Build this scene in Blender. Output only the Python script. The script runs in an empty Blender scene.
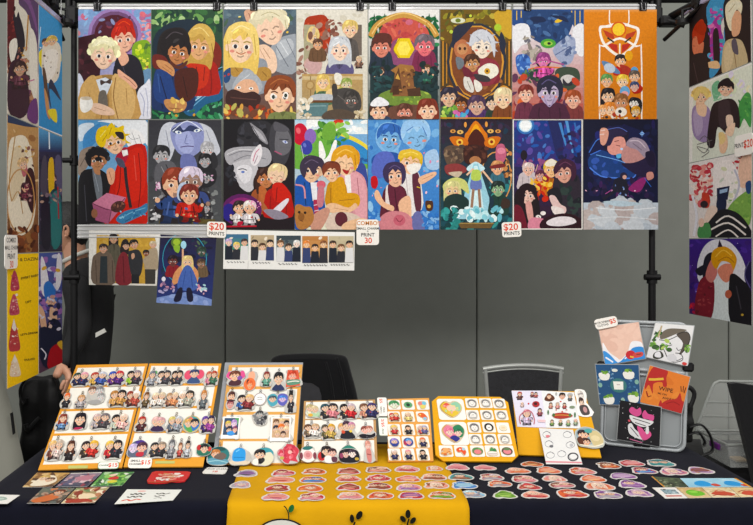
import bpy, math, random
from mathutils import Vector
from mathutils.geometry import tessellate_polygon

# ------------------------------------------------------------------ camera, world, lights, exposure
C = bpy.context.scene.collection
scn = bpy.context.scene
FPX, VX, VY, EYE = 800.0, 315.0, 242.0, 1.55
cd = bpy.data.cameras.new('camera'); cam = bpy.data.objects.new('camera', cd); C.objects.link(cam)
cam.location = (0, 0, EYE); cam.rotation_euler = (math.pi/2, 0, 0)
cd.sensor_width = 36; cd.lens = FPX/753*36
cd.shift_x = (376.5-VX)/753; cd.shift_y = -(262.5-VY)/753
cd.clip_start = 0.05; cd.clip_end = 60
scn.camera = cam
scn.view_settings.view_transform = 'Standard'; scn.view_settings.look = 'None'
scn.view_settings.gamma = 1; scn.view_settings.use_curve_mapping = False
scn.view_settings.exposure = 0.0
w = bpy.data.worlds.new('hall_air'); scn.world = w; w.use_nodes = True
w.node_tree.nodes['Background'].inputs[0].default_value = (1.0, 0.985, 0.96, 1)
w.node_tree.nodes['Background'].inputs[1].default_value = 0.66
def area(name, loc, target, sx, sy, power, col=(1, .97, .93)):
    l = bpy.data.lights.new(name, 'AREA'); l.shape = 'RECTANGLE'; l.size = sx; l.size_y = sy
    l.energy = power; l.color = col
    o = bpy.data.objects.new(name, l); C.objects.link(o); o.location = loc
    d = Vector(target)-Vector(loc); o.rotation_euler = d.to_track_quat('-Z', 'Y').to_euler()
    return o
area('hall_ceiling_light', (-1.2, -1.9, 4.7), (0, 3.4, 1.4), 5, 1.2, 245)
area('hall_ceiling_light', (2.6, -1.2, 4.8), (0.6, 3.4, 1.4), 4, 1.2, 140)
area('hall_ceiling_light', (0.0, 3.3, 5.6), (0, 3.2, 0), 6, 0.8, 35)

# ------------------------------------------------------------------ colour and materials
def lin(c):
    return c/12.92 if c <= 0.04045 else ((c+0.055)/1.055)**2.4
NAMES = {'sk': 'e6b795', 'sp': 'dcb79a', 'sd': 'a8714c', 'sg': 'c9a184', 'wh': 'ece8e2', 'bk': '17151a'}
def rgb(h):
    h = NAMES.get(h, h)
    if len(h) == 3: h = h[0]*2+h[1]*2+h[2]*2
    return tuple(lin(int(h[i:i+2], 16)/255) for i in (0, 2, 4))
MATS = {}
def mat(name, col, rough=.6, metal=0, noise=0, nscale=30, bump=0, bscale=200, trans=0, alpha=1, sheen=0, spec=.5, coat=0):
    if name in MATS: return MATS[name]
    m = bpy.data.materials.new(name); m.use_nodes = True; nt = m.node_tree; b = nt.nodes['Principled BSDF']
    c = rgb(col); b.inputs['Base Color'].default_value = (*c, 1)
    b.inputs['Roughness'].default_value = rough; b.inputs['Metallic'].default_value = metal
    b.inputs['Transmission Weight'].default_value = trans; b.inputs['Alpha'].default_value = alpha
    b.inputs['Sheen Weight'].default_value = sheen; b.inputs['Specular IOR Level'].default_value = spec
    b.inputs['Coat Weight'].default_value = coat
    tc = nt.nodes.new('ShaderNodeTexCoord')
    if noise:
        n = nt.nodes.new('ShaderNodeTexNoise'); n.inputs['Scale'].default_value = nscale; n.inputs['Detail'].default_value = 6
        nt.links.new(tc.outputs['Object'], n.inputs['Vector'])
        r = nt.nodes.new('ShaderNodeValToRGB'); r.color_ramp.elements[0].position = .3; r.color_ramp.elements[1].position = .7
        r.color_ramp.elements[0].color = (*[x*(1-noise) for x in c], 1); r.color_ramp.elements[1].color = (*[min(1, x*(1+noise)) for x in c], 1)
        nt.links.new(n.outputs['Fac'], r.inputs['Fac']); nt.links.new(r.outputs['Color'], b.inputs['Base Color'])
    if bump:
        n = nt.nodes.new('ShaderNodeTexNoise'); n.inputs['Scale'].default_value = bscale; n.inputs['Detail'].default_value = 4
        nt.links.new(tc.outputs['Object'], n.inputs['Vector'])
        p = nt.nodes.new('ShaderNodeBump'); p.inputs['Strength'].default_value = bump; p.inputs['Distance'].default_value = .01
        nt.links.new(n.outputs['Fac'], p.inputs['Height']); nt.links.new(p.outputs['Normal'], b.inputs['Normal'])
    MATS[name] = m
    return m
def printed(name, rough, grain, ink):
    m = bpy.data.materials.new(name); m.use_nodes = True; nt = m.node_tree; b = nt.nodes['Principled BSDF']
    a = nt.nodes.new('ShaderNodeVertexColor'); a.layer_name = 'ink'
    tc = nt.nodes.new('ShaderNodeTexCoord'); n = nt.nodes.new('ShaderNodeTexNoise')
    n.inputs['Scale'].default_value = 95; n.inputs['Detail'].default_value = 9; n.inputs['Roughness'].default_value = .62
    nt.links.new(tc.outputs['Object'], n.inputs['Vector'])
    mr = nt.nodes.new('ShaderNodeMapRange'); mr.inputs[1].default_value = .3; mr.inputs[2].default_value = .7
    mr.inputs[3].default_value = ink-grain; mr.inputs[4].default_value = ink+grain
    nt.links.new(n.outputs['Fac'], mr.inputs['Value'])
    v = nt.nodes.new('ShaderNodeVectorMath'); v.operation = 'SCALE'
    nt.links.new(a.outputs['Color'], v.inputs[0]); nt.links.new(mr.outputs[0], v.inputs['Scale'])
    hs = nt.nodes.new('ShaderNodeHueSaturation'); hs.inputs['Saturation'].default_value = 1.04 if ink < .9 else 1.0
    nt.links.new(v.outputs[0], hs.inputs['Color']); nt.links.new(hs.outputs[0], b.inputs['Base Color']); b.inputs['Roughness'].default_value = rough
    b.inputs['Specular IOR Level'].default_value = .15
    return m
M_PAINT = printed('printed_artwork', .6, .12, .80)
M_PRINT = printed('printed_card', .45, .03, .90)

# ------------------------------------------------------------------ objects
def link(o, parent=None):
    C.objects.link(o)
    if parent is not None:
        o.parent = parent
        o.location = Vector(o.location)-Vector(parent.location)
    return o
def tag(o, label, cat, group=None):
    o['label'] = label; o['category'] = cat
    if group: o['group'] = group
    return o
def empty(name, loc, label, cat, group=None):
    o = bpy.data.objects.new(name, None); C.objects.link(o); o.location = loc; o.empty_display_size = .05
    return tag(o, label, cat, group)
class MB:
    """collects world-space geometry, builds one mesh object"""
    def __init__(s): s.v = []; s.f = []; s.sm = []
    def add(s, vs, fs, smooth=False):
        k = len(s.v); s.v += [tuple(v) for v in vs]; s.f += [tuple(i+k for i in f) for f in fs]; s.sm += [smooth]*len(fs)
    def box(s, c, size, bev=0, ax=None):
        """box with chamfered edges; ax = (ux, uy, uz) axes"""
        U = [Vector(a) for a in (ax or ((1, 0, 0), (0, 1, 0), (0, 0, 1)))]
        c = Vector(c); h = [x/2 for x in size]; b = min([bev]+[x*.49 for x in h])
        if b <= 0:
            vs = [c+U[0]*(h[0]*i)+U[1]*(h[1]*j)+U[2]*(h[2]*k) for i in (-1, 1) for j in (-1, 1) for k in (-1, 1)]
            s.add(vs, [(0, 1, 3, 2), (4, 6, 7, 5), (0, 4, 5, 1), (2, 3, 7, 6), (0, 2, 6, 4), (1, 5, 7, 3)]); return
        idx = {}; vs = []
        for i in (-1, 1):
            for j in (-1, 1):
                for k in (-1, 1):
                    for a in range(3):
                        d = [i*(h[0]-b), j*(h[1]-b), k*(h[2]-b)]; sg = (i, j, k); d[a] = sg[a]*h[a]
                        idx[(i, j, k, a)] = len(vs); vs.append(c+U[0]*d[0]+U[1]*d[1]+U[2]*d[2])
        fs = []
        for a in range(3):
            o1, o2 = (a+1) % 3, (a+2) % 3
            for sg in (-1, 1):
                q = []
                for p, r in ((-1, -1), (1, -1), (1, 1), (-1, 1)):
                    t = [0, 0, 0]; t[a] = sg; t[o1] = p; t[o2] = r; q.append(idx[(*t, a)])
                fs.append(q if sg > 0 else q[::-1])
            for p in (-1, 1):
                for r in (-1, 1):
                    t0 = [0, 0, 0]; t0[a] = -1; t0[o1] = p; t0[o2] = r; t1 = list(t0); t1[a] = 1
                    q = [idx[(*t0, o1)], idx[(*t1, o1)], idx[(*t1, o2)], idx[(*t0, o2)]]
                    fs.append(q if p*r > 0 else q[::-1])
        for i in (-1, 1):
            for j in (-1, 1):
                for k in (-1, 1):
                    q = [idx[(i, j, k, a)] for a in range(3)]; fs.append(q if i*j*k > 0 else q[::-1])
        s.add(vs, fs)
    def tube(s, pts, r, n=12, cap=True, flat=1.0):
        pts = [Vector(p) for p in pts]; rs = r if isinstance(r, (list, tuple)) else [r]*len(pts)
        rings = []; up = None
        for i, p in enumerate(pts):
            d = (pts[min(i+1, len(pts)-1)]-pts[max(i-1, 0)]).normalized()
            if up is None: up = Vector((0, 0, 1)) if abs(d.z) < .9 else Vector((0, 1, 0))
            a = d.cross(up).normalized(); b = a.cross(d).normalized(); up = b
            rings.append([p+(a*math.cos(2*math.pi*k/n)+b*math.sin(2*math.pi*k/n)*flat)*rs[i] for k in range(n)])
        vs = [v for ring in rings for v in ring]; fs = []
        for i in range(len(pts)-1):
            for k in range(n): fs.append((i*n+k, i*n+(k+1) % n, (i+1)*n+(k+1) % n, (i+1)*n+k))
        s.add(vs, fs, True)
        if cap: s.add(rings[0], [tuple(range(n))[::-1]]); s.add(rings[-1], [tuple(range(n))])
    def prism(s, poly, off, smooth=False):
        """poly: world points, extruded by vector off"""
        n = len(poly); off = Vector(off); a = [Vector(p) for p in poly]; b = [p+off for p in a]
        s.add(a+b, [tuple(range(n))[::-1], tuple(range(n, 2*n))]); s.add(a+b, [(i, (i+1) % n, n+(i+1) % n, n+i) for i in range(n)], smooth)
    def ball(s, c, r, n=14, m=9, sc=(1, 1, 1)):
        c = Vector(c); vs = []; fs = []
        for i in range(m+1):
            t = math.pi*i/m
            for k in range(n):
                p = 2*math.pi*k/n; vs.append(c+Vector((sc[0]*math.sin(t)*math.cos(p), sc[1]*math.sin(t)*math.sin(p), sc[2]*math.cos(t)))*r)
        for i in range(m):
            for k in range(n): fs.append((i*n+k, (i+1)*n+k, (i+1)*n+(k+1) % n, i*n+(k+1) % n))
        s.add(vs, fs, True)
    def build(s, name, m, parent=None, origin=None, subsurf=0, bevel=0):
        if origin is None:
            if parent is not None: origin = Vector(parent.matrix_world.translation) if False else None
            xs = list(zip(*s.v)); origin = Vector([(min(x)+max(x))/2 for x in xs]) if parent is None else wloc(parent)
        origin = Vector(origin)
        me = bpy.data.meshes.new(name); me.from_pydata([tuple(Vector(v)-origin) for v in s.v], [], s.f); me.validate()
        for p, q in zip(me.polygons, s.sm): p.use_smooth = q
        me.materials.append(m); me.update()
        o = bpy.data.objects.new(name, me); C.objects.link(o)
        if parent is not None:
            o.parent = parent; o.location = origin-wloc(parent)
        else: o.location = origin
        if bevel:
            b = o.modifiers.new('bevel', 'BEVEL'); b.width = bevel; b.segments = 3; b.limit_method = 'ANGLE'
        if subsurf:
            b = o.modifiers.new('smooth', 'SUBSURF'); b.levels = b.render_levels = subsurf
        return o
def wloc(o):
    p = Vector(o.location)
    while o.parent is not None: o = o.parent; p += Vector(o.location)
    return p
def structure(o): o['kind'] = 'structure'; return o

# ------------------------------------------------------------------ where a thing seen in the photo stands (fixed at build time from known planes)
def ray(px, py): return Vector(((px-VX)/FPX, 1, -(py-VY)/FPX))
def on_plane(px, py, P, N):
    d = ray(px, py); e = Vector((0, 0, EYE)); N = Vector(N)
    return e+d*((Vector(P)-e).dot(N)/d.dot(N))
TOP = .75
def on_table(px, py, z=0): return on_plane(px, py, (0, 0, TOP+z), (0, 0, 1))

# ------------------------------------------------------------------ printed art: coloured ink shapes on a sheet
def homog(q):
    """maps the quad q (TL, TR, BR, BL) to the unit square (s right, t down)"""
    (x0, y0), (x1, y1), (x2, y2), (x3, y3) = q
    dx1, dx2, dx3 = x1-x2, x3-x2, x0-x1+x2-x3; dy1, dy2, dy3 = y1-y2, y3-y2, y0-y1+y2-y3
    den = dx1*dy2-dx2*dy1
    g = (dx3*dy2-dx2*dy3)/den; h = (dx1*dy3-dx3*dy1)/den
    a, b, c = x1-x0+g*x1, x3-x0+h*x3, x0; d, e, f = y1-y0+g*y1, y3-y0+h*y3, y0
    A = e-f*h; B = c*h-b; Cc = b*f-c*e; D = f*g-d; E = a-c*g; F = c*d-a*f; G = d*h-e*g; H = b*g-a*h; I = a*e-b*d
    def m(x, y):
        w_ = G*x+H*y+I
        return ((A*x+B*y+Cc)/w_, (D*x+E*y+F)/w_)
    return m
def catmull(pts, n=5, closed=True):
    out = []; k = len(pts)
    rng = range(k) if closed else range(k-1)
    for i in rng:
        p = [pts[(i+j) % k] if closed else pts[max(0, min(k-1, i+j))] for j in (-1, 0, 1, 2)]
        for t in range(n):
            t /= n
            out.append(tuple(.5*((2*p[1][a])+(-p[0][a]+p[2][a])*t+(2*p[0][a]-5*p[1][a]+4*p[2][a]-p[3][a])*t*t+(-p[0][a]+3*p[1][a]-3*p[2][a]+p[3][a])*t**3) for a in (0, 1)))
    if not closed: out.append(pts[-1])
    return out
def clip01(poly):
    for ax, lim, sg in ((0, 0, 1), (0, 1, -1), (1, 0, 1), (1, 1, -1)):
        out = []
        for i, p in enumerate(poly):
            q = poly[(i+1) % len(poly)]; a = (p[ax]-lim)*sg; b = (q[ax]-lim)*sg
            if a >= 0: out.append(p)
            if a*b < 0:
                t = a/(a-b); out.append((p[0]+(q[0]-p[0])*t, p[1]+(q[1]-p[1])*t))
        poly = out
        if len(poly) < 3: return []
    return poly
_fc = {}
def glyphs(text, bold=0.0):
    key = (text, bold)
    if key in _fc: return _fc[key]
    cu = bpy.data.curves.new('lettering', 'FONT'); cu.body = text; cu.size = 1; cu.align_x = 'CENTER'; cu.align_y = 'CENTER'
    cu.offset = bold; cu.resolution_u = 3; cu.fill_mode = 'FRONT'
    o = bpy.data.objects.new('lettering', cu); C.objects.link(o)
    bpy.context.view_layer.update()
    me = bpy.data.meshes.new_from_object(o)
    r = ([(v.co.x, v.co.y) for v in me.vertices], [tuple(p.vertices) for p in me.polygons])
    bpy.data.objects.remove(o); bpy.data.curves.remove(cu); bpy.data.meshes.remove(me)
    _fc[key] = r
    return r
class Art:
    def __init__(s, quad=None, clip=True):
        """quad: the sheet's four corners in the drawing's own units"""
        s.m = homog(quad) if quad else (lambda x, y: (x, y)); s.clip = clip
        s.sh = []; s.lay = 0; s.pts = []
    def poly(s, pts, col, col2=None):
        st = [s.m(*p) for p in pts]; s.pts += st
        if s.clip: st = clip01(st)
        if len(st) >= 3: s.sh.append((st, s.lay, rgb(col) if isinstance(col, str) else col, col2)); s.lay += 1
    def ell(s, x, y, rx, ry, rot, col, n=18):
        a = math.radians(rot); c, d = math.cos(a), math.sin(a)
        s.poly([(x+rx*math.cos(t)*c-ry*math.sin(t)*d, y+rx*math.cos(t)*d+ry*math.sin(t)*c) for t in [2*math.pi*k/n for k in range(n)]], col)
    def line(s, pts, w_, col, smooth=True):
        if smooth and len(pts) > 2: pts = catmull(pts, 4, False)
        L = []; R = []
        for i, p in enumerate(pts):
            a = pts[max(0, i-1)]; b = pts[min(len(pts)-1, i+1)]; dx, dy = b[0]-a[0], b[1]-a[1]; l = math.hypot(dx, dy) or 1
            L.append((p[0]-dy/l*w_/2, p[1]+dx/l*w_/2)); R.append((p[0]+dy/l*w_/2, p[1]-dx/l*w_/2))
        lay = s.lay
        for i in range(len(pts)-1):
            s.lay = lay; s.poly([L[i], L[i+1], R[i+1], R[i]], col)
        s.lay = lay+1
    def grad(s, box, c1, c2, n=14):
        x0, y0, x1, y1 = box; a, b = rgb(c1), rgb(c2); lay = s.lay
        for i in range(n):
            t = i/(n-1); s.lay = lay
            s.poly([(x0, y0+(y1-y0)*i/n), (x1, y0+(y1-y0)*i/n), (x1, y0+(y1-y0)*(i+1)/n), (x0, y0+(y1-y0)*(i+1)/n)], tuple(a[k]+(b[k]-a[k])*t for k in range(3)))
        s.lay = lay+1
    def noise(s, n, box, s0, s1, seed, cols, asp=.55):
        r = random.Random(seed); x0, y0, x1, y1 = box; base = s.lay
        for i in range(n):
            s.lay = base+i; q = r.uniform(s0, s1)
            s.ell(r.uniform(x0, x1), r.uniform(y0, y1), q, q*r.uniform(asp*.6, asp*1.5), r.uniform(0, 180), r.choice(cols), 9)
        s.lay = base+n
    def text(s, x, y, size, col, body, rot=0, bold=.012, sx=1):
        vs, fs = glyphs(body, bold); a = math.radians(rot); c, d = math.cos(a), math.sin(a); lay = s.lay
        for f in fs:
            s.lay = lay; s.poly([(x+(vs[i][0]*sx*c+vs[i][1]*d)*size, y+(vs[i][0]*sx*d-vs[i][1]*c)*size) for i in f], col)
        s.lay = lay+1
    def head(s, x, y, r, skin, hair, style='s', tilt=0):
        a = math.radians(tilt); c, d = math.cos(a), math.sin(a)
        T = lambda px, py: (x+(px*c-py*d)*r, y+(px*d+py*c)*r)
        P = lambda pts, col, sm=True: s.poly([T(*p) for p in (catmull(pts, 3) if sm else pts)], col)
        E = lambda ex, ey, rx, ry, col, rot=0, n=14: s.ell(*T(ex, ey), rx*r, ry*r, tilt+rot, col, n)
        dk = tuple(v*.45 for v in rgb(skin)); hd = tuple(v*.5 for v in rgb(hair)); hl = tuple(min(1, v*1.5+.02) for v in rgb(hair))
        if 'l' in style: P([(-1, -.6), (-.6, -1.15), (.6, -1.15), (1, -.6), (1.15, .5), (1.05, 1.7), (.6, 1.4), (-.6, 1.4), (-1.05, 1.7), (-1.15, .5)], hair)
        E(0, -.2, 1.05, 1.0, hair, n=20)
        if 'c' in style:
            for k in range(9):
                t = math.pi*(1.0+k/8); E(1.0*math.cos(t), -.15+.95*math.sin(t), .3, .3, hair if k % 2 else hl, n=10)
        if 'k' in style:
            for k in range(7):
                t = math.pi*(.95+1.1*k/6); q = t+.22; P([(.8*math.cos(t-.25), -.1+.8*math.sin(t-.25)), (1.5*math.cos(q), -.1+1.4*math.sin(q)), (.8*math.cos(t+.3), -.1+.8*math.sin(t+.3))], hair, False)
        E(-.8, .2, .16, .24, skin); E(.8, .2, .16, .24, skin)
        P([(-.78, -.3), (-.5, -.8), (.5, -.8), (.78, -.3), (.74, .4), (.4, .9), (0, 1.08), (-.4, .9), (-.74, .4)], skin)
        P([(.35, .95), (.7, .5), (.78, -.2), (.6, -.2), (.55, .3)], tuple(v*.8 for v in rgb(skin)))
        if 'm' in style: P([(-.74, .3), (-.45, .45), (0, .4), (.45, .45), (.74, .3), (.5, 1.0), (0, 1.3), (-.5, 1.0)], hair)
        P([(-.9, .05), (-1.02, -.5), (-.6, -1.1), (.1, -1.2), (.75, -1.0), (1.02, -.5), (.88, .1), (.68, -.35), (.4, -.5), (.1, -.25), (-.1, -.55), (-.45, -.25), (-.65, -.35)], hair)
        if r > 5:
            P([(-.5, -1.0), (-.1, -1.08), (-.3, -.75), (-.6, -.6)], hl); s.line([T(.2, -1.1), T(.35, -.8), T(.3, -.5)], .06*r, hd)
            s.line([T(.6, -.95), T(.72, -.6), T(.7, -.3)], .05*r, hd)
        if 'z' in style:
            s.line([T(-.55, .15), T(-.35, .05), T(-.15, .15)], .09*r, dk); s.line([T(.15, .15), T(.35, .05), T(.55, .15)], .09*r, dk)
        else:
            for sx in (-1, 1):
                if r > 7: E(sx*.35, .12, .19, .14, 'f4f0ea')
                E(sx*.34, .13, .11, .13, '332a30'); s.line([T(sx*.58, -.13), T(sx*.35, -.2), T(sx*.14, -.12)], .08*r, hd)
        if r > 5: s.line([T(.02, .2), T(.1, .45), T(-.02, .48)], .05*r, dk); E(-.52, .42, .15, .09, 'e09080'); E(.52, .42, .15, .09, 'e09080')
        if 'm' not in style: s.line([T(-.2, .66), T(0, .74), T(.22, .64)], .08*r, dk)
    def body(s, x, y, w_, h, col, col2=None):
        c2 = col2 or tuple(v*.6 for v in rgb(col)); q = w_/2
        s.poly(catmull([(x-q*.25, y), (x+q*.25, y), (x+q*.8, y+h*.12), (x+q, y+h*.4), (x+q*1.02, y+h), (x-q*1.02, y+h), (x-q, y+h*.4), (x-q*.8, y+h*.12)], 3), col)
        s.poly([(x-q*.22, y), (x+q*.22, y), (x, y+h*.4)], c2)
        s.line([(x-q*.55, y+h*.3), (x-q*.6, y+h*.7), (x-q*.5, y+h)], q*.08, c2); s.line([(x+q*.55, y+h*.3), (x+q*.6, y+h*.7), (x+q*.55, y+h)], q*.08, c2)
        s.line([(x, y+h*.4), (x+q*.05, y+h)], q*.05, c2)
    def chibi(s, x, y, h, hair, cloth, skin='sp', style='s', tilt=0, leg=None):
        """small full figure, h tall, centred at x, y"""
        r = h*.25; a = math.radians(tilt); c, d = math.cos(a), math.sin(a)
        T = lambda px, py: (x+(px*c-py*d)*h, y+(px*d+py*c)*h)
        cl = rgb(cloth); dk = tuple(v*.3 for v in cl); li = tuple(min(1, v*1.7+.03) for v in cl); ol = '241e22'
        leg = leg or tuple(v*.4+.004 for v in cl); rnd = random.Random(int(x*31+y*17)+len(hair)); k = rnd.choice((-1, 1))
        s.ell(*T(0, -.23), r*1.17, r*1.12, tilt, ol, 16)
        s.poly(catmull([T(-.13, -.04), T(.13, -.04), T(.40, .04), T(.38, .24), T(.27, .30), T(.30, .52), T(.03, .50), T(-.30, .53), T(-.27, .32), T(-.40, .28), T(-.36, .12)], 2), ol)
        s.line([T(-.1, .2), T(-.13-.04*k, .48)], h*.15, leg, False); s.line([T(.1, .2), T(.16-.04*k, .48)], h*.15, leg, False)
        s.ell(*T(-.16-.04*k, .49), h*.1, h*.04, tilt, dk, 8); s.ell(*T(.19-.04*k, .49), h*.1, h*.04, tilt, dk, 8)
        s.poly([T(-.16, -.01), T(.16, -.01), T(.25, .36), T(0, .40), T(-.25, .34)], cloth)
        s.line([T(-.15, .06), T(-.27, .12+.06*k), T(-.33, .2-.1*k)], h*.13, cloth); s.line([T(.15, .06), T(.27, .14-.06*k), T(.34, .14+.08*k)], h*.13, cloth)
        s.ell(*T(-.34, .2-.13*k), h*.05, h*.05, 0, skin, 8); s.ell(*T(.36, .15+.1*k), h*.05, h*.05, 0, skin, 8)
        s.poly([T(-.05, 0), T(.05, 0), T(.03, .36), T(-.04, .36)], li); s.line([T(-.2, .24), T(.2, .24)], h*.035, dk, False)
        s.line([T(.11, .08), T(.16, .34)], h*.04, dk, False); s.line([T(-.12, .1), T(-.17, .34)], h*.03, li, False)
        s.ell(*T(.08*k, .15), h*.05, h*.035, 20, rnd.choice(('c8a048', 'b83c3c', '4c6ca8', 'd8d4cc')), 8)
        s.head(*T(0, -.23), r, skin, hair, style, tilt)
    def run(s, src):
        g = None
        for cmd in src.replace('\n', ';').split(';'):
            t = cmd.split()
            if not t: continue
            k = t[0]; t = t[1:]
            if k == 'R': box = list(map(float, t)); s.m = homog([(box[0], box[1]), (box[2], box[1]), (box[2], box[3]), (box[0], box[3])]); s.box = box
            elif k == 'Q': b = list(map(float, t)); s.m = homog([(b[0], b[1]), (b[2], b[3]), (b[4], b[5]), (b[6], b[7])]); xs = b[0::2]; ys = b[1::2]; s.box = [min(xs), min(ys), max(xs), max(ys)]
            elif k == 'G': s.grad(s.box, t[0], t[1])
            elif k == 'g': s.grad(list(map(float, t[:4])), t[4], t[5])
            elif k == 'E': s.ell(*map(float, t[:5]), t[5])
            elif k == 'O': x, y, rx, ry, wd = map(float, t[:5]); s.line([(x+rx*math.cos(u*math.pi/12), y+ry*math.sin(u*math.pi/12)) for u in range(25)], wd, t[5], False)
            elif k == 'P': v = list(map(float, t[1:])); s.poly(list(zip(v[::2], v[1::2])), t[0])
            elif k == 'S': v = list(map(float, t[1:])); s.poly(catmull(list(zip(v[::2], v[1::2])), 4), t[0])
            elif k == 'L': v = list(map(float, t[2:])); s.line(list(zip(v[::2], v[1::2])), float(t[1]), t[0])
            elif k == 'N': s.noise(int(t[0]), list(map(float, t[1:5])), float(t[5]), float(t[6]), int(t[7]), t[8].split(','))
            elif k == 'H': s.head(float(t[0]), float(t[1]), float(t[2]), t[3], t[4], t[5] if len(t) > 5 else 's', float(t[6]) if len(t) > 6 else 0)
            elif k == 'B': s.body(*map(float, t[:4]), t[4])
            elif k == 'C': s.chibi(float(t[0]), float(t[1]), float(t[2]), t[3], t[4], t[5] if len(t) > 5 else 'sp', t[6] if len(t) > 6 else 's', float(t[7]) if len(t) > 7 else 0)
            elif k == 'T': s.text(float(t[0]), float(t[1]), float(t[2]), t[3], ' '.join(t[5:]), float(t[4]))
            else: raise ValueError(cmd)
        return s
    def build(s, name, corners, thick=.0006, base='f2eee8', m=None, parent=None, outline=None, step=9e-6, mirror=False):
        """corners: TL, TR, BR, BL in the world; ink lies on the side the front normal faces"""
        TL, TR, BR, BL = [Vector(c) for c in corners]
        N = (TR-TL).cross(TL-BL).normalized()
        at = lambda st, o: (TL*(1-st[0])+TR*st[0])*(1-st[1])+(BL*(1-st[0])+BR*st[0])*st[1]+N*o
        org = wloc(parent) if parent is not None else at((.5, .5), 0)
        vs = []; fs = []; cols = []
        ol = outline or [(0, 0), (1, 0), (1, 1), (0, 1)]
        n = len(ol); bc = rgb(base)
        vs += [at(p, -thick) for p in ol]+[at(p, 0) for p in ol]
        fs.append(tuple(range(n))); cols.append(bc); fs.append(tuple(range(n, 2*n))[::-1]); cols.append(bc)
        for i in range(n): j = (i+1) % n; fs.append((i, n+i, n+j, j)); cols.append(bc)
        for st, lay, c, _ in s.sh:
            k = len(vs); o = (lay+1)*step
            vs += [at(p, o) for p in st]
            ar = sum(st[i][0]*st[(i+1) % len(st)][1]-st[(i+1) % len(st)][0]*st[i][1] for i in range(len(st)))
            if len(st) <= 4: tri = [tuple(range(len(st)))]
            else: tri = tessellate_polygon([[Vector((p[0], p[1], 0)) for p in st]])
            for t in tri:
                a2 = sum(st[t[i]][0]*st[t[(i+1) % len(t)]][1]-st[t[(i+1) % len(t)]][0]*st[t[i]][1] for i in range(len(t)))
                t = tuple(t) if a2 < 0 else tuple(t)[::-1]
                fs.append(tuple(k+i for i in t)); cols.append(c)
        me = bpy.data.meshes.new(name); me.from_pydata([tuple(v-org) for v in vs], [], fs)
        ca = me.color_attributes.new('ink', 'FLOAT_COLOR', 'CORNER'); buf = []
        for p, c in zip(me.polygons, cols): buf += [c[0], c[1], c[2], 1.0]*len(p.vertices)
        ca.data.foreach_set('color', buf)
        me.materials.append(m or M_PRINT); me.update()
        o = bpy.data.objects.new(name, me); C.objects.link(o)
        if parent is not None: o.parent = parent; o.location = org-wloc(parent)
        else: o.location = org
        return o
def blob(pts, margin, n=30, soft=1, aspect=1.0):
    """loose outline round a set of points (a die-cut edge)"""
    cx = sum(p[0] for p in pts)/len(pts); cy = sum(p[1] for p in pts)/len(pts); rr = []
    for k in range(n):
        t = 2*math.pi*k/n; best = .08
        for x, y in pts:
            dx, dy = (x-cx)*aspect, y-cy; r = math.hypot(dx, dy)
            if r < 1e-6: continue
            da = abs((math.atan2(dy, dx)-t+math.pi) % (2*math.pi)-math.pi)
            if da < 1.2*math.pi/n*2: best = max(best, r*math.cos(da))
        rr.append(best+margin)
    for _ in range(soft): rr = [max(rr[k], (rr[k-1]+rr[(k+1) % n]+rr[k]*2)/4) for k in range(n)]
    return [(cx+rr[k]*math.cos(2*math.pi*k/n)/aspect, cy+rr[k]*math.sin(2*math.pi*k/n)) for k in range(n)]
def rrect(w_, h, r, n=5):
    """rounded rectangle as unit-square coordinates, w x h real size"""
    out = []
    for cx, cy, a0 in ((w_-r, r, -90), (w_-r, h-r, 0), (r, h-r, 90), (r, r, 180)):
        for k in range(n+1):
            a = math.radians(a0+90*k/n); out.append(((cx+r*math.cos(a))/w_, (cy+r*math.sin(a))/h))
    return out

# ------------------------------------------------------------------ the hall: partition wall and floor
PW = 252/FPX*4.8; x0 = (225-VX)/FPX*4.8; WY = 4.8
m_wall = mat('grey_partition_fabric', '757872', rough=.9, noise=.035, nscale=9, bump=.08, bscale=500)
m_gap = mat('dark_seam', '35332f', rough=.9)
for k in range(-4, 6):
    b = MB(); b.box((x0+PW*(k+.5), WY+.03, 1.75), (PW-.006, .06, 3.5), .006)
    structure(b.build('wall_back', m_wall))
b = MB(); b.box((x0+PW, WY+.075, 1.75), (PW*10, .02, 3.5)); structure(b.build('trim_1', m_gap))
b = MB(); b.box((0, 2.4, -.05), (16, 12, .1)); structure(b.build('floor', mat('grey_hall_floor', '6a675f', rough=.7, noise=.12, nscale=14)))

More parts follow.
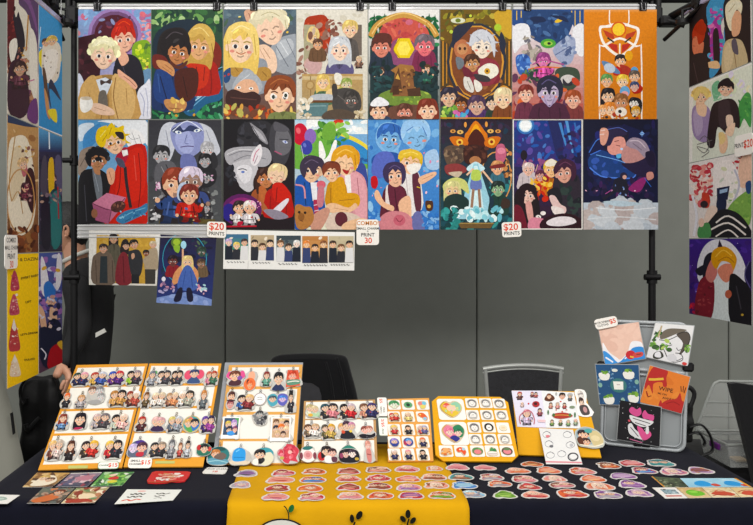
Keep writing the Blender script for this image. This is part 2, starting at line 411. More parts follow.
# ------------------------------------------------------------------ display stands: posts, crossbar, arms
m_blk = mat('black_metal', '08080a', rough=.5, spec=.25)
m_clear = mat('clear_plastic_rail', 'b4b5b6', rough=.3, noise=.05, nscale=6, coat=.4)
m_clr2 = mat('lilac_plastic_rail', 'a7a2bd', rough=.22, coat=.4)
RY = 3.6
st = empty('backdrop_stand', (.2, 3.66, 0), 'tall black crossbar stand between two posts carrying the sixteen posters', 'stand')
XL, XR = (74-VX)/FPX*3.66, (652-VX)/FPX*3.66
for X in (XL, XR):
    b = MB(); b.tube([(X, 3.66, .03), (X, 3.66, 1.42)], .0165); b.tube([(X, 3.66, 1.42), (X, 3.66, 2.68)], .0138)
    for a in range(3):
        q = math.radians(90+120*a); b.tube([(X, 3.66, .32), (X+.03*math.cos(q)*1.2, 3.66+.16*math.sin(q), .015)], .011)
    p = b.build('post', m_blk, st)
    b = MB(); b.tube([(X, 3.66, 1.36), (X, 3.66, 1.42)], .023); b.tube([(X-.04, 3.645, 1.39), (X+.03, 3.645, 1.39)], .014); b.build('height_clamp', m_blk, p)
    b = MB(); b.tube([(X, 3.66, 1.9), (X, 3.66, 1.945)], .02); b.tube([(X-.045, 3.64, 1.922), (X, 3.64, 1.922)], .012)
    if X < 0: b.build('height_clamp', m_blk, p)
    s = 1 if X > 0 else -1
    b = MB(); b.box((X+.0*s, 3.645, 2.575), (.062, .075, .09), .012); b.box((X+.055*s, 3.61, 2.545), (.09, .06, .045), .01)
    b.tube([(X+.03*s, 3.6, 2.55), (X+.11*s, 3.57, 2.52)], .016); b.tube([(X+.02*s, 3.64, 2.62), (X+.02*s, 3.64, 2.72)], .014)
    b.build('corner_bracket', m_blk, st)
b = MB(); b.tube([(XL-.35, 3.66, 2.662), (XR+.35, 3.66, 2.662)], .0185); b.build('crossbar', m_blk, st)
# side arms coming towards the viewer
for s, X, nm in ((-1, -1.12, 'left'), (1, 1.635, 'right')):
    PX = XL if s < 0 else XR
    sa = empty('extension_bar', (X, 3.4, 2.56), 'black metal bar reaching forward from the %s post above the side prints' % nm, 'rail', None)
    b = MB(); b.tube([(PX+.06*s, 3.6, 2.565), (X+.0*s, 3.42, 2.575), (X, 2.3, 2.575)], .016); b.build('arm_tube', m_blk, sa)
    b = MB(); b.tube([(PX+.03*s, 3.6, 2.46), (X, 3.32, 2.56)], .009); b.build('brace', m_blk, sa)
    b = MB(); b.box((X, 3.40, 2.572), (.05, .07, .05), .01); b.build('clamp', m_blk, sa)
    b = MB(); b.tube([(X, 3.44, 2.56), (X-.05*s, 3.45, 2.55), (X-.05*s, 3.45, 2.50)], .007)
    b.build('knob_stem', m_blk, sa)
    b = MB(); c = Vector((X-.05*s, 3.45, 2.492)); b.tube([c, c+Vector((0, 0, .016))], .028, 16); b.build('knob', m_blk, sa)

# hanging rails for the posters, each carried by two clips on wire hooks
ZT, ZM, ZB = 2.594, 2.102, 1.606
def colx(px): return (px-VX)/FPX*RY
clipx = [(98, 217), (254, 360), (392, 502), (527, 642)]; bounds = [(78, 222.5), (223.5, 367.5), (368.5, 511.5), (512.5, 656)]
ordn = ['leftmost pair', 'second pair from the left', 'third pair from the left', 'rightmost pair']
m_wire = mat('hook_wire', '8e8e90', rough=.3, metal=.9)
for k in range(4):
    xa, xb = colx(bounds[k][0]), colx(bounds[k][1])
    r = empty('poster_rail', ((xa+xb)/2, RY, ZT+.012), 'clear plastic hanging rail above the %s of poster columns' % ordn[k], 'rail')
    b = MB(); b.box(((xa+xb)/2, RY+.002, ZT+.013), (xb-xa-.004, .012, .026), .003); b.build('rail_strip', m_clear, r)
    b = MB(); b.tube([(xa+.002, RY-.006, ZT+.018), (xb-.002, RY-.006, ZT+.018)], .0035, 8); b.build('rail_lip', m_clear, r)
    for px in clipx[k]:
        X = colx(px)
        c = tag(empty('binder_clip', (X, RY, ZT+.02), '', 'clip'), 'black binder clip at the %s end of rail above the %s' % ('left' if px == clipx[k][0] else 'right', ordn[k]), 'clip', 'binder clips along the top rail')
        b = MB(); z = ZT+.006
        b.prism([(X-.016, RY-.012, z-.012), (X+.016, RY-.012, z-.012), (X+.016, RY-.018, z+.022), (X-.016, RY-.018, z+.022)], (0, .004, 0))
        b.prism([(X-.016, RY-.018, z+.022), (X+.016, RY-.018, z+.022), (X+.016, RY+.02, z+.022), (X-.016, RY+.02, z+.022)], (0, 0, .003))
        b.prism([(X-.016, RY+.010, z-.012), (X+.016, RY+.010, z-.012), (X+.016, RY+.020, z+.022), (X-.016, RY+.020, z+.022)], (0, .003, 0))
        b.build('clip_body', m_blk, c)
        b = MB(); b.tube([(X-.009, RY-.017, z+.02), (X-.008, RY-.02, z-.012), (X+.008, RY-.02, z-.012), (X+.009, RY-.017, z+.02)], .0012, 6); b.build('clip_handle', m_wire, c)
        b = MB(); pts = [(X+.002, RY+.0, z+.024), (X+.001, RY+.01, z+.06), (X, 3.655, 2.684), (X, 3.68, 2.683), (X, 3.684, 2.66)]
        b.tube(pts, .0014, 6); b.build('wire_hook', m_wire, c)
# lower clear strip under the first pair
xa, xb = colx(78), colx(223)
r = empty('sleeve_strip', ((xa+xb)/2, RY-.01, 1.60), 'clear ribbed plastic strip along the bottom of the leftmost pair of posters', 'rail')
b = MB(); b.box(((xa+xb)/2, RY-.008, 1.597), (xb-xa, .006, .062), .002); b.build('strip', mat('clear_ribbed_strip', 'a9a9a8', rough=.2, coat=.5), r)
for q in range(4):
    b = MB(); b.tube([(xa, RY-.012, 1.572+q*.017), (xb, RY-.012, 1.572+q*.017)], .003, 8); b.build('rib', m_clear, r)

# ------------------------------------------------------------------ the sixteen posters
POST = {}
POST[0] = ('blond person in a tan coat before a red-haired person in dark clothes', 78.8, 151.2, ZT, ZM, '''R 40 45 358 512;G 7d9fcc b7a2c4;N 60 40 45 358 230 6 22 1 8fb6de,a58fc8,c76d86,7c9bd0,d58c9a,9a7cb8
N 26 300 60 358 190 6 18 2 d8707c,e0a0a4,b06a90;E 200 150 118 112 0 9a7db4;E 200 150 103 98 0 6d4a72;E 200 155 90 88 0 4a1624;N 22 130 80 270 150 5 16 3 5d2030,7a3848,51304e,8890b8
P 3a1820 40 165 110 150 150 200 130 360 100 420 40 440;N 26 42 180 110 380 6 20 4 2a1218,51232c,3a1a24,5c3038
S 7ea52c 275 210 320 175 358 200 358 350 300 330;N 34 285 180 358 320 4 13 5 b5cf2e,6f9430,d6dc50,4e7434,a0703a;S 6a8fb0 300 330 358 300 358 420 310 400
B 255 250 130 210 23222e;S 1f1c26 205 260 260 235 310 265 330 360 300 400 210 330;L 4a4454 3 230 270 250 330 270 380
H 240 170 52 e6b298 b92a1a s -8;S b3261a 200 120 215 95 245 82 275 95 282 130 250 115;L e04a28 4 215 110 240 96 268 112;L 8a1a12 3 205 150 220 120;S e0ab90 210 225 245 225 262 262 230 285
S dfe0ea 300 400 335 360 356 350 358 505 305 508;L a8acc6 4 312 400 330 440 325 500;L a8acc6 3 335 380 345 440 342 500;S c9cede 40 320 62 345 66 400 40 420
B 170 325 250 200 c49a5c;S cfa769 60 370 110 325 135 400 110 512 50 512;S d6b074 190 330 250 345 290 420 270 512 200 512;L 8d6534 4 130 340 150 420 140 512;L 8d6534 4 205 335 195 420 215 512;L a57c46 3 85 400 100 450;L a57c46 3 250 380 255 450
P d8dfe8 118 345 160 335 190 350 165 410 140 410;S 6c655c 132 400 162 395 168 470 130 470;S 4a3a34 138 345 160 352 182 340 182 362 160 358 140 368
H 152 238 58 f0cbb0 ded6a8 c 5;S e9e4bd 100 205 120 175 165 165 200 185 190 205 150 190;L f4f0d0 4 115 200 140 180 175 184;L b8ad78 3 190 200 200 240
S e3ad92 215 300 245 320 280 345 300 372 285 385 250 352 218 330;L a06a54 3 240 330 270 352 292 374;S e8c4aa 85 455 130 445 190 470 195 495 120 490;L b08468 2 110 462 160 478;S eceae4 52 420 100 428 100 465 70 485 50 470;E 76 424 24 8 0 c7b9a4''')
POST[1] = ('two people embracing among green leaves and blue water', 151.8, 223, ZT, ZM, '''R 362 45 674 512;G 2a4a34 173a34;N 70 362 45 674 140 8 24 7 6a9a54,3a6a3c,8fb470,255236,a8c68a,1a3a30
N 40 362 400 480 512 8 22 8 2e7a4a,1c5a3c,54a068,174434;N 40 560 380 674 512 8 22 9 2a7a4c,3f9a62,1c5540,68b088;S 1a2a38 380 150 480 90 600 110 640 250 500 300 380 260
S 255c86 500 470 560 400 674 300 674 420 600 450 540 500;L a9cfe4 5 530 450 600 400 660 350;L 6fa8cc 4 520 480 590 420 674 372;L d6ecf4 3 560 420 620 392;L 86b8d4 3 600 330 650 300 674 290
S 7a2a20 600 190 640 180 668 220 660 290 620 320 600 260;B 580 255 150 150 a82a24;S c23a2a 520 270 580 262 615 300 600 370 540 380;L 6a1614 4 560 290 550 360;L 6a1614 3 595 290 590 350
H 572 200 56 dca878 c09a4e l 6;S d0ac5c 520 150 560 108 610 115 640 170 625 250 612 200 580 150 540 165;L ecd488 4 545 130 580 125 615 160;L 8a6a2c 3 520 190 515 250;L 8a6a2c 3 625 190 635 250
S 221c1c 385 250 395 170 430 130 500 125 530 170 520 240 480 280 400 290;B 455 270 170 200 20335e;S 25407a 380 310 430 290 470 420 430 450 375 420;L 142044 5 400 330 430 430;L 3c5c98 4 390 320 400 400;S 4a2018 470 310 560 300 560 400 510 440 470 400;L 2c120e 4 500 330 520 420
H 480 225 52 b87a4e 1c1719 s 12;S 1c1719 400 210 415 150 470 125 520 150 532 210 505 180 470 170 440 200 430 250;L 4a4248 4 425 170 460 142 500 152;S 5a2c20 445 262 480 285 520 262 510 288 480 300 450 285
S 6a2620 370 240 420 245 440 290 400 300 370 290;S c99060 385 262 430 268 462 300 458 330 430 312 395 292;L 8a5430 2 410 290 450 318;L 8a5430 2 420 280 455 305
S c08a58 420 430 470 430 515 440 505 475 460 485 425 460;N 9 455 428 505 455 8 14 4 f0dc9a,e4c470,d6ae58;L 7a4c2c 3 440 465 490 470;N 12 400 460 560 500 4 8 3 d8a040,eed070,2f6a50''')
POST[2] = ('blond person above a smiling curly-haired person and a brown-haired child', 223.8, 296, ZT, ZM, '''R 15 45 333 512;G 4e6270 6c4a3c;N 40 15 45 333 160 6 20 11 5a707c,44585f,6b7f86,48604c;N 10 60 60 320 180 4 7 3 e8c04c,f0d880
S d8a88c 105 55 150 48 160 110 130 120;L 8a5844 3 125 60 140 100
S 9aa0a8 240 180 320 150 333 170 333 310 250 310 210 260;S b7bcc2 250 190 310 170 320 220 260 260;L 6c727c 4 245 200 300 290;L 6c727c 3 290 170 330 250;L d8dce0 4 265 185 300 240
H 218 120 72 f0cdb2 d8cfae cz -14;S e2dabb 150 90 165 55 210 42 270 55 300 100 290 130 262 90 220 72 180 85;L b0a47c 3 180 70 220 56 262 74;L b0a47c 3 285 90 292 130
S eecbaf 160 205 200 195 240 230 250 290 228 318 190 280 168 240;L b08468 3 190 210 220 255;L b08468 2 175 215 200 260
S 8f959e 20 300 80 260 190 255 210 310 200 400 40 400;L 5c626c 4 40 330 110 290 190 310;S b48a44 40 290 70 265 100 290 90 325 55 330;S b48a44 160 300 200 290 225 310 215 345 170 345;L 7c5a24 3 60 285 80 310;L 7c5a24 3 185 310 205 330;S a9afb6 70 340 120 300 180 350 170 400 60 390;L d4d8dc 3 90 350 130 322
S 2a4a78 15 230 40 250 45 340 15 350;N 8 15 250 45 340 4 8 5 b8443c,d8b060
H 92 195 72 f2cfb0 e6c468 l 4;S ecd07c 25 180 35 125 80 98 135 105 165 150 168 230 150 260 140 180 100 130 60 140 45 190;L fae8a8 5 50 140 90 115 130 130;L b08c38 3 148 150 158 240;L b08c38 3 32 180 40 250;L b4643c 4 70 226 92 236 112 228
S e0b090 60 385 100 345 150 350 170 400 130 430 75 430;E 82 378 10 6 0 faf6f0;E 136 382 10 6 0 faf6f0;E 82 378 4 4 0 222;E 136 382 4 4 0 222;S 3a2220 30 400 60 385 105 400 150 395 180 425 150 470 100 455 50 475 25 440;L 5c3a34 4 45 420 100 425 160 430
N 40 15 455 333 512 8 24 12 c86a38,d8a050,a83c28,e4c468,70402c,b8b05c
B 275 480 130 60 78804c;H 262 410 68 eec4a2 7c3f22 s 4;S 8a4828 195 400 205 350 250 325 310 335 335 380 325 420 300 370 270 362 240 390 215 380;L b06a3c 4 220 365 260 342 300 352;L 52240f 3 232 385 250 360;L 52240f 3 300 365 318 400;E 232 416 12 14 0 f8f2ea;E 288 410 12 14 0 f8f2ea;E 234 418 7 9 0 2c3a34;E 288 412 7 9 0 2c3a34''')
POST[3] = ('pale collage of small figures around a tavern scene with a white border', 296.5, 367.5, ZT, ZM, '''R 337 45 654 512;G ddd9cc d3cebf;N 30 345 60 640 300 8 18 13 e4e0d2,cfc9b8;S a83a22 375 90 420 70 470 75 490 150 470 230 400 260 370 180;N 24 375 90 480 220 6 18 14 b8442a,9a301c,c8583c
P a8a284 370 110 420 110 420 300 370 300;S e0c684 385 150 400 118 430 125 440 160 420 185 385 180;H 410 165 24 e8c498 dcc078 s;P 6e6258 560 110 628 110 628 240 560 240
N 34 340 100 500 340 8 22 15 7a5244,8e6656,5c3e36,a88070,c8b09c;N 16 470 70 560 200 8 20 16 8e5c4c,b4948a,7a4c40;L e4dccc 4 480 110 520 90 550 110;S c9a49c 370 270 410 245 450 265 440 310 390 315;S c7a2a0 372 290 400 262 440 275 444 305 410 322
B 430 205 70 60 6a4c34;H 432 195 22 d8a47c 5a3c2c s;B 578 170 66 90 56504c;H 576 130 34 eac6a4 d8bc70 s
B 528 255 110 90 4a4468;S 5c5680 470 290 500 262 528 300 560 262 590 290 580 330 480 330;H 530 215 46 f0d2ba c2c6cc l;S ced2d6 480 260 490 190 520 170 560 180 578 220 580 270 566 210 530 190 500 205;L f0f2f4 4 500 200 530 182
C 615 270 50 c8b090 7a5a4c;N 14 345 290 380 340 5 12 17 7c5848,9c7868,d8ccb8
g 362 320 632 500 b79660 a5906a;P cbb68a 362 330 632 330 632 345 362 345;L 7a5c34 3 400 330 400 430;L 7a5c34 3 500 330 500 420;E 398 368 20 20 0 a48450;E 398 368 14 14 0 c2a470
S e8e4d8 505 325 520 315 540 330 530 365 512 360;B 455 380 80 70 4a6a4c;H 455 355 28 eecaa4 dcbc6a l;S e8c890 470 395 520 370 530 385 480 415;B 555 370 70 60 b4b05c;H 560 365 24 d4c8a0 8fa052 s;S b7bcc2 400 415 440 405 500 410 495 435 405 435;P 6a4228 370 432 520 432 520 442 370 442
S 44403e 505 400 540 380 590 385 620 410 622 470 560 490 500 470;H 580 430 34 5a5450 383432 s;S 3c3836 495 370 515 365 520 410 500 420;L 6a6460 3 520 410 560 440
P 5a7c80 362 445 480 445 470 500 362 500;L 88a8aa 4 370 458 470 456;S 54463a 470 480 540 470 600 490 620 512 460 512;N 26 340 430 400 512 6 16 18 e0d6c0,c9b898,f0e8d8;N 12 580 480 640 512 6 14 19 dccfb4,c2b08c''')
POST[4] = ('green woodland poster with a gold arch, a cabin and small heads', 368.3, 439, ZT, ZM, '''R 15 45 318 512;G e6e4e0 24423c;g 22 200 312 512 1d3a3c 1c2c30;N 40 22 70 100 200 8 20 20 1f6a3c,124a2c,2f8450;N 40 240 70 312 200 8 20 21 1f6a3c,124a2c,2f8450
P 12502e 22 160 40 60 58 160;P 12502e 60 150 85 60 105 140;P 12502e 250 150 275 60 295 160;P 145a34 280 170 300 64 318 170
S c6594e 60 150 100 95 165 75 230 95 275 150 260 260 70 260;N 30 80 90 260 180 8 20 22 d8705c,b84848,c86a80,a04858;S 8a4a70 120 180 200 180 260 260 200 290 110 270
L c8984c 24 24 160 60 105 165 68 268 105 308 160;L e8c47c 5 30 150 70 98 165 60 262 98 304 150;N 16 40 70 290 130 3 5 23 8a6028,6a4418
B 70 215 95 110 243040;H 70 205 42 d88470 4c2c24 s;S 5a2c24 35 175 50 148 100 148 116 170 108 185 40 185;B 255 215 95 90 7a2a4a;H 255 200 42 e07078 6c6068 s
P e6c82c 122 215 142 168 190 168 212 215 190 252 142 252;P f4e060 136 213 150 182 182 182 196 213 182 240 150 240;L a88418 3 150 168 122 215 150 252
C 65 325 70 4a3428 2c4a50 sk;C 262 320 80 5c3c24 2e6a54 sk;N 34 25 270 110 400 8 18 24 1b3438,24484a,122628;N 34 230 270 312 400 8 18 25 1b3438,24484a,122628
S 6f8a3a 60 410 120 385 200 385 270 400 280 430 220 455 120 455 70 440;N 26 80 395 270 445 5 14 26 8aa83c,5c7c30,a8bc50
P 8a5c38 118 415 130 290 200 285 215 415;P a0703c 110 305 150 278 205 285 215 310 130 318;P 5a3a24 105 400 145 290 160 400;P d8a850 130 340 140 318 150 345;P 4a2c1c 118 372 145 370 147 408 118 410;N 20 140 300 215 400 4 10 27 6c4426,9c703c,4a2e1c,b88848;P 4c3020 180 385 235 378 240 415 185 415
S 6a4436 110 460 240 455 260 512 100 512;H 170 485 34 d8907c 5a3428 m;B 62 500 90 20 30405c;H 60 480 40 ecc0a0 4a2c22 s;S e8e8ec 28 440 60 418 98 438 96 455 30 458;B 268 500 90 20 a8302a;H 268 475 42 f0c4a4 7a3222 l''')
POST[5] = ('brown and gold poster with an oval frame of three figures', 440, 511.2, ZT, ZM, '''R 322 45 636 512;G 6c5418 5c2c18;N 60 322 50 636 180 8 24 30 7c7420,a89430,5c5a1c,8e8428,4a4416,b8a440;S c8a038 560 60 636 50 636 170 580 130;E 400 92 32 12 0 d8dcc0;E 400 92 12 9 0 6c7c2c;E 575 122 16 16 0 a8c43c;E 370 140 8 8 0 b8cc4c;E 455 72 6 6 0 c8d850
P 4a3a20 322 180 360 190 360 370 322 380;P 4a3a20 636 180 600 190 600 370 636 380;L c88a34 6 334 180 334 370;L c88a34 4 350 190 350 360;L c88a34 6 625 180 625 370;L c88a34 4 608 190 608 360
E 482 268 132 166 0 2a2e38;E 482 268 120 156 0 d09440;E 482 268 112 150 0 7a4426;N 30 390 140 580 400 8 20 31 8a5230,6c3a20,96603a;S 23283a 380 130 420 105 470 100 440 140 400 180 375 210;S 23283a 590 140 610 190 598 240 580 190
S b5704c 385 195 420 172 452 195 458 235 425 255 390 240;E 418 214 24 24 0 c68c60;E 408 212 6 7 0 3a2418;E 430 212 6 7 0 3a2418
B 510 250 130 110 7c2834;S 8c3440 420 270 450 250 560 260 580 310 540 370 440 350;H 508 200 50 ecdcc8 b9bcc6 k 4;S c9ccd4 450 200 460 150 510 130 560 170 560 250 540 190 500 172 470 190;L 8a8e9c 3 480 160 500 180;L 8a8e9c 3 530 160 545 190;L 4a4440 3 480 206 500 204
S e8e4d4 490 300 530 275 570 285 575 320 530 345 495 325;E 528 308 13 13 0 d09a30;E 528 308 5 5 0 3a2818;H 462 275 34 c08a5c 4c2c1c s -6;S 6c747c 390 250 420 255 425 285 400 300
S d8d4cc 425 335 450 335 470 380 462 400 430 380;S e4e0d6 470 345 500 360 505 385 480 395;L 8a8478 3 440 350 455 385;S 6a2434 420 290 450 300 470 330 430 330;S 3a3438 470 320 530 330 540 352 490 350
P 3e2a3c 322 400 400 370 440 425 520 425 580 375 636 395 636 512 322 512;L d09440 7 322 395 365 372 400 400 482 436 560 400 600 372 636 395
B 365 450 90 70 3a5a40;H 360 420 38 d8b090 2c2838 s;B 415 470 70 50 8a3c50;H 412 450 28 a8683c 3a2018 s;B 485 470 90 50 4a3064;H 482 455 38 c9a08c 4a3450 s;B 552 470 60 50 283c30;H 550 445 28 e0c0a4 22222c s;B 600 450 90 70 7c4424;H 598 425 40 eccaa4 e2d0a4 s
N 16 330 460 390 512 6 16 32 9cc04c,6a9c40,c4d86c;N 14 385 480 440 512 6 14 33 4c90d0,d06aa8,58b0c8;L c8882c 6 322 508 636 508''')
POST[6] = ('dark blue to red poster stacked with heads', 511.8, 583, ZT, ZM, '''R 20 45 338 512;G dcdee4 b84a30;P 2a4a84 20 45 338 45 338 110 300 130 280 90 80 90 60 130 20 110;L d8b44c 4 40 50 40 90;L d8b44c 4 60 50 60 80;L d8b44c 4 285 50 285 110;L d8b44c 4 300 50 300 120;L d8b44c 4 322 50 322 100
S 24406e 80 55 190 48 290 60 285 120 250 180 200 200 150 190 100 160 70 100;N 34 90 60 280 170 8 22 40 3c5c8c,1c3058,4a6c9c,2c4878;E 228 92 20 8 -20 e0b83c;S 16264a 190 70 250 75 270 100 215 82;S 16264a 100 80 150 75 170 95 120 100
S e4e4e8 24 120 90 110 100 180 60 200 28 230;S e4e4e8 290 130 338 110 338 240 300 220;N 30 60 160 150 260 6 18 41 8a8078,b0a89c,6c6a74;S 9aa4c0 200 220 250 170 300 170 290 260 250 280;L 5a6890 4 210 240 280 200;N 24 240 160 300 290 6 14 42 7c8cb0,4c5c84,a8b4cc
S 3c64b0 35 250 70 235 100 255 90 310 50 320;N 16 40 240 100 320 6 12 43 5c8cd0,2c4c90,88b0e0;E 180 190 34 20 0 4c9c3c;E 180 190 20 10 0 9ccc4c;E 184 190 8 6 0 222
C 158 290 120 8c3c78 c45098 d878b0;L b0508c 5 110 280 160 262 250 280;L e07838 5 90 300 160 290 260 296;N 18 60 300 130 360 6 16 44 3c5c3c,5c7c50,243c34;S 3a4838 210 310 250 290 310 300 320 350 280 390 230 370;E 268 345 34 22 0 c9c4c0;S 2a2830 245 340 268 360 292 340 285 368 250 368
N 50 24 330 334 510 10 26 45 c04a34,8a3440,d8683c,5c3450,b8847c;B 75 440 80 80 6a3044;H 80 405 34 e8b8a0 7a3028 s;B 290 450 90 70 7a3838;H 290 430 36 e4ac94 9c4c2c s
B 185 440 160 80 4a2238;H 185 395 54 b8a8c4 262438 s;S 262438 130 400 135 350 180 325 235 345 245 400 225 440 225 390 200 370 185 410 165 370 145 395;L 5c5480 4 150 365 180 345 215 360;S 9c8cb0 160 410 185 458 210 410 205 440 185 462 165 440''')
POST[7] = ('plain orange poster with a white outlined jar of tiny faces under a shield', 583.5, 656, ZT, ZM, '''R 342 45 664 512;G d8801c cf7a18;g 342 45 664 62 e09a58 d8801c;L f2ece0 5 455 48 455 100 470 110;L f2ece0 5 540 48 540 100 525 110
S f4eee4 408 215 425 198 580 198 598 215 600 500 585 518 430 518 408 500;S d27a18 414 218 428 205 576 205 592 218 594 498 582 512 432 512 414 498
S f2ece2 408 120 440 112 500 100 555 112 588 130 575 190 540 225 500 248 450 220 418 180;S d8862a 418 128 455 122 500 112 550 122 576 136 566 184 535 216 500 236 458 212 428 176;P b8382c 440 185 490 195 492 232 465 215;P b8382c 555 185 510 195 508 232 535 212;P b8442c 425 130 470 150 480 175 440 160;P b8442c 575 135 530 150 520 175 560 160
E 495 130 34 34 0 d06028;E 495 130 27 27 0 f0c840;L f2ece2 9 440 195 500 168 560 195;L 3a2c20 7 445 165 475 185;L 3a2c20 7 550 165 522 185;L f2ece2 6 500 190 500 240
B 505 285 60 40 b8302c;H 503 265 25 eebc90 221c1c s;E 540 242 18 22 0 e0a030;S 5c80a8 420 265 460 275 500 310 490 320 440 300;E 455 295 26 20 20 b8c4d4;S a8382c 500 280 540 290 560 320 520 320;E 565 305 16 16 0 60a0d0;H 565 332 24 e8bc98 5c5048 s
H 442 350 26 e4b48c 5c9050 s;H 512 352 26 f0cca4 e4c04c s;S b02c20 550 370 580 360 602 380 590 400 560 402;H 565 375 20 dcb0a0 38486c s;E 522 395 22 24 0 6ca8d4;E 522 405 16 12 0 e8a4a0
H 448 415 30 e8c09c 1c181c l;H 505 440 32 c89068 8c5c34 s;S 1c1a20 545 430 575 420 598 440 590 490 550 490;H 562 445 22 e8e4dc 1a181c s;H 455 470 26 f0c8a4 d8843c l;H 425 475 20 f0c8a4 e8a060 s;E 505 482 26 20 0 e8e0d4;E 500 480 8 8 0 2c2828;H 570 480 20 e0c090 c89030 s;N 16 420 490 590 510 4 10 50 3c2c28,e8e0d4,d8b060,a83c2c''')
POST[8] = ('blond person in a long red coat holding a pink box beside a dark-haired person', 78.6, 147.8, ZM-.004, 1.632, '''R 33 36 340 490;G 5c98c8 8ab4d4;S e8ecf0 120 40 330 36 340 150 300 160 200 60;S cfdce8 36 60 100 50 90 90 40 130;S 4888c0 60 100 130 50 120 120 60 170
S 8c7c70 36 190 60 160 110 155 80 230 36 280;L 5a4c44 3 40 240 80 170;S f0f0f0 240 100 270 75 310 90 330 130 320 160 260 158;L 8c8c90 2 250 100 270 120 300 115;L 8c8c90 2 270 90 290 140;L 8c8c90 2 300 100 315 145
S 58a0c8 290 200 340 150 340 430 310 420;B 105 250 150 260 19181c;S 19181c 36 290 90 250 150 290 165 400 150 490 36 490;L 3c3c44 4 60 320 70 480;S 6a7078 95 250 130 270 140 360 120 400;L 8c94a0 3 105 270 125 350
H 118 210 44 b07c58 1a181c c;S 1a181c 68 220 72 180 110 158 150 165 158 200 130 192 95 195 88 240;S 14141a 108 200 132 198 136 212 112 216;S b07c58 100 245 125 245 130 275 108 270
S c02c24 190 280 215 210 250 155 330 150 338 300 336 490 150 490 170 350;S d0362c 215 230 260 170 320 170 325 350 260 400 200 380;L 7a1612 4 220 240 215 330 190 400;L 2c2428 14 240 240 248 320 265 420;L 7a1612 4 300 180 310 300 300 420;L e0584c 4 280 190 290 300;S a8283c 196 205 235 155 258 175 232 235;P f0f0ec 225 170 250 165 254 188 232 195
S 4c4c60 200 200 232 212 240 245 210 235;H 192 130 52 f0c4a0 e0bc2c k -10;S e6c430 110 120 120 75 160 60 150 80 180 48 200 70 235 60 230 100 235 130 200 100 165 100 150 150 125 150;L f6e070 4 130 110 155 80;L a8841c 3 170 100 180 70;L a8841c 3 140 130 160 100;S 2c2424 195 90 230 90 235 120 215 115;L c88420 5 165 150 185 145 200 135
S e0a888 158 262 175 245 195 260 190 310 170 315;L 9c5c44 2 170 262 182 300;P b86c88 95 400 160 355 245 375 225 420 165 490 110 475;P c87c98 95 400 160 355 245 375 180 430;P 9c5474 95 400 180 430 165 490 110 475;L 5c2c40 3 95 400 180 430 240 378;L 5c2c40 3 180 430 168 488;E 210 415 34 24 -20 4c2c28;N 12 190 400 235 430 5 10 55 6c4438,3c2020,8c5c4c
S 3c78a4 200 470 240 435 300 420 338 400 335 440 280 470 230 490;L 7cb8d8 3 220 468 270 440 330 420;L 1c4c70 3 240 480 300 450;N 12 220 430 335 480 4 9 56 5c98c0,2c6494,88c0dc;E 105 445 14 20 0 8c5c44''')
POST[9] = ('grey collage around a large pale blue face with three colourful figures', 149, 221.5, ZM-.004, 1.632, '''R 344 36 668 490;G 33333a 4a4d50;N 60 350 200 660 480 10 26 60 3a3a3e,55565a,2c2c30,6c6c70,48484c;S c8ccd6 400 70 450 45 500 80 470 130 440 210 400 230 380 180;S c4c8d2 560 50 620 70 650 130 660 180 600 200 580 110;L 8c90a0 3 420 80 440 180;L 8c90a0 3 600 80 630 160;L f0f2f6 4 440 70 450 130
S 8c94c4 440 90 470 50 560 45 590 90 580 160 540 195 500 195 460 160;S a4acd8 460 110 500 70 540 110 545 160 515 185 480 165;S 303a60 445 80 480 60 500 80 530 58 580 80 560 90 520 84 470 95;L dfe6f8 4 450 85 515 40 585 82;E 476 90 15 7 10 e8f0f4;E 560 82 15 7 -10 e8f0f4;E 478 90 5 5 0 405a90;E 558 82 5 5 0 405a90;L 5c6498 3 515 100 505 135 522 140;L 4c3c70 4 485 155 515 150 545 152;S 6c74ac 490 190 540 190 560 240 540 270 490 260
H 400 190 38 a8a8ac 242428 s;B 400 230 70 60 44444a;H 432 265 28 8c8c90 3a3a40 s;S 5c5c62 380 230 440 215 470 250 460 320 400 350 370 300;L 98989c 3 400 240 430 300;L 2a2a2e 4 420 230 450 290;S 28282c 590 170 640 180 650 240 600 250;H 605 165 30 c4c4c8 a8a8ac s;H 595 215 28 a0a0a4 1e1e22 l;S 202024 570 260 640 250 640 310 590 330;H 600 290 22 9c9ca0 2a2a2e s;N 12 570 270 630 300 4 8 61 d8a8c8,c4c4c8,606064;E 390 325 14 14 0 e4c8dc;N 10 370 310 410 340 4 8 62 f0d8e8,b878a0
N 30 355 370 420 470 5 14 63 b8b8bc,8c8c90,2c2c30,d4d4d8;N 24 590 350 655 470 6 16 64 7c8080,5a5e60,9ca0a0,3c4040;C 600 440 80 242428 2c2c30 a0a0a4;P 5c5028 390 476 640 470 640 490 390 490;N 14 390 465 620 485 6 14 65 6c6030,4c4420,8c7c40
S 203058 440 290 480 280 485 400 480 480 445 480;C 465 370 240 8c3c28 2c4478 sk;L b03028 6 450 290 480 300 495 296;S 2a3c70 530 260 560 280 570 470 540 478;C 533 350 210 d8cce0 3a4a80 9c7c6c;S b8c8e0 480 320 510 310 515 350 490 390 470 370;L 7c90b8 3 490 325 500 370;C 525 400 160 7a3028 b82c24 sk;N 8 460 440 560 475 3 6 66 c8a878,3c2c24''')
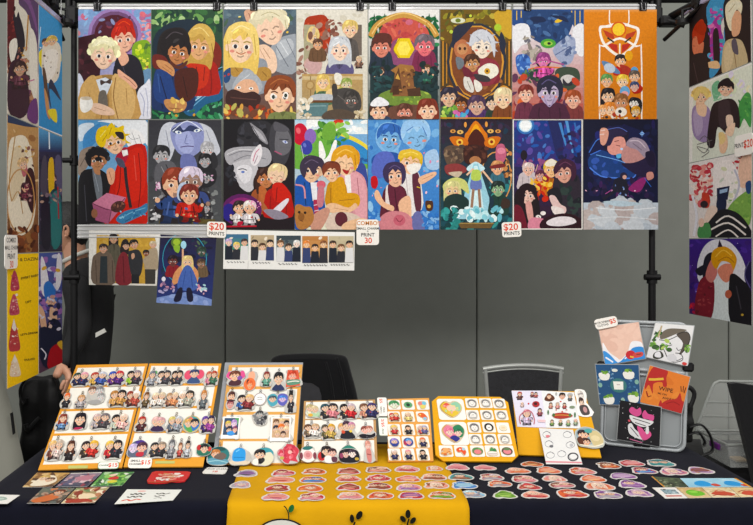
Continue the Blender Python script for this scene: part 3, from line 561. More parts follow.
POST[10] = ('black poster of grey profile heads over two people in red and orange', 223.6, 294.3, ZM, ZB, '''R 15 40 325 525;G 141318 1c1218;S 2a292e 75 110 100 60 180 45 230 70 240 140 190 180 100 180;S 3c3b41 230 60 290 70 315 130 290 230 240 240 215 150;N 30 80 60 200 160 8 20 70 2a2a30,1a1a20,3a3a42;S 66656b 250 80 290 85 312 130 305 180 270 200 240 170;S 54535a 240 50 300 80 290 95 240 90;E 285 140 12 6 20 c8d0e8;E 286 140 4 4 0 3c50a0;L 2c2c34 4 260 128 300 130;L b05878 5 238 180 270 195
S 8a898f 130 55 150 90 175 130 210 150 190 100 160 75;S b0afb5 142 75 160 110 200 140 180 105;L 3c3c44 3 140 70 170 120
S a9a8ae 20 190 60 165 150 160 210 170 225 220 190 250 100 235 40 240;L 6c6c74 3 40 200 100 180 180 190;L 6c6c74 3 60 225 120 200 200 215;L d8d8dc 3 30 195 80 175 140 175;S c4c3c8 50 240 120 215 160 230 165 310 130 360 90 340 80 320 60 290;S dcdbe0 70 260 110 240 140 260 130 310 100 320;L 3c3c44 4 80 262 100 258 118 265;E 100 272 8 5 0 5c78c0;L 4c4c54 3 55 285 75 300;S e4e0e4 135 230 140 190 175 150 185 190 170 230 150 245;L c87890 4 145 225 155 190 172 170;L 8c6c80 3 150 235 165 200
N 22 30 250 60 330 8 18 71 2c2c34,1c1c22;S 2c1a16 145 330 160 280 210 262 230 300 220 380 170 400;B 200 340 130 110 9c5430;H 200 300 40 c07c50 3a2018 l -4;S b8683c 170 340 200 345 215 410 180 420;B 255 340 120 130 b02420;H 250 285 42 eccaac e4cc9c sz 10;S c83028 230 330 270 320 310 370 300 400 240 400;L 7a1210 4 250 340 245 400
S e0dce4 230 440 290 390 300 400 270 440 240 460;S a8643c 165 400 185 400 215 445 205 455 175 430;S 8c8494 190 440 250 440 300 470 240 480
E 95 440 88 72 0 5c1c5c;E 95 440 66 56 0 8c2c70;E 95 445 44 36 0 c04c88;E 40 450 30 40 0 2c2480;C 85 455 110 2c2020 d8d0d0 sk;C 130 455 110 eae2d8 d8d0d4 sk;S b82840 80 490 100 490 95 505 75 505;L b82838 7 20 512 160 510;N 20 120 400 180 430 3 6 72 e88cb8,f0b0d0''')
POST[11] = ('bright picnic poster with balloons and three smiling friends', 294.9, 367.4, ZM, ZB, '''R 327 45 645 525;G 58a0d8 e8e8d0;g 327 45 645 110 a8d0e8 f0f4f0;N 20 380 45 640 100 10 24 80 f4f6f4,d8e8f0,ffffff;S 6cac44 327 120 420 90 520 100 645 170 645 260 327 260;S e8d44c 520 110 580 120 645 160 645 190 560 150;S d84434 500 50 540 50 520 80 480 90;S 3c8cc8 500 120 560 130 645 180 645 240 500 200;N 34 430 60 560 160 8 22 81 58983c,78b44c,3c7c30,94c858;S 70a840 450 80 480 60 505 80 500 130 450 130
E 350 110 34 48 0 c8283c;E 342 95 10 14 -20 e86c74;E 395 120 26 34 0 8c6cb8;E 378 168 26 32 0 3c44a0;E 370 158 7 10 -20 6c78c8;L d8d8d8 2 380 200 390 260;L d8d8d8 2 355 160 372 250
S f4f4f0 432 150 445 145 462 200 455 220 475 200 498 140 512 145 500 200 490 235 440 235;N 16 560 200 645 280 6 16 82 2c5c9c,48a050,3c4c7c;S 3c4c94 590 250 630 240 645 300 640 360 610 340
B 388 300 130 200 1f4c94;S 2858a8 330 310 380 300 400 400 380 520 327 520;S 2858a8 430 330 455 350 450 440 420 460;L 10305c 4 370 320 375 420;P e8e8ec 395 320 425 320 425 400 405 400;P b03450 408 395 424 395 434 460 415 480;L e8d8e0 3 410 420 430 415;L e8d8e0 3 412 445 432 440;H 402 265 52 e9bf9d 3a2f44 s 6;S 3a2f44 350 270 355 230 400 208 445 225 455 270 430 250 410 290 385 255 370 300;L 6c5c78 3 370 240 400 222 430 236
B 575 270 140 240 d898a0;S e0a4ac 530 300 560 280 600 280 635 330 640 480 600 480 580 400;L a86470 3 600 300 610 400;P f0ece8 545 290 570 285 575 370 550 370;H 552 230 56 f2c9a2 d8982c sz 8;S e0a434 485 240 495 185 540 158 590 170 602 230 590 270 575 215 540 195 510 220;L f4c864 4 510 200 545 178 580 190;L a86818 3 590 200 592 245;S a83030 535 262 560 268 570 252 560 282 545 280
B 510 310 90 110 c88c1c;S d89c24 490 320 540 300 545 400 500 410;H 488 275 40 f0c4a0 6c3424 s -6;S 7c3c28 450 290 455 250 485 235 520 245 525 290 505 262 480 258 462 275;E 442 330 20 18 0 d86878;S c87c88 430 340 455 345 450 420 425 420
S d89c20 490 390 540 368 600 370 612 410 580 440 510 430;L a06c10 3 520 400 590 392;S eabf98 465 420 500 410 560 430 590 410 600 430 550 455 480 450;L b07850 2 500 432 560 442;S d8c4b4 480 460 560 450 620 480 600 525 470 525;E 530 480 28 32 0 5c2430;S eabf98 540 500 590 480 640 480 645 525 540 525;S c89480 400 470 460 430 480 450 440 525 400 525
L d8949c 7 330 330 365 340 372 390;S b07840 327 430 345 415 370 425 400 430 410 480 380 520 335 515;E 355 470 14 18 0 8c5a2c;E 372 452 6 6 0 2c1c14;E 346 450 6 6 0 2c1c14;L 5c2c1c 3 350 485 362 490''')
POST[12] = ('light blue poster of two people back to back under two blue faces', 368, 439, ZM, ZB, '''R 15 48 322 525;G 5c98d4 3c7cc8;N 60 15 48 322 525 8 26 90 7cb4e4,4c88cc,98c8ec,3870bc;S 88bce8 50 150 60 80 110 60 160 90 150 170 100 200;H 108 130 54 78b0e0 3868b4 s 4;H 222 120 62 88bce8 a8d0f0 sz -8;S 9cc8f0 160 110 170 60 230 50 280 90 275 130 250 90 220 80 190 100;L 3868b0 3 180 100 210 80;L 3868b0 3 250 80 268 120;L 2c58a0 3 70 120 90 90;B 108 195 110 60 3460b0;S 2c54a0 30 220 80 190 150 200 170 260 60 280
S a8c8e8 260 200 310 180 322 260 270 260;N 16 20 180 320 420 4 9 91 e8a8c0,f4c8d8,d888ac;S 5c6cc0 50 200 110 190 130 240 80 300 30 280
B 190 260 110 180 e4e0dc;S e8e4e2 160 290 200 270 230 300 235 420 200 470 165 450;S 5c2838 205 290 235 290 245 430 220 440;L b8a8ac 3 180 300 190 420;S edbc98 235 300 300 275 306 292 245 330;L b07c60 2 250 308 295 288;L e0c030 4 225 340 240 345
H 200 235 48 f0c39e d8b030 s 10;S e4c044 145 220 155 185 200 180 245 195 240 225 205 205 170 215;L f8e078 3 165 200 200 190 230 200;S f0ece4 182 248 240 240 235 270 200 285
B 130 330 110 160 5c2030;S e8dcd8 92 345 108 340 112 430 92 430;S 642438 100 335 150 330 175 380 165 450 120 450;L 3c1020 4 130 350 140 440;H 130 290 48 eebc9c 34294c s -8;S 3a2e52 82 300 88 255 125 235 170 250 178 300 160 330 158 280 130 262 105 280 105 325;L 645484 3 105 262 130 248 155 262;S edbc98 45 360 60 358 85 405 125 425 120 445 75 425 45 390;S c0242c 28 300 50 295 58 325 48 348 30 340;S edbc98 145 420 180 380 200 400 200 520 180 520
S d0848c 70 470 120 445 190 460 210 525 60 525;E 150 485 26 24 0 c46474;L 7c2c3c 3 135 475 150 492 165 478;S 6c70a8 210 460 240 450 260 525 210 525;S 4c2c1c 262 405 278 400 295 405 292 440 268 442;E 278 425 8 8 0 d8a850;N 26 20 450 60 525 6 16 92 3c78c8,6ca8e0;N 26 250 450 322 525 6 16 93 3c78c8,5c98dc,88b8e8''')
POST[13] = ('dark poster with a golden flame shape above a figure in white light', 440.4, 511.8, ZM, ZB, '''R 326 48 640 525;G 281c2c 1c4c58;N 40 326 50 640 250 6 20 100 30243c,3c2c48,20283c,1c3448;N 60 326 300 640 525 8 24 101 1c5460,2c7c80,16404c,0f3038,3c9490
S d8781c 432 120 445 100 480 55 520 100 532 120 520 170 440 170;S f0a830 450 130 482 68 512 130 500 160 465 160;S 4a1c14 448 130 482 90 518 130 515 180 450 180;S d07024 365 130 400 122 440 135 445 160 400 172;S d07024 590 130 560 122 525 135 520 160 560 172;E 410 148 15 15 0 f0c050;E 550 146 15 15 0 f0c050;E 410 148 7 7 0 8c2c14;E 550 146 7 7 0 8c2c14;E 412 104 14 9 0 e8b868;E 380 100 12 8 0 d89850;E 545 100 14 9 0 e8b868;E 578 100 12 8 0 d89850;E 435 72 6 12 0 e8a050;E 527 70 6 12 0 e8a050;E 380 100 4 4 0 421;E 412 104 4 4 0 421;E 545 100 4 4 0 421;E 578 100 4 4 0 421
O 570 300 66 110 5 d89c5c;N 20 590 180 640 300 5 14 102 c88850,e0b078,7c5030;S 5c4a3c 340 180 380 160 430 180 425 230 360 250;N 24 345 165 425 240 6 16 103 6c5444,4c3c34,8c745c;S 8c3c3c 345 250 400 240 440 260 430 280 360 290;S c8b8a0 360 280 420 275 400 300
S c06480 570 170 585 155 605 160 615 200 600 235 570 225;E 592 185 18 14 0 e088a0;B 575 275 60 60 3c6c7c;H 575 260 28 e8b088 c89060 s;S 7c2c2c 545 250 600 240 605 255 550 262
S 3a1c18 425 190 440 165 480 158 520 172 532 210 515 240 440 240;N 16 430 165 528 215 8 16 104 4a2820,2c1410,5c3428;E 478 228 26 20 0 b07850;S c8e8f0 440 260 470 235 490 235 520 260 500 275 455 275
P 9cd0e0 470 240 490 240 570 480 400 480;P d4f0f4 474 250 488 250 520 470 440 470;L e8c0a0 8 440 290 470 262;L e8c0a0 8 560 330 510 270;S 6c7cb8 464 300 498 300 505 350 458 350;S b8d060 465 270 498 270 500 310 462 310;L 9c7860 12 470 350 462 430;L 9c7860 12 494 350 500 430;L e8e8ec 10 460 440 458 470;L e8e8ec 10 502 435 515 470
S ccd07c 335 340 360 310 400 300 440 320 450 370 420 350 400 345 360 390;H 378 355 34 e8c898 d4d090 l;S 1c3430 345 390 400 370 450 400 430 450 350 450;B 580 370 80 90 1c3c34;H 578 350 30 8cb084 1c2c28 s;S 1c3444 540 380 560 400 545 450;S 3c2c24 600 390 630 400 625 430 590 430
N 36 380 430 590 490 8 20 105 c4ecf0,8cd0dc,e8fafa,6cb8c8;P 6c5430 400 495 560 495 545 520 415 520;L a88c50 4 400 498 560 498;N 30 330 440 400 520 8 18 106 143c40,2c8480,3ca09c''')
POST[14] = ('deep blue night poster with a white moon over a campfire party', 512.4, 582.2, ZM, ZB, '''R 28 45 340 520;G 14306c 341420;g 33 50 336 250 1c3c84 3a2c6c;N 60 33 60 330 240 8 24 110 2c58a8,1c3c80,4c78c0,3a3080,5c4c9c;E 85 72 40 38 0 3c74b8;E 85 72 30 29 0 b8dcf0;E 85 72 25 24 0 f4f8fa;P 22285c 185 50 260 50 250 210 225 210;P 4c88c8 232 60 245 60 270 160 262 160;P 5c98d4 262 52 275 52 300 190 292 190;P 3c70b8 300 60 308 60 322 130 316 130;N 30 240 100 336 260 8 20 111 2c2050,1c1c44,40306c
N 40 50 220 240 330 8 20 112 6c3c78,8c4c80,4c3070,a85c80;E 78 200 15 22 0 1c1420;L b89088 4 82 220 70 250;L c8a094 4 140 240 130 270;B 98 270 90 80 c8bcc0;H 98 262 26 e4b8a4 d8c4c0 s;S b8283c 130 300 165 285 200 300 190 350 140 350;H 150 290 22 d8a090 5c2c40 s
H 200 260 34 eebc88 d8b040 s;S e8e0d0 172 235 200 215 225 232 215 245 180 248;B 200 300 80 70 c8742c;N 40 110 300 220 400 6 18 113 e8a030,c83828,f0c858,8c2430,d86a28
S 2c2430 215 290 250 270 320 290 338 400 330 500 230 500 200 420;N 24 240 300 330 480 8 20 114 1c2c2c,2c3c38,1a1c24;S 1c1a22 180 360 230 340 250 400 220 420;H 255 275 42 d8a08c 3c1c30 s -8;S 3c1c34 220 280 220 235 260 215 305 235 310 290 290 310 285 262 250 250;L 6c3c58 3 235 245 262 230 290 245
S 1c1218 36 380 60 340 110 330 140 380 150 470 130 520 36 520;H 95 370 38 e8c0b0 201418 l 6;S 201018 50 370 60 335 95 320 128 345 130 390 112 360 85 355 75 420;S d8a098 85 410 110 405 120 480 100 490;S 6c1c2c 33 420 70 430 90 520 33 520
S e0c0bc 190 380 215 375 240 410 265 425 260 450 220 440;S e8dcd8 200 420 250 430 255 450 215 455;E 142 466 12 9 0 f0e8e4;E 163 450 12 9 0 f0e8e4;L 2c1018 3 140 462 148 470;S d8889c 110 470 180 480 190 520 100 520;S 2a0e18 170 470 270 450 338 480 338 520 160 520;S e4dce0 180 485 230 465 290 468 310 490 250 505 190 502
L eae6e0 5 30 47 338 47;L eae6e0 5 30 518 338 518;L eae6e0 5 30 47 30 518;L eae6e0 5 337 47 337 518''')
POST[15] = ('dark navy poster of a close couple above an ice rink', 583, 657.6, ZM, ZB, '''R 345 45 670 525;G 10122c 0e1436;N 50 345 50 670 380 8 26 120 151a3c,1c1c44,100e28,201c4c;E 510 220 150 150 0 171b44;N 20 380 110 640 330 10 24 121 1c2450,24286a,1a1a40;E 600 108 8 8 0 9cc4f0;L 5c88d0 3 600 95 600 122;L 5c88d0 3 588 108 612 108;L 4c78d0 4 370 190 400 140 420 130
S 1f1a30 420 110 450 85 500 78 540 100 535 140 500 160 470 140 440 180;L 5c70c0 3 450 90 500 82 536 100;S 22407c 370 210 420 180 470 200 520 230 575 260 560 300 500 310 420 290 372 260;N 16 380 200 560 290 8 20 122 2c4c98,244080,3c5cb0;L 5c88e8 5 372 255 420 292 480 300 560 300 575 270;L 4c78d8 4 375 200 420 180;L 7cb0f0 3 400 200 500 225 560 250
S e09c90 455 150 480 125 520 125 530 170 510 195 470 200 450 180;S 2c2444 430 150 450 100 500 85 535 110 510 118 480 125 460 160;L 6c3438 3 488 158 505 162;L 4c2428 3 480 142 500 138;E 512 175 7 5 20 b8d8f8;S dca08c 418 90 445 85 455 110 440 155 420 150;L e8d0c8 4 420 95 440 92;L e8d0c8 4 416 112 436 110
S c08c88 512 190 530 160 570 170 610 205 600 225 550 240 515 225;S 9a8a9c 530 150 560 125 610 140 635 190 615 215 580 180 545 168;L d0c0cc 4 545 140 585 140 615 170;L 6c5c70 3 560 150 600 180;S 60b0e0 488 200 508 195 508 212 492 215
S 241c3c 510 240 560 235 610 215 640 180 660 210 655 280 620 300 580 290;S 1b1430 615 190 650 190 655 250 625 240;S c88c80 620 280 645 275 650 300 625 310;N 30 400 300 640 390 8 22 123 2c1c44,3c2054,54245c,1c1838;S 8c2c6c 540 350 580 310 620 300 590 360;L 3c68c0 3 610 300 640 340;L a04c88 4 440 370 500 340 540 380
N 9 350 355 660 357 3 5 124 d898c0,f0c0d8;B 505 300 60 60 1f2034;S 1c1c2c 480 310 520 300 540 340 530 400 490 420 500 370;L 1c1c2c 12 490 350 450 380 430 395;L 1c1c2c 12 520 350 525 410;E 520 292 16 16 0 26223c;E 524 297 9 9 0 d8a898;N 12 480 330 540 400 3 6 125 6c88c8,9cb4e4
g 345 408 670 525 bcc8d4 b0a09c;N 60 350 410 670 520 20 60 126 c0c8d0,b4bec8,bcb0ac,c8ced4,b4a8a6;S b8ccd8 430 405 480 400 560 405 600 415 500 425;L e4e8ec 4 400 430 520 440 660 430;L d8dce0 4 360 480 500 470 660 482''')
rows = ['top', 'lower']; colw = ['first', 'second', 'third', 'fourth', 'fifth', 'sixth', 'seventh', 'eighth']
for k in range(16):
    d, pa, pb, zt, zb, src = POST[k]
    xa, xb = colx(pa), colx(pb); r = random.Random(k)
    y = RY-.008 if k < 8 else RY-.0045
    o = Art().run(src).build('art_poster', [(xa, y, zt), (xb, y, zt), (xb, y, zb), (xa, y, zb)], base='e8e4de', m=M_PAINT)
    tag(o, d, 'poster', 'posters hung along the back display')

# ------------------------------------------------------------------ prints on the left side arm
LX = -1.09
def side_left(y0, y1, z1, z0, dx=0): return [(LX+dx, y0, z1), (LX+dx, y1, z1), (LX+dx, y1, z0), (LX+dx, y0, z0)]
A0, A1, B1 = 2.83, 3.155, 3.45
zs = (2.49, 2.003, 1.508, 1.028)
LS = [
 (A0, A1, 0, 'cream print with dark red and purple shapes and a golden pole, nearest on the left', '''Q 20 -95 155 20 160 515 20 458;G e4dfd0 d8cfc0;S 5c4468 90 -40 155 0 160 300 140 190 110 60 70 10;S 7c5488 60 -20 110 20 150 130 140 60 100 -30;S 5c1c22 20 -60 50 -20 55 60 90 140 70 240 40 290 20 250;N 24 20 -60 70 280 5 14 201 7c2c30,3c1418,8c3a34;S e8e4d8 30 170 60 150 72 200 62 260 36 240;S 26202c 50 90 70 60 90 110 98 180 80 250 90 330 60 340 50 250 66 180;S 26202c 45 75 52 50 62 90;S 26202c 62 70 70 45 78 90
L b8863c 6 112 60 104 200;N 60 24 240 150 460 5 15 202 8c5c4c,a87860,4c2c38,b88868,6c3c5c;S 3a2030 30 260 90 250 120 420 80 480 24 440;S e8e4d8 118 120 150 180 150 400 120 330;L c87aa0 5 30 320 110 326 140 320;N 24 60 180 110 270 4 10 203 d0a050,c08478,704848;S 6c3c78 120 420 150 400 155 500 110 480;C 75 300 110 3a2428 5c3040 sg'''),
 (A0, A1, 1, 'print of a pale round shape with dark figures on golden brown', '''Q 20 -10 160 30 165 545 20 540;G c49a64 6c3c24;N 30 20 0 160 530 8 24 210 d8b478,b08050,e0c090,9c6c40;P 2c3c5c 22 -10 160 30 100 30 22 20;S efe6d0 26 120 60 70 110 80 140 200 150 330 130 440 60 470 26 380;S e0d0b0 40 140 80 110 110 180 70 300 40 320;L b8925c 5 60 40 30 240 40 330;L b8925c 4 40 330 70 290 90 380;N 26 70 110 140 190 5 12 211 5c3c34,d8b468,e8d4b0,8c5c54;S 3c2024 110 200 140 210 150 320 132 380 100 290;S c06c74 78 170 100 160 110 210 90 230;H 90 180 20 ecc4a8 d0b080 c -20;C 100 290 70 4a2c34 6c3040 sk l;N 20 90 260 130 330 4 8 212 7c3048,2c1c28,b88c88;O 80 330 62 130 5 c89860;N 40 26 440 160 530 6 20 213 7c4428,4c2414,9c5c34'''),
 (A0, A1, 2, 'yellow chart of four pink mountain shapes with small black captions', '''Q 40 72 130 78 125 447 25 495;G ffd21a fccc12;T 88 92 13 2a2418 3 WHELY & DAZINESS;L c09010 1 45 84 60 84'''),
 (A1, B1, 0, 'sky blue print of two figures in white, far column on the left', '''Q 150 20 245 120 250 560 160 540;G 4c9cd4 3c90cc;P e8e8ec 160 540 250 560 250 556 160 536;S e8d840 155 230 200 200 235 210 240 280 170 300;L dce8f0 3 160 120 150 240;S e8e0d0 170 200 200 180 240 210 235 330 200 360 170 320;H 182 190 16 eab894 4c3428 s;H 206 185 18 ecc4a0 d8b860 c;S f4f0e8 175 250 195 220 230 230 225 300 200 350 180 320;S 5c4434 170 290 180 300 190 350 200 470 185 430;S 2c3450 205 340 240 410 240 420 200 380 210 470 195 400;S c89464 178 380 195 420 205 500 190 480;S e8d840 195 470 225 460 230 510 210 500;N 12 160 200 235 340 3 7 220 f4f0ea,d8d0c4,5c4c44'''),
 (A1, B1, 1, 'dark print of a crowd round a yellow-haired figure in teal', '''Q 170 60 250 95 250 520 170 530;G 2c2c4c 343040;g 170 55 250 150 5ca8dc 2c3460;L e8f4fc 4 205 60 207 140;N 50 170 160 250 500 5 16 230 3a3450,524868,26243c,6c5c74,1e2c3c;S 5c5878 225 180 245 170 250 300 235 300;S 4c4858 180 190 195 170 200 300 176 300;H 215 250 16 e0b090 4c3c44 s;S e0b838 203 190 220 180 222 300 205 310;B 225 290 50 200 1c4c54;S 2a7878 210 330 240 300 248 420 240 500 215 500;L b83440 4 235 280 238 400;S 1c1c2c 180 340 205 320 210 500 180 500;N 20 175 290 245 340 4 9 231 b89c8c,7c6c78,405c6c'''),
 (A1, B1, 2, 'blue and purple print of a blue-haired figure among swirling shapes', '''Q 135 75 198 78 195 415 120 465;G 4c5ca0 5c3c50;N 60 125 80 198 250 5 14 240 7c88c8,d0d4ec,5c4c98,9c6cb0,3c4890;S e8e8f0 140 90 150 100 160 160 150 200 138 180;S e8e8f0 185 85 196 95 194 160 180 180;E 148 118 8 5 -30 e0b040;E 186 126 7 5 20 e0b040;S 3c78c8 145 170 160 155 178 180 172 215 150 210;H 165 215 16 e8bc9c 3c70c0 s;S e4b898 160 240 178 245 182 300 165 340;B 172 270 46 100 1e2038;S dcb090 128 230 145 250 150 320 135 310;N 24 125 200 195 320 4 10 241 e4c8b8,c89890,d8d4e4,28284c;S 1e2038 130 300 190 320 196 380 150 440 125 400;S b82830 160 370 196 350 196 415 150 440;S e0b040 180 350 196 340 196 370;L e8e4f0 4 130 370 145 390 140 410'''),
]
for y0, y1, rw, lab, src in LS:
    a = Art().run(src)
    if rw == 2 and y0 == A0:
        def peak(cx, cy, w_, h, c1, c2, tip, sd):
            a.poly(catmull([(cx-w_*.5, cy+h*.5), (cx-w_*.42, cy), (cx-w_*.12, cy-h*.5), (cx+w_*.15, cy-h*.48), (cx+w_*.42, cy+.05*h), (cx+w_*.5, cy+h*.48), (cx, cy+h*.56)], 3), c1)
            a.noise(26, (cx-w_*.34, cy-h*.3, cx+w_*.34, cy+h*.46), 1.2, 4, sd, c2)
            if tip: a.poly([(cx-w_*.2, cy-h*.34), (cx, cy-h*.68), (cx+w_*.22, cy-h*.32), (cx+w_*.08, cy-h*.2), (cx-w_*.08, cy-h*.24)], 'efe6dc')
        peak(60, 150, 26, 55, 'b8485c', ['d06a78', 'a03450', 'e0a0a0', 'c85868'], 0, 1)
        peak(56, 222, 30, 58, 'c05868', ['d88888', 'a83c54', 'ecc0b8'], 0, 2); a.ell(64, 193, 4, 4, 0, 'f4ece4')
        peak(53, 322, 34, 85, 'b8484c', ['e8c0b0', 'd06860', 'f4ece4', 'a83c44'], 1, 3)
        peak(52, 420, 34, 60, 'e8d4b8', ['f4ece4', 'd8a890', 'ecdcc8', 'd0a080'], 1, 4)
        for x, y, t in ((103, 143, 'SWEET BABY'), (98, 217, 'LEFT'), (98, 315, 'LET\'S DREAM'), (98, 398, 'DULLED')): a.text(x, y, 9, '2a2418', t, -6)
    o = a.build('art_print', side_left(y0+.002, y1-.002, zs[rw]-.002, zs[rw+1]+.002), m=M_PAINT, base='ece8e0')
    tag(o, lab, 'print', 'prints on the left side arm')
b = MB(); b.box((LX-.004, (A0+B1)/2-.1, 2.502), (.012, B1-A0+.25, .024), .003); rl = b.build('side_rail', m_clr2)
tag(rl, 'clear lilac-tinted rail holding the prints on the left side arm', 'rail')
# ------------------------------------------------------------------ prints on the right side arm
RX = 1.62
R0, R1 = 3.465, 2.965
rz = (2.545, 2.218, 1.891, 1.565, 1.238)
RS = [
 ('dark print with red-haired and white-haired profiles around a rainbow glow, topmost on the right', '''Q 83 60 322 -100 318 270 83 385;G 20181a 261c1c;S 4898c8 150 40 215 -40 240 -40 215 60 220 200 200 300 160 340 170 200;S a83c98 165 130 200 70 215 110 205 230 170 260;N 34 155 40 215 300 5 14 250 c850a8,5cb0dc,8c4cb0,e078b8,4ca8b8;S 241a20 175 150 195 140 200 270 180 290;S e8c090 150 280 190 270 200 300 160 300
S b8402a 95 150 110 110 135 90 145 130 140 180 120 200 100 190;S d88060 96 180 112 165 120 200 140 190 130 250 100 240;S a83420 100 130 125 95 150 120 140 160 118 150;L 3c1c18 2 98 172 108 170;L 8c3c30 2 97 205 106 208;L 3c2420 2 268 88 280 90;L 8c4c3c 2 266 132 280 130;S 2a2224 90 270 110 240 150 250 155 370 85 400;L 4a3a3c 3 100 280 120 380;S d8d4cc 205 120 230 60 215 150 225 200;S 1c1a1e 215 30 240 -20 235 60 222 140
S eae0c0 225 90 225 30 260 0 285 25 280 70 265 50 250 100 260 130 240 140;S e4ae88 250 70 270 55 282 80 275 150 250 165 245 120;S eae4c8 232 40 262 12 284 30 262 52 240 100;L b8a880 3 235 60 260 25;S c8b48c 210 240 225 185 265 175 290 200 300 290 215 330;S d8c49c 215 240 235 190 250 260 225 320;L 8c7450 3 250 190 262 300;S 5c5460 245 185 262 178 270 240 250 230;L eae6e0 4 318 -100 318 270'''),
 ('pale print of a blond person beside a black-haired person in dark coat', '''Q 80 385 322 268 345 665 90 726;G e4ead8 dde4d4;P f0efe8 80 385 322 268 322 276 80 393;P f0efe8 80 385 96 378 102 720 88 726;N 20 220 320 320 420 8 22 260 e8e8b0,dce8c8,f0ecc8,e4dcf0;S 78b890 170 370 195 350 205 400 185 440 172 410;N 10 168 350 205 440 4 10 261 98d0a8,5ca880;S 4c9c50 285 440 310 400 330 430 335 560 305 520 290 560 280 480;N 12 280 420 335 560 4 12 262 6cb85c,3c8848
S 9c88b0 95 480 130 455 165 480 175 560 160 630 105 600;S b4a4c4 100 500 125 470 140 560 115 600;S e8b898 110 440 140 440 140 500 115 490;S f0ccac 112 460 150 460 148 510 118 500;H 128 420 32 f0cbaa dcbc70 c;S e8d080 98 420 112 385 140 378 158 410 150 430 130 400 108 440;S 2c2224 165 520 175 460 200 440 250 430 280 470 290 560 270 560 240 590 200 560 190 650 160 640;S 3c3034 200 450 240 440 250 540 210 560;H 225 385 32 ecc4a8 1e1a20 s;S 1e1a20 198 385 205 350 235 338 250 370 235 378 210 372;S ecd0b8 232 510 255 505 262 540 240 560;S f0d0b4 240 560 270 540 262 600 235 590;S e8c0a0 210 620 235 590 245 640 235 680 215 675;S e8cc8c 205 590 225 585 235 620 215 640
L 6c6868 3 130 620 150 600 170 640 150 680 120 650 170 670 140 700;L 6c6868 3 120 640 180 620'''),
 ('blossom print with white figure and black striped cloth, third down on the right', '''Q 92 240 345 190 352 560 100 569;G eae4e0 e0d8d4;N 90 95 245 190 420 6 18 270 d86468,e89890,c84450,f0c8b8,b83c44,f4e4dc;N 30 260 210 340 290 4 12 271 d84c54,e89890,c03840;S f0eae6 200 250 260 230 300 300 310 400 250 420 200 380;S e8c0a8 300 230 345 200 345 330 300 340;N 30 205 260 290 420 5 14 272 e0e4e8,f4f0ee,c8d0c0,d8dcb8,eae0dc;L c0c0d0 8 280 270 300 340 270 430;P 1c2440 210 350 262 340 255 400 212 405;P 9cb8d8 222 358 255 350 252 366 222 374;S 1c2440 212 400 250 400 240 470 215 480;S 7ca850 255 440 345 360 345 500 300 510;N 16 260 380 345 500 5 14 273 94bc5c,6c9c48;S 2c4878 325 330 345 320 345 370 330 370
L e8e8f0 10 110 380 130 470 120 560;S c84838 150 370 180 380 180 430 158 430;E 160 420 16 16 0 2c2024;S e8d0c0 180 430 215 440 190 520 160 500;S 18181c 200 470 240 440 300 460 345 520 345 565 160 560;L e4ded8 7 210 500 260 470 330 520;L e4ded8 7 190 530 260 500 330 550;L e4ded8 6 210 560 260 530 300 560;S 4c8c50 140 520 180 500 190 560 140 565;E 150 500 12 20 0 e8c4b0'''),
 ('violet print of two close figures before a pale moon, lowest on the right', '''Q 98 88 350 80 350 468 118 412;G 3c2480 442058;N 50 98 85 350 430 6 20 280 4c3094,2c1a6c,5c3aa0,3a2070;N 20 100 90 340 400 1.5 3 281 d8d0f0,f0e8ff;S dcdce4 140 180 160 120 200 88 260 100 310 170 330 260 300 300 160 290 138 230;E 350 250 30 60 0 1c1440;L 5c5488 4 340 190 322 250 345 310;N 12 118 370 150 415 5 10 282 d83840,a82848
S 1c1a28 160 190 172 158 195 150 205 190 185 230 190 270 160 260;S 1c1a28 130 230 165 205 175 230 150 255;S dce4e4 195 290 230 270 262 290 272 450 200 440;S 7c2430 145 290 175 255 205 290 200 430 140 415;N 20 145 290 195 420 4 10 283 8c3038,642028,a04448;S c87870 170 255 185 190 200 185 215 240 195 285;S d88870 215 230 245 200 280 215 260 280 235 275;S d89a2c 190 190 195 140 235 120 270 140 290 180 278 230 265 200 230 190 210 225;L f0c050 5 205 170 235 138 270 165;P 2a1c30 212 125 218 88 232 122;L 9c6420 3 215 190 250 170 280 195
S 18161c 262 280 275 245 310 270 350 330 350 470 270 450;E 260 335 13 18 0 b86048;E 315 423 5 5 0 c0a040;L 3c3840 4 290 300 310 400'''),
]
for k, (lab, src) in enumerate(RS):
    o = Art().run(src).build('art_print', [(RX, R0-.002, rz[k]-.002), (RX, R1+.002, rz[k]-.002), (RX, R1+.002, rz[k+1]+.002), (RX, R0-.002, rz[k+1]+.002)], m=M_PAINT, base='ece8e0')
    tag(o, lab, 'print', 'prints on the right side arm')
b = MB(); b.box((RX+.005, (R0+R1)/2+.02, 2.557), (.012, .62, .022), .003); rl = b.build('side_rail', m_clr2)
tag(rl, 'clear lilac-tinted rail holding the prints on the right side arm', 'rail')
for s, X, ys, z in ((-1, LX, (2.95, 3.42), 2.505), (1, RX, (3.38, 3.06), 2.56)):
    for i, y in enumerate(ys):
        c = tag(empty('binder_clip', (X, y, z), '', 'clip'), 'black binder clip on the %s side rail, %s of its two' % ('left' if s < 0 else 'right', 'farther' if (y > 3.3) else 'nearer'), 'clip', 'binder clips on the side rails')
        b = MB(); b.prism([(X-.012, y-.016, z-.02), (X-.006, y-.016, z+.014), (X+.018, y-.016, z+.014), (X+.022, y-.016, z-.02), (X+.014, y-.016, z+.008), (X-.004, y-.016, z+.008)], (0, .032, 0)); b.build('clip_body', m_blk, c)
        b = MB(); b.tube([(X+.004, y, z+.014), (X+.004, y+.002, z+.05), (X+.004, y, 2.60)], .0014, 6); b.build('wire_hook', m_wire, c)

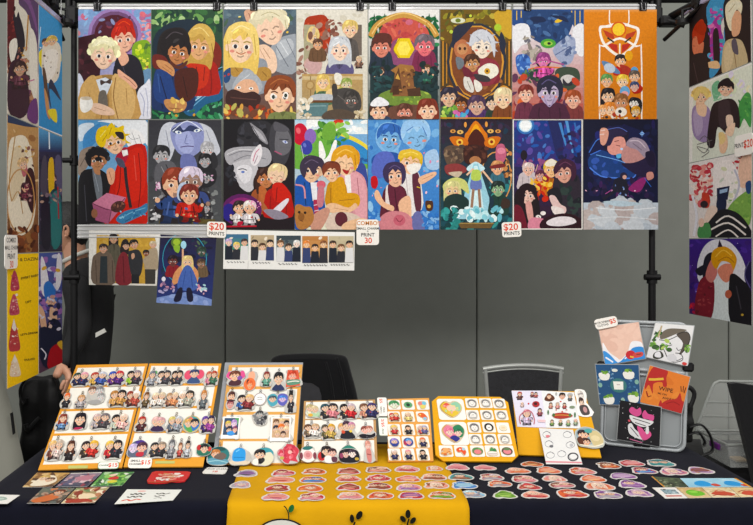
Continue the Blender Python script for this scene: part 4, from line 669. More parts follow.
# ------------------------------------------------------------------ prints pinned below the posters
def wallq(pts, y): return [on_plane(px, py, (0, y, 0), (0, 1, 0)) for px, py in pts]
def c7(*p): return [(80+p[i]/5.02, 225+p[i+1]/5.02) for i in range(0, 8, 2)]
lands = '''Q 45 22 402 40 385 305 45 300;G e6e4de e0ded6;P c49c44 85 52 378 58 372 296 80 292;N 24 90 56 375 120 6 18 300 d0a84c,bc9038,c8a454
S 5c5044 130 130 155 100 195 100 210 140 205 230 140 230;H 172 72 22 c09878 2a2426 l;B 175 98 70 110 5a5648;S 6a5c50 62 180 80 150 120 135 165 160 180 292 65 292;P 2c3438 105 160 140 160 142 292 100 292;L 4a3e36 4 80 180 85 290;L 4a3e36 4 165 180 170 290;H 120 122 22 c89c80 3a3230 s;S 2a2426 205 130 215 85 235 72 250 95 245 150 215 150
S 7a2c34 190 190 215 140 240 150 250 190 260 292 185 292;L 541c24 4 220 160 225 290;H 236 108 18 d0a488 1e1c20 s 10;S 2e3034 245 150 265 130 300 130 318 180 305 255 265 260;P 222428 262 250 300 250 300 294 262 294;H 275 100 22 d0a080 26221f s -14;S c89c80 262 150 275 145 278 165 265 175;S a89880 330 150 350 125 385 120 392 180 385 230 330 230;P 3c3a36 328 225 380 225 378 296 330 296;H 368 102 17 d8ac90 c8bca0 s;H 334 145 15 8a5c44 1e1c1e s;S a89880 318 180 335 165 350 190 330 205'''
o = Art().run(lands).build('art_print', wallq(c7(45, 22, 402, 40, 385, 305, 45, 300), RY-.012), m=M_PAINT, base='e8e4dc')
tag(o, 'landscape print of a group in coats on yellow, hanging below the clear strip', 'print', 'prints hung below the posters')
figs = '''Q 405 48 685 62 660 405 383 390;G 22203c 2c3a78;N 40 400 60 670 300 8 20 310 1c1c34,2c2848,1e3048;P 7c94cc 383 390 660 405 665 375 540 335 385 365;N 12 400 355 650 398 8 22 311 94a8dc,6c84c0;O 525 170 110 130 4 3c98b0;E 485 88 28 28 0 5c7830;E 485 86 18 16 0 a0c040;S 8cb43c 470 105 500 105 495 140 475 130;N 14 580 80 640 160 5 14 312 3c5c4c,586c50,28383c;H 610 135 24 3c5448 2c3c34 s;B 468 200 70 60 8a2830;H 466 182 26 6c3c38 221a24 s;B 615 200 50 60 6c5840;H 608 195 22 8c6c54 4c3c30 s
E 520 100 14 20 0 a8dcf0;L e0b090 9 516 190 516 120;S d89868 500 210 540 190 590 230 590 290 560 300 540 260 510 280 465 300 470 250;H 540 185 26 ecc4a0 e0c888 l;S 4c68b0 520 215 560 215 590 320 490 318;L 304a8c 3 530 230 515 315;L 304a8c 3 555 230 565 315;S 1c1c34 495 320 515 320 505 378 470 380;S 1c1c34 535 322 558 320 568 378 540 380;N 16 400 290 470 340 5 12 313 c890a8,b0a8d0,8c6c94;E 420 272 10 12 0 e8e4f0;N 16 580 300 630 350 5 13 314 d08ca8,a8d0d8,e0b0c0,f0e4f0'''
o = Art().run(figs).build('art_print', wallq(c7(405, 48, 685, 62, 660, 405, 383, 390), RY-.013), m=M_PAINT, base='2a2a48')
tag(o, 'dark blue print of an orange-caped figure below a price sign', 'print', 'prints hung below the posters')
a = Art([(58, 62), (605, 72), (603, 232), (55, 225)])
ph = [(62, 80, 162, 187, ['3c6c8c', '4c9c5c'], [('e8c4b0', 'b8a0c8'), ('ecc4a0', 'd8c060'), ('e0b090', '3c2c30')]), (172, 84, 270, 190, ['b8a484', '8c7c60'], [('eac09c', '2a2422'), ('e8bc98', '4c3424'), ('f0cca8', '1e1c20')]),
      (280, 86, 382, 195, ['38444c', '8c9c98'], [('e8bc98', '6c4c30'), ('eac4a0', '3c2c24'), ('f0d8c8', 'd8d8d4')]), (388, 88, 494, 200, ['b87c40', 'd8a868'], [('f0c090', 'd87c34'), ('eab88c', '2c2424'), ('ecc498', '7c4c2c')]), (498, 88, 600, 198, ['c0b494', 'a89c80'], [('eab890', '3c2c24'), ('ecc09c', '6c4c34'), ('e8b48c', '241e20')])]
for i, (xa, ya, xb, yb, bg, hs) in enumerate(ph):
    a.grad((xa, ya, xb, yb), bg[0], bg[1], 6); a.noise(14, (xa+8, ya+8, xb-8, yb-8), 4, 9, 400+i, [bg[0], bg[1], 'e8dcc8'])
    w3 = (xb-xa)/3
    for j, (sk, hr) in enumerate(hs):
        cx = xa+w3*(j+.5); cy = ya+35+(j % 2)*14
        hh = min(58, yb-cy-14); a.poly([(max(xa, cx-19), yb), (max(xa, cx-15), cy+14), (min(xb, cx+15), cy+14), (min(xb, cx+19), yb)], ['1e2430', '2a2c34', 'd8d8d8', '34406c'][(i+j) % 4]); a.head(cx, cy, 14, sk, hr)
    y = yb+10
    r = random.Random(i); x = xa+8
    while x < xb-14:
        wd = r.uniform(5, 13); a.line([(x, y), (x+wd*.3, y-3), (x+wd*.6, y+3), (x+wd, y-1)], 1.8, '3a3838'); x += wd+4
a.line([(162, 190), (160, 228)], 1.2, 'b8b8b4')
o = a.build('photo_strip', wallq([(210+x/4.18, 215+y/4.18) for x, y in ((58, 62), (605, 72), (603, 232), (55, 225))], RY-.012), base='e6e6e2')
tag(o, 'white strip of five small group pictures with handwritten captions', 'print')

# ------------------------------------------------------------------ price signs
def sign(label, corners, lines, ratio, base='ece9e2', group=None, thick=.002, rim=None):
    """lines: (x, y, size, colour, text, rotation) in a box 100 wide and 100*ratio high"""
    h = 100*ratio; a = Art([(0, 0), (100, 0), (100, h), (0, h)])
    if rim:
        a.line([(x*100, y*h) for x, y in rrect(100, h, 14)][:]+[(x*100, y*h) for x, y in rrect(100, h, 14)][:1], 3.5, rim, False)
    for x, y, sz, c, t, rot in lines: a.text(x, y, sz, c, t, rot, .018)
    o = a.build('price_sign', corners, thick=thick, base=base, outline=rrect(1, ratio, .14), step=6e-5)
    return tag(o, label, 'sign', group)
RED, INK = 'd8482a', '33332f'
sign('white $20 prints sign beside the top right corner of the dark blue print', wallq([(207, 221.5), (226, 222), (226, 238), (207, 237)], RY-.02), [(50, 27, 52, RED, '$20', 0), (50, 64, 26, INK, 'PRINTS', 0)], .84)
sign('white $20 prints sign hanging under the third pair of posters', wallq([(501.5, 222.5), (521, 221.5), (521.5, 236.5), (502.5, 237.5)], RY-.02), [(46, 28, 50, RED, '$20', 0), (50, 61, 26, INK, 'PRINTS', 0)], .8)
cmb = [(50, 17, 25, 'c8781c', 'COMBO!', 0), (50, 40, 15, INK, 'SMALL CHARM', 0), (50, 52, 15, INK, '+', 0), (50, 68, 22, INK, 'PRINT', 0), (52, 93, 34, RED, '30', 0)]
sign('white combo sign for small charm and print at 30, under the posters', wallq([(356.5, 219.5), (379, 219.5), (379, 245), (356.5, 245)], RY-.02), cmb, 1.12)
sign('narrow white combo sign at the left edge of the yellow chart', [(LX+.012, 2.78, 1.575), (LX+.012, 2.90, 1.575), (LX+.012, 2.90, 1.455), (LX+.012, 2.78, 1.455)], [(50, 16, 20, INK, 'COMBO', 0), (50, 38, 17, INK, 'SMALL CHARM', 0), (50, 50, 14, INK, '+', 0), (50, 64, 22, INK, 'PRINT', 0), (52, 88, 28, RED, '30', 0)], 1.0)
sign('white $20 prints sign on the lower right of the pale print at right', [(RX-.01, 3.07, 1.955), (RX-.01, 2.94, 1.955), (RX-.01, 2.94, 1.875), (RX-.01, 3.07, 1.875)], [(28, 31, 19, INK, 'PRINTS', 0), (74, 31, 32, RED, '$20', 0)], .62)

# ------------------------------------------------------------------ the draped table and yellow runner
m_cloth = mat('black_tablecloth', '0e0f1b', rough=.95, noise=.1, nscale=20, bump=.12, bscale=350, sheen=.03, spec=.1)
m_yel = mat('yellow_cloth', 'c49204', rough=.9, noise=.05, nscale=8, bump=.25, bscale=22, spec=.15)
TX0, TX1, TY0, TY1 = -1.06, 1.462, 2.462, 3.222
tb = empty('draped_table', ((TX0+TX1)/2, (TY0+TY1)/2, 0), 'long vendor table under a black cloth reaching the floor', 'table')
b = MB(); b.box(((TX0+TX1)/2, (TY0+TY1)/2, .722), (TX1-TX0-.05, TY1-TY0-.05, .04), .005); b.build('table_top', mat('pale_laminate', 'b8b2a4', rough=.5), tb)
for sx in (TX0+.2, TX1-.2):
    for sy in (TY0+.12, TY1-.12):
        b = MB(); b.tube([(sx, sy, 0), (sx, sy, .70)], .015); b.build('leg', m_blk, tb)
def drape(x0, x1, y0, y1, top, bottom, seed, amp=.02):
    """cloth over a box: flat top, rounded edges, hanging sides with folds"""
    rnd = random.Random(seed); ph = [rnd.uniform(0, 6.28) for _ in range(6)]
    per = []; n = 60; m = 24
    for i in range(n): per.append((x0+(x1-x0)*i/n, y0, 0, -1))
    for i in range(m): per.append((x1, y0+(y1-y0)*i/m, 1, 0))
    for i in range(n): per.append((x1-(x1-x0)*i/n, y1, 0, 1))
    for i in range(m): per.append((x0, y1-(y1-y0)*i/m, -1, 0))
    cx, cy = (x0+x1)/2, (y0+y1)/2; N = len(per); v = []; f = []
    prof = [(-.035, 0), (-.02, -.001), (-.008, -.004), (.002, -.011), (.009, -.022), (.013, -.045), (.016, -.1), (.02, -.25), (.025, -.5), (.03, bottom-top)]
    for off, dz in prof:
        for k, (x, y, nx, ny) in enumerate(per):
            s = x if ny else y; a = amp*min(1, max(0, (-dz-.03)/.5))
            wv = a*(math.sin(s*9+ph[0])+.6*math.sin(s*17+ph[1])+.3*math.sin(s*31+ph[2]))
            o = off+wv+(.03*min(1, -dz*12) if nx else 0)
            qx = x+nx*o; qy = y+ny*o
            if ny == -1 and k == 0 or nx == -1 and k == 0: pass
            if ny: qx = cx+(x-cx)*(1+off/(x1-x0)*2*1.0)
            if nx: qy = cy+(y-cy)*(1+off/(y1-y0)*2*1.0)
            v.append((qx, qy, top+dz))
    for r in range(len(prof)-1):
        for k in range(N): f.append((r*N+k, (r+1)*N+k, (r+1)*N+(k+1) % N, r*N+(k+1) % N))
    f.append(tuple(range(N)))
    return v, f
v, f = drape(TX0, TX1, TY0, TY1, TOP, .01, 3)
b = MB(); b.add(v, f[:-1], True); b.add([v[i] for i in f[-1]], [tuple(range(len(f[-1])))]); b.build('tablecloth', m_cloth, tb)
# yellow runner
X0, X1 = -.268, .470
v = []; f = []; rnd = random.Random(8)
prof = [(3.15, TOP+.0022)]+[(3.15-.05*i, TOP+.0022) for i in range(1, 13)]+[(2.50, TOP+.0024), (2.47, TOP+.0015), (2.452, TOP-.004), (2.444, TOP-.014), (2.438, TOP-.03), (2.434, TOP-.06), (2.432, .60), (2.425, .4), (2.42, .2), (2.42, .06)]
nx = 40
for j, (y, z) in enumerate(prof):
    for i in range(nx+1):
        s = i/nx; x = X0+(X1-X0)*s; h = max(0, (TOP-.02-z)); wv = .006*math.sin(s*23+z*14+1)*min(1, h*8)+.003*math.sin(s*41-z*22)*min(1, h*8)
        sl = 0 if z > TOP-.005 else .004*math.sin(z*9)
        v.append((x+sl+(.006*(y-2.5) if i == 0 else 0), y-abs(wv), z))
for j in range(len(prof)-1):
    for i in range(nx): q = j*(nx+1)+i; f.append((q, q+1, q+nx+2, q+nx+1))
b = MB(); b.add(v, f, True); run = b.build('table_runner', m_yel)
tag(run, 'yellow cloth runner hanging over the front of the black table', 'cloth')
sd = run.modifiers.new('thick', 'SOLIDIFY'); sd.thickness = .0016; sd.offset = -1
def emblem(name, pts_px, cmds, label=None):
    c = [on_plane(px, py, (0, 2.4225, 0), (0, 1, 0)) for px, py in pts_px]
    a = Art(list(pts_px)); 
    cmds(a)
    vs = []; fs = []; cols = []
    TLc, TRc, BRc, BLc = c
    at = lambda st, o: (TLc*(1-st[0])+TRc*st[0])*(1-st[1])+(BLc*(1-st[0])+BRc*st[0])*st[1]+Vector((0, -o, 0))
    org = wloc(run)
    for st, lay, cc, _ in a.sh:
        k = len(vs); vs += [at(p, lay*1e-5) for p in st]; tri = [tuple(range(len(st)))] if len(st) <= 4 else tessellate_polygon([[Vector((p[0], p[1], 0)) for p in st]])
        for t in tri: fs.append(tuple(k+i for i in t)); cols.append(cc)
    me = bpy.data.meshes.new(name); me.from_pydata([tuple(p-org) for p in vs], [], fs)
    ca = me.color_attributes.new('ink', 'FLOAT_COLOR', 'CORNER'); buf = []
    for p, cc in zip(me.polygons, cols): buf += [*cc, 1.0]*len(p.vertices)
    ca.data.foreach_set('color', buf); me.materials.append(M_PRINT)
    o = bpy.data.objects.new(name, me); C.objects.link(o); o.parent = run
    if label: o['label'] = label
def em1(a):
    a.ell(281.5, 538, 27, 19.5, 0, '1c1c1a', 36); a.ell(281.5, 538, 25, 17.8, 0, 'd9d8d0', 36)
    a.line([(288.6, 520), (288.6, 514), (286, 508), (283.8, 506)], 1.1, '1c2a1c'); a.ell(291.3, 508.6, 2.6, 4.2, 25, '1f6a34'); a.line([(289, 512.5), (291.3, 507)], .4, '1c2a1c')
    a.ell(273, 541, 2, 3, 0, '1c1c1a'); a.ell(290, 541, 2, 3, 0, '1c1c1a')
emblem('printed_emblem', [(250, 503), (315, 503), (315, 570), (250, 570)], em1, 'pale round shape with a green sprout outlined in black')
def leafy(cx, cy, sgn):
    def g(a):
        B_ = '15150f'
        a.line([(cx, cy+40), (cx-1, cy+12), (cx+1*sgn, cy+2)], 1.6, B_)
        for dx, dy, rx, ry, rot in ((0, -3, 2.6, 4.4, 0), (-5, 2, 2.4, 3.8, -40), (5, 3.5, 2.4, 3.8, 40), (-5, 11, 2.4, 4, -45), (5.5, 13, 2.4, 4, 45), (-5, 22, 2.4, 4, -45), (5.5, 25, 2.4, 4, 45)): a.ell(cx+dx*sgn, cy+dy, rx, ry, rot*sgn, B_)
    return g
def leafl(a):
    B_ = '15150f'; a.line([(352, 560), (353, 530), (355, 522)], 1.6, B_); a.ell(359.3, 515.3, 2.9, 4.6, 28, B_); a.ell(352, 518.6, 2.2, 4.2, -5, B_); a.ell(348, 531, 2.2, 4, -40, B_); a.ell(359, 533, 2.2, 4, 45, B_)
emblem('printed_leaves', [(338, 503), (375, 503), (375, 570), (338, 570)], leafl, 'black two-leaf sprig')
emblem('printed_leaves', [(390, 503), (430, 503), (430, 570), (390, 570)], leafy(408, 517, 1), 'black sprig of several leaves')

# ------------------------------------------------------------------ slanted display boards
def proj(p): return (VX+FPX*p[0]/p[1], VY+FPX*(EYE-p[2])/p[1])
SL = (.43, .30)
class Board: pass
def board(label, bl, br, tl, tr, col, cells, z=.0095, cut=0, thick=.006, deco=None, cellcol='e6e4dc', extra=True):
    B = Board(); p0, p1 = on_table(*bl, z), on_table(*br, z)
    def up(base, px, py):
        k = py-VY; t = (FPX*(EYE-base.z)-k*base.y)/(k*SL[0]+FPX*SL[1]); y = base.y+SL[0]*t
        return Vector(((px-VX)*y/FPX, y, base.z+SL[1]*t))
    p3, p2 = up(p0, *tl), up(p1, *tr)
    # keep the board a true plane: the fourth corner from the other three
    N = (p1-p0).cross(p3-p0).normalized(); p2 = on_plane(*tr, p0, N)
    B.N, B.P = N, p0; B.U = (p1-p0).normalized(); B.V = N.cross(B.U).normalized()
    a = Art([proj(p3), proj(p2), proj(p1), proj(p0)])
    for c in cells(a.m) if callable(cells) else cells: a.sh.append(([q for q in c], a.lay, rgb(cellcol), None)); a.lay += 1
    if deco: deco(a)
    e = empty('display_board', (p0+p1)/2, label, 'display board', 'slanted display boards on the table')
    ol = None
    if cut: ol = [(cut, 0), (1-cut, 0), (1, cut), (1, 1-cut), (1-cut, 1), (cut, 1), (0, 1-cut), (0, cut)]
    a.build('panel', [p3, p2, p1, p0], thick=thick, base=col, parent=e, outline=ol, step=3e-5)
    # strut behind, standing on the table
    if extra:
        b = MB(); mt = (p3+p2)/2*.8+(p0+p1)/2*.2; hw = (p1-p0).length*.3
        foot = Vector((mt.x, mt.y+.02, TOP+.003)); d = B.U*hw; o = -N*(thick+.001)
        b.prism([mt-d*.5+o, mt+d*.5+o, foot+d, foot-d], (0, .004, 0)); b.build('strut', mat('grey_card', '8f8f88', rough=.8), e)
    B.e = e; B.art = a; B.thick = thick
    return B
def rows_cells(ys, s0=.035, s1=.965, midx=0):
    def f(m):
        out = []
        for ya, yb in ys:
            ta, tb_ = m(midx, ya)[1], m(midx, yb)[1]; out.append([(s0, ta), (s1, ta), (s1, tb_), (s0, tb_)])
        return out
    return f
def at_board(B, px, py, w_, h, lift, rot=0):
    """corners of a w x h (photo pixels) rectangle lying on the board plane"""
    P = B.P+B.N*lift; c = on_plane(px, py, P, B.N)
    top, bot = on_plane(px, py-h/2, P, B.N), on_plane(px, py+h/2, P, B.N)
    W = w_*c.y/FPX; H = (top-bot).dot(B.V); c = (top+bot)/2 if False else on_plane(px, py, P, B.N)
    a = math.radians(rot); U = B.U*math.cos(a)+B.V*math.sin(a); V = B.V*math.cos(a)-B.U*math.sin(a)
    return [c-U*W/2+V*H/2, c+U*W/2+V*H/2, c+U*W/2-V*H/2, c-U*W/2-V*H/2], W, H
BA = board('leftmost white and orange slanted board of paired figure charms', (38, 470), (122, 467.5), (76.5, 365), (148, 363.5), 'd9962f', rows_cells([(367.5, 384.5), (387, 408), (410.3, 432), (434.5, 463)], midx=95))
BB = board('second white and orange slanted charm board from the left', (123.5, 467), (203, 466.5), (149.5, 363.5), (221.5, 363.5), 'dd9a30', rows_cells([(366, 384), (386.5, 407), (409.5, 431.5), (434, 457.5)], midx=172))
BC = board('third slanted charm board, with grey foam backing showing on its left', (216.5, 464), (295, 464), (229, 365), (302.5, 364.5), 'd9a050', rows_cells([(367.5, 387.5), (390.5, 413.5), (416.5, 440), (442.5, 463)], .05, .955, 262))
BD = board('low slanted charm board with three white rows, above the yellow runner', (301, 462), (377.5, 461), (304, 401), (375, 399.5), 'b98f5c', rows_cells([(401.5, 418.3), (419.7, 439.2), (440.7, 461.3)], .03, .965, 340))
BE = board('narrow slanted board with fifteen small pin cards', (388, 461.5), (433.5, 461), (387.5, 399), (429, 398), 'dd9c48', [])
BF = board('yellow cut-corner board of two heart pins and small white cards', (436, 461), (519.5, 461.5), (431.5, 396), (507, 397), 'dca010', [], cut=.09)
BG = board('yellow slanted board partly covered by pale sticker sheets', (518.5, 454.5), (601.5, 457.5), (512, 390.5), (585, 391.5), 'dca010', [])
# grey foam slab behind the third board
c, W, H = at_board(BC, 222, 416, 17, 99, -.012)
b = MB(); q = on_plane(212.5, 459.5, BC.P-BC.N*.012, BC.N), on_plane(296, 459.5, BC.P-BC.N*.012, BC.N), on_plane(303, 362.5, BC.P-BC.N*.012, BC.N), on_plane(225, 362.5, BC.P-BC.N*.012, BC.N)
b.prism(q, -BC.N*.012); o = b.build('foam_backing', mat('grey_foam', '8d9196', rough=.6, noise=.05), BC.e)

# ------------------------------------------------------------------ charms and their clasps
m_acr = mat('clear_acrylic_edge', 'cfd2d2', rough=.12, spec=.6)
m_brass = mat('dark_brass', '6d5a3c', rough=.35, metal=.9)
m_steel = mat('dull_steel', '77757a', rough=.35, metal=.9)
ORD = ['first', 'second', 'third', 'fourth', 'fifth', 'sixth']
def printed_thing(name, src, corners, thick, step=2.2e-5, margin=.05, base='dcdad6', parent=None, soft=1, outline=None, m=None):
    a = Art(clip=False)
    a.m = lambda x, y: (x/100, y/100); a.box = [0, 0, 100, 100]
    a.run(src)
    W = (Vector(corners[1])-Vector(corners[0])).length; H = (Vector(corners[3])-Vector(corners[0])).length
    ol = outline or blob(a.pts, margin, soft=soft, aspect=W/H)
    return a, a.build(name, corners, thick=thick, base=base, parent=parent, outline=ol, step=step, m=m)
def charm(B, px, py, w_, h, desc, src, where, group, clasp=True, rot=0, lift=.006, base='bdbbb5'):
    (c, W, H) = at_board(B, px, py, w_, h, lift, rot)
    a, o = printed_thing('charm_keychain', src, c, .0032, base=base, margin=.008)
    tag(o, '%s, %s' % (desc, where), 'charm', group)
    if clasp:
        V = (c[0]-c[3]).normalized(); U = (c[1]-c[0]).normalized(); T = (c[0]+c[1])/2
        ymin = min(p[1] for p in a.pts); T = T-V*(H*(ymin+.02))
        b = MB(); r = .0042; N = B.N
        b.tube([T+V*(.004)+(U*math.cos(k*math.pi/6)+V*math.sin(k*math.pi/6))*r for k in range(13)], .0009, 6, False)
        b.tube([T+V*.0075, T+V*.012+U*.003, T+V*.017+U*.0035, T+V*.021, T+V*.017-U*.003, T+V*.011-U*.002], .0011, 6)
        b.build('clasp', m_brass if int(px) % 2 else m_steel, o)
    return o
def one(h, c, sk='sp', st='s', t=0): return 'C 50 52 92 %s %s %s %s %g' % (h, c, sk, st, t)
def two(h1, c1, h2, c2, sk='sp', s1='s', s2='s', extra=''): return '%s;C 32 54 84 %s %s %s %s -8;C 67 52 86 %s %s %s %s 8' % (extra, h1, c1, sk, s1, h2, c2, sk, s2)
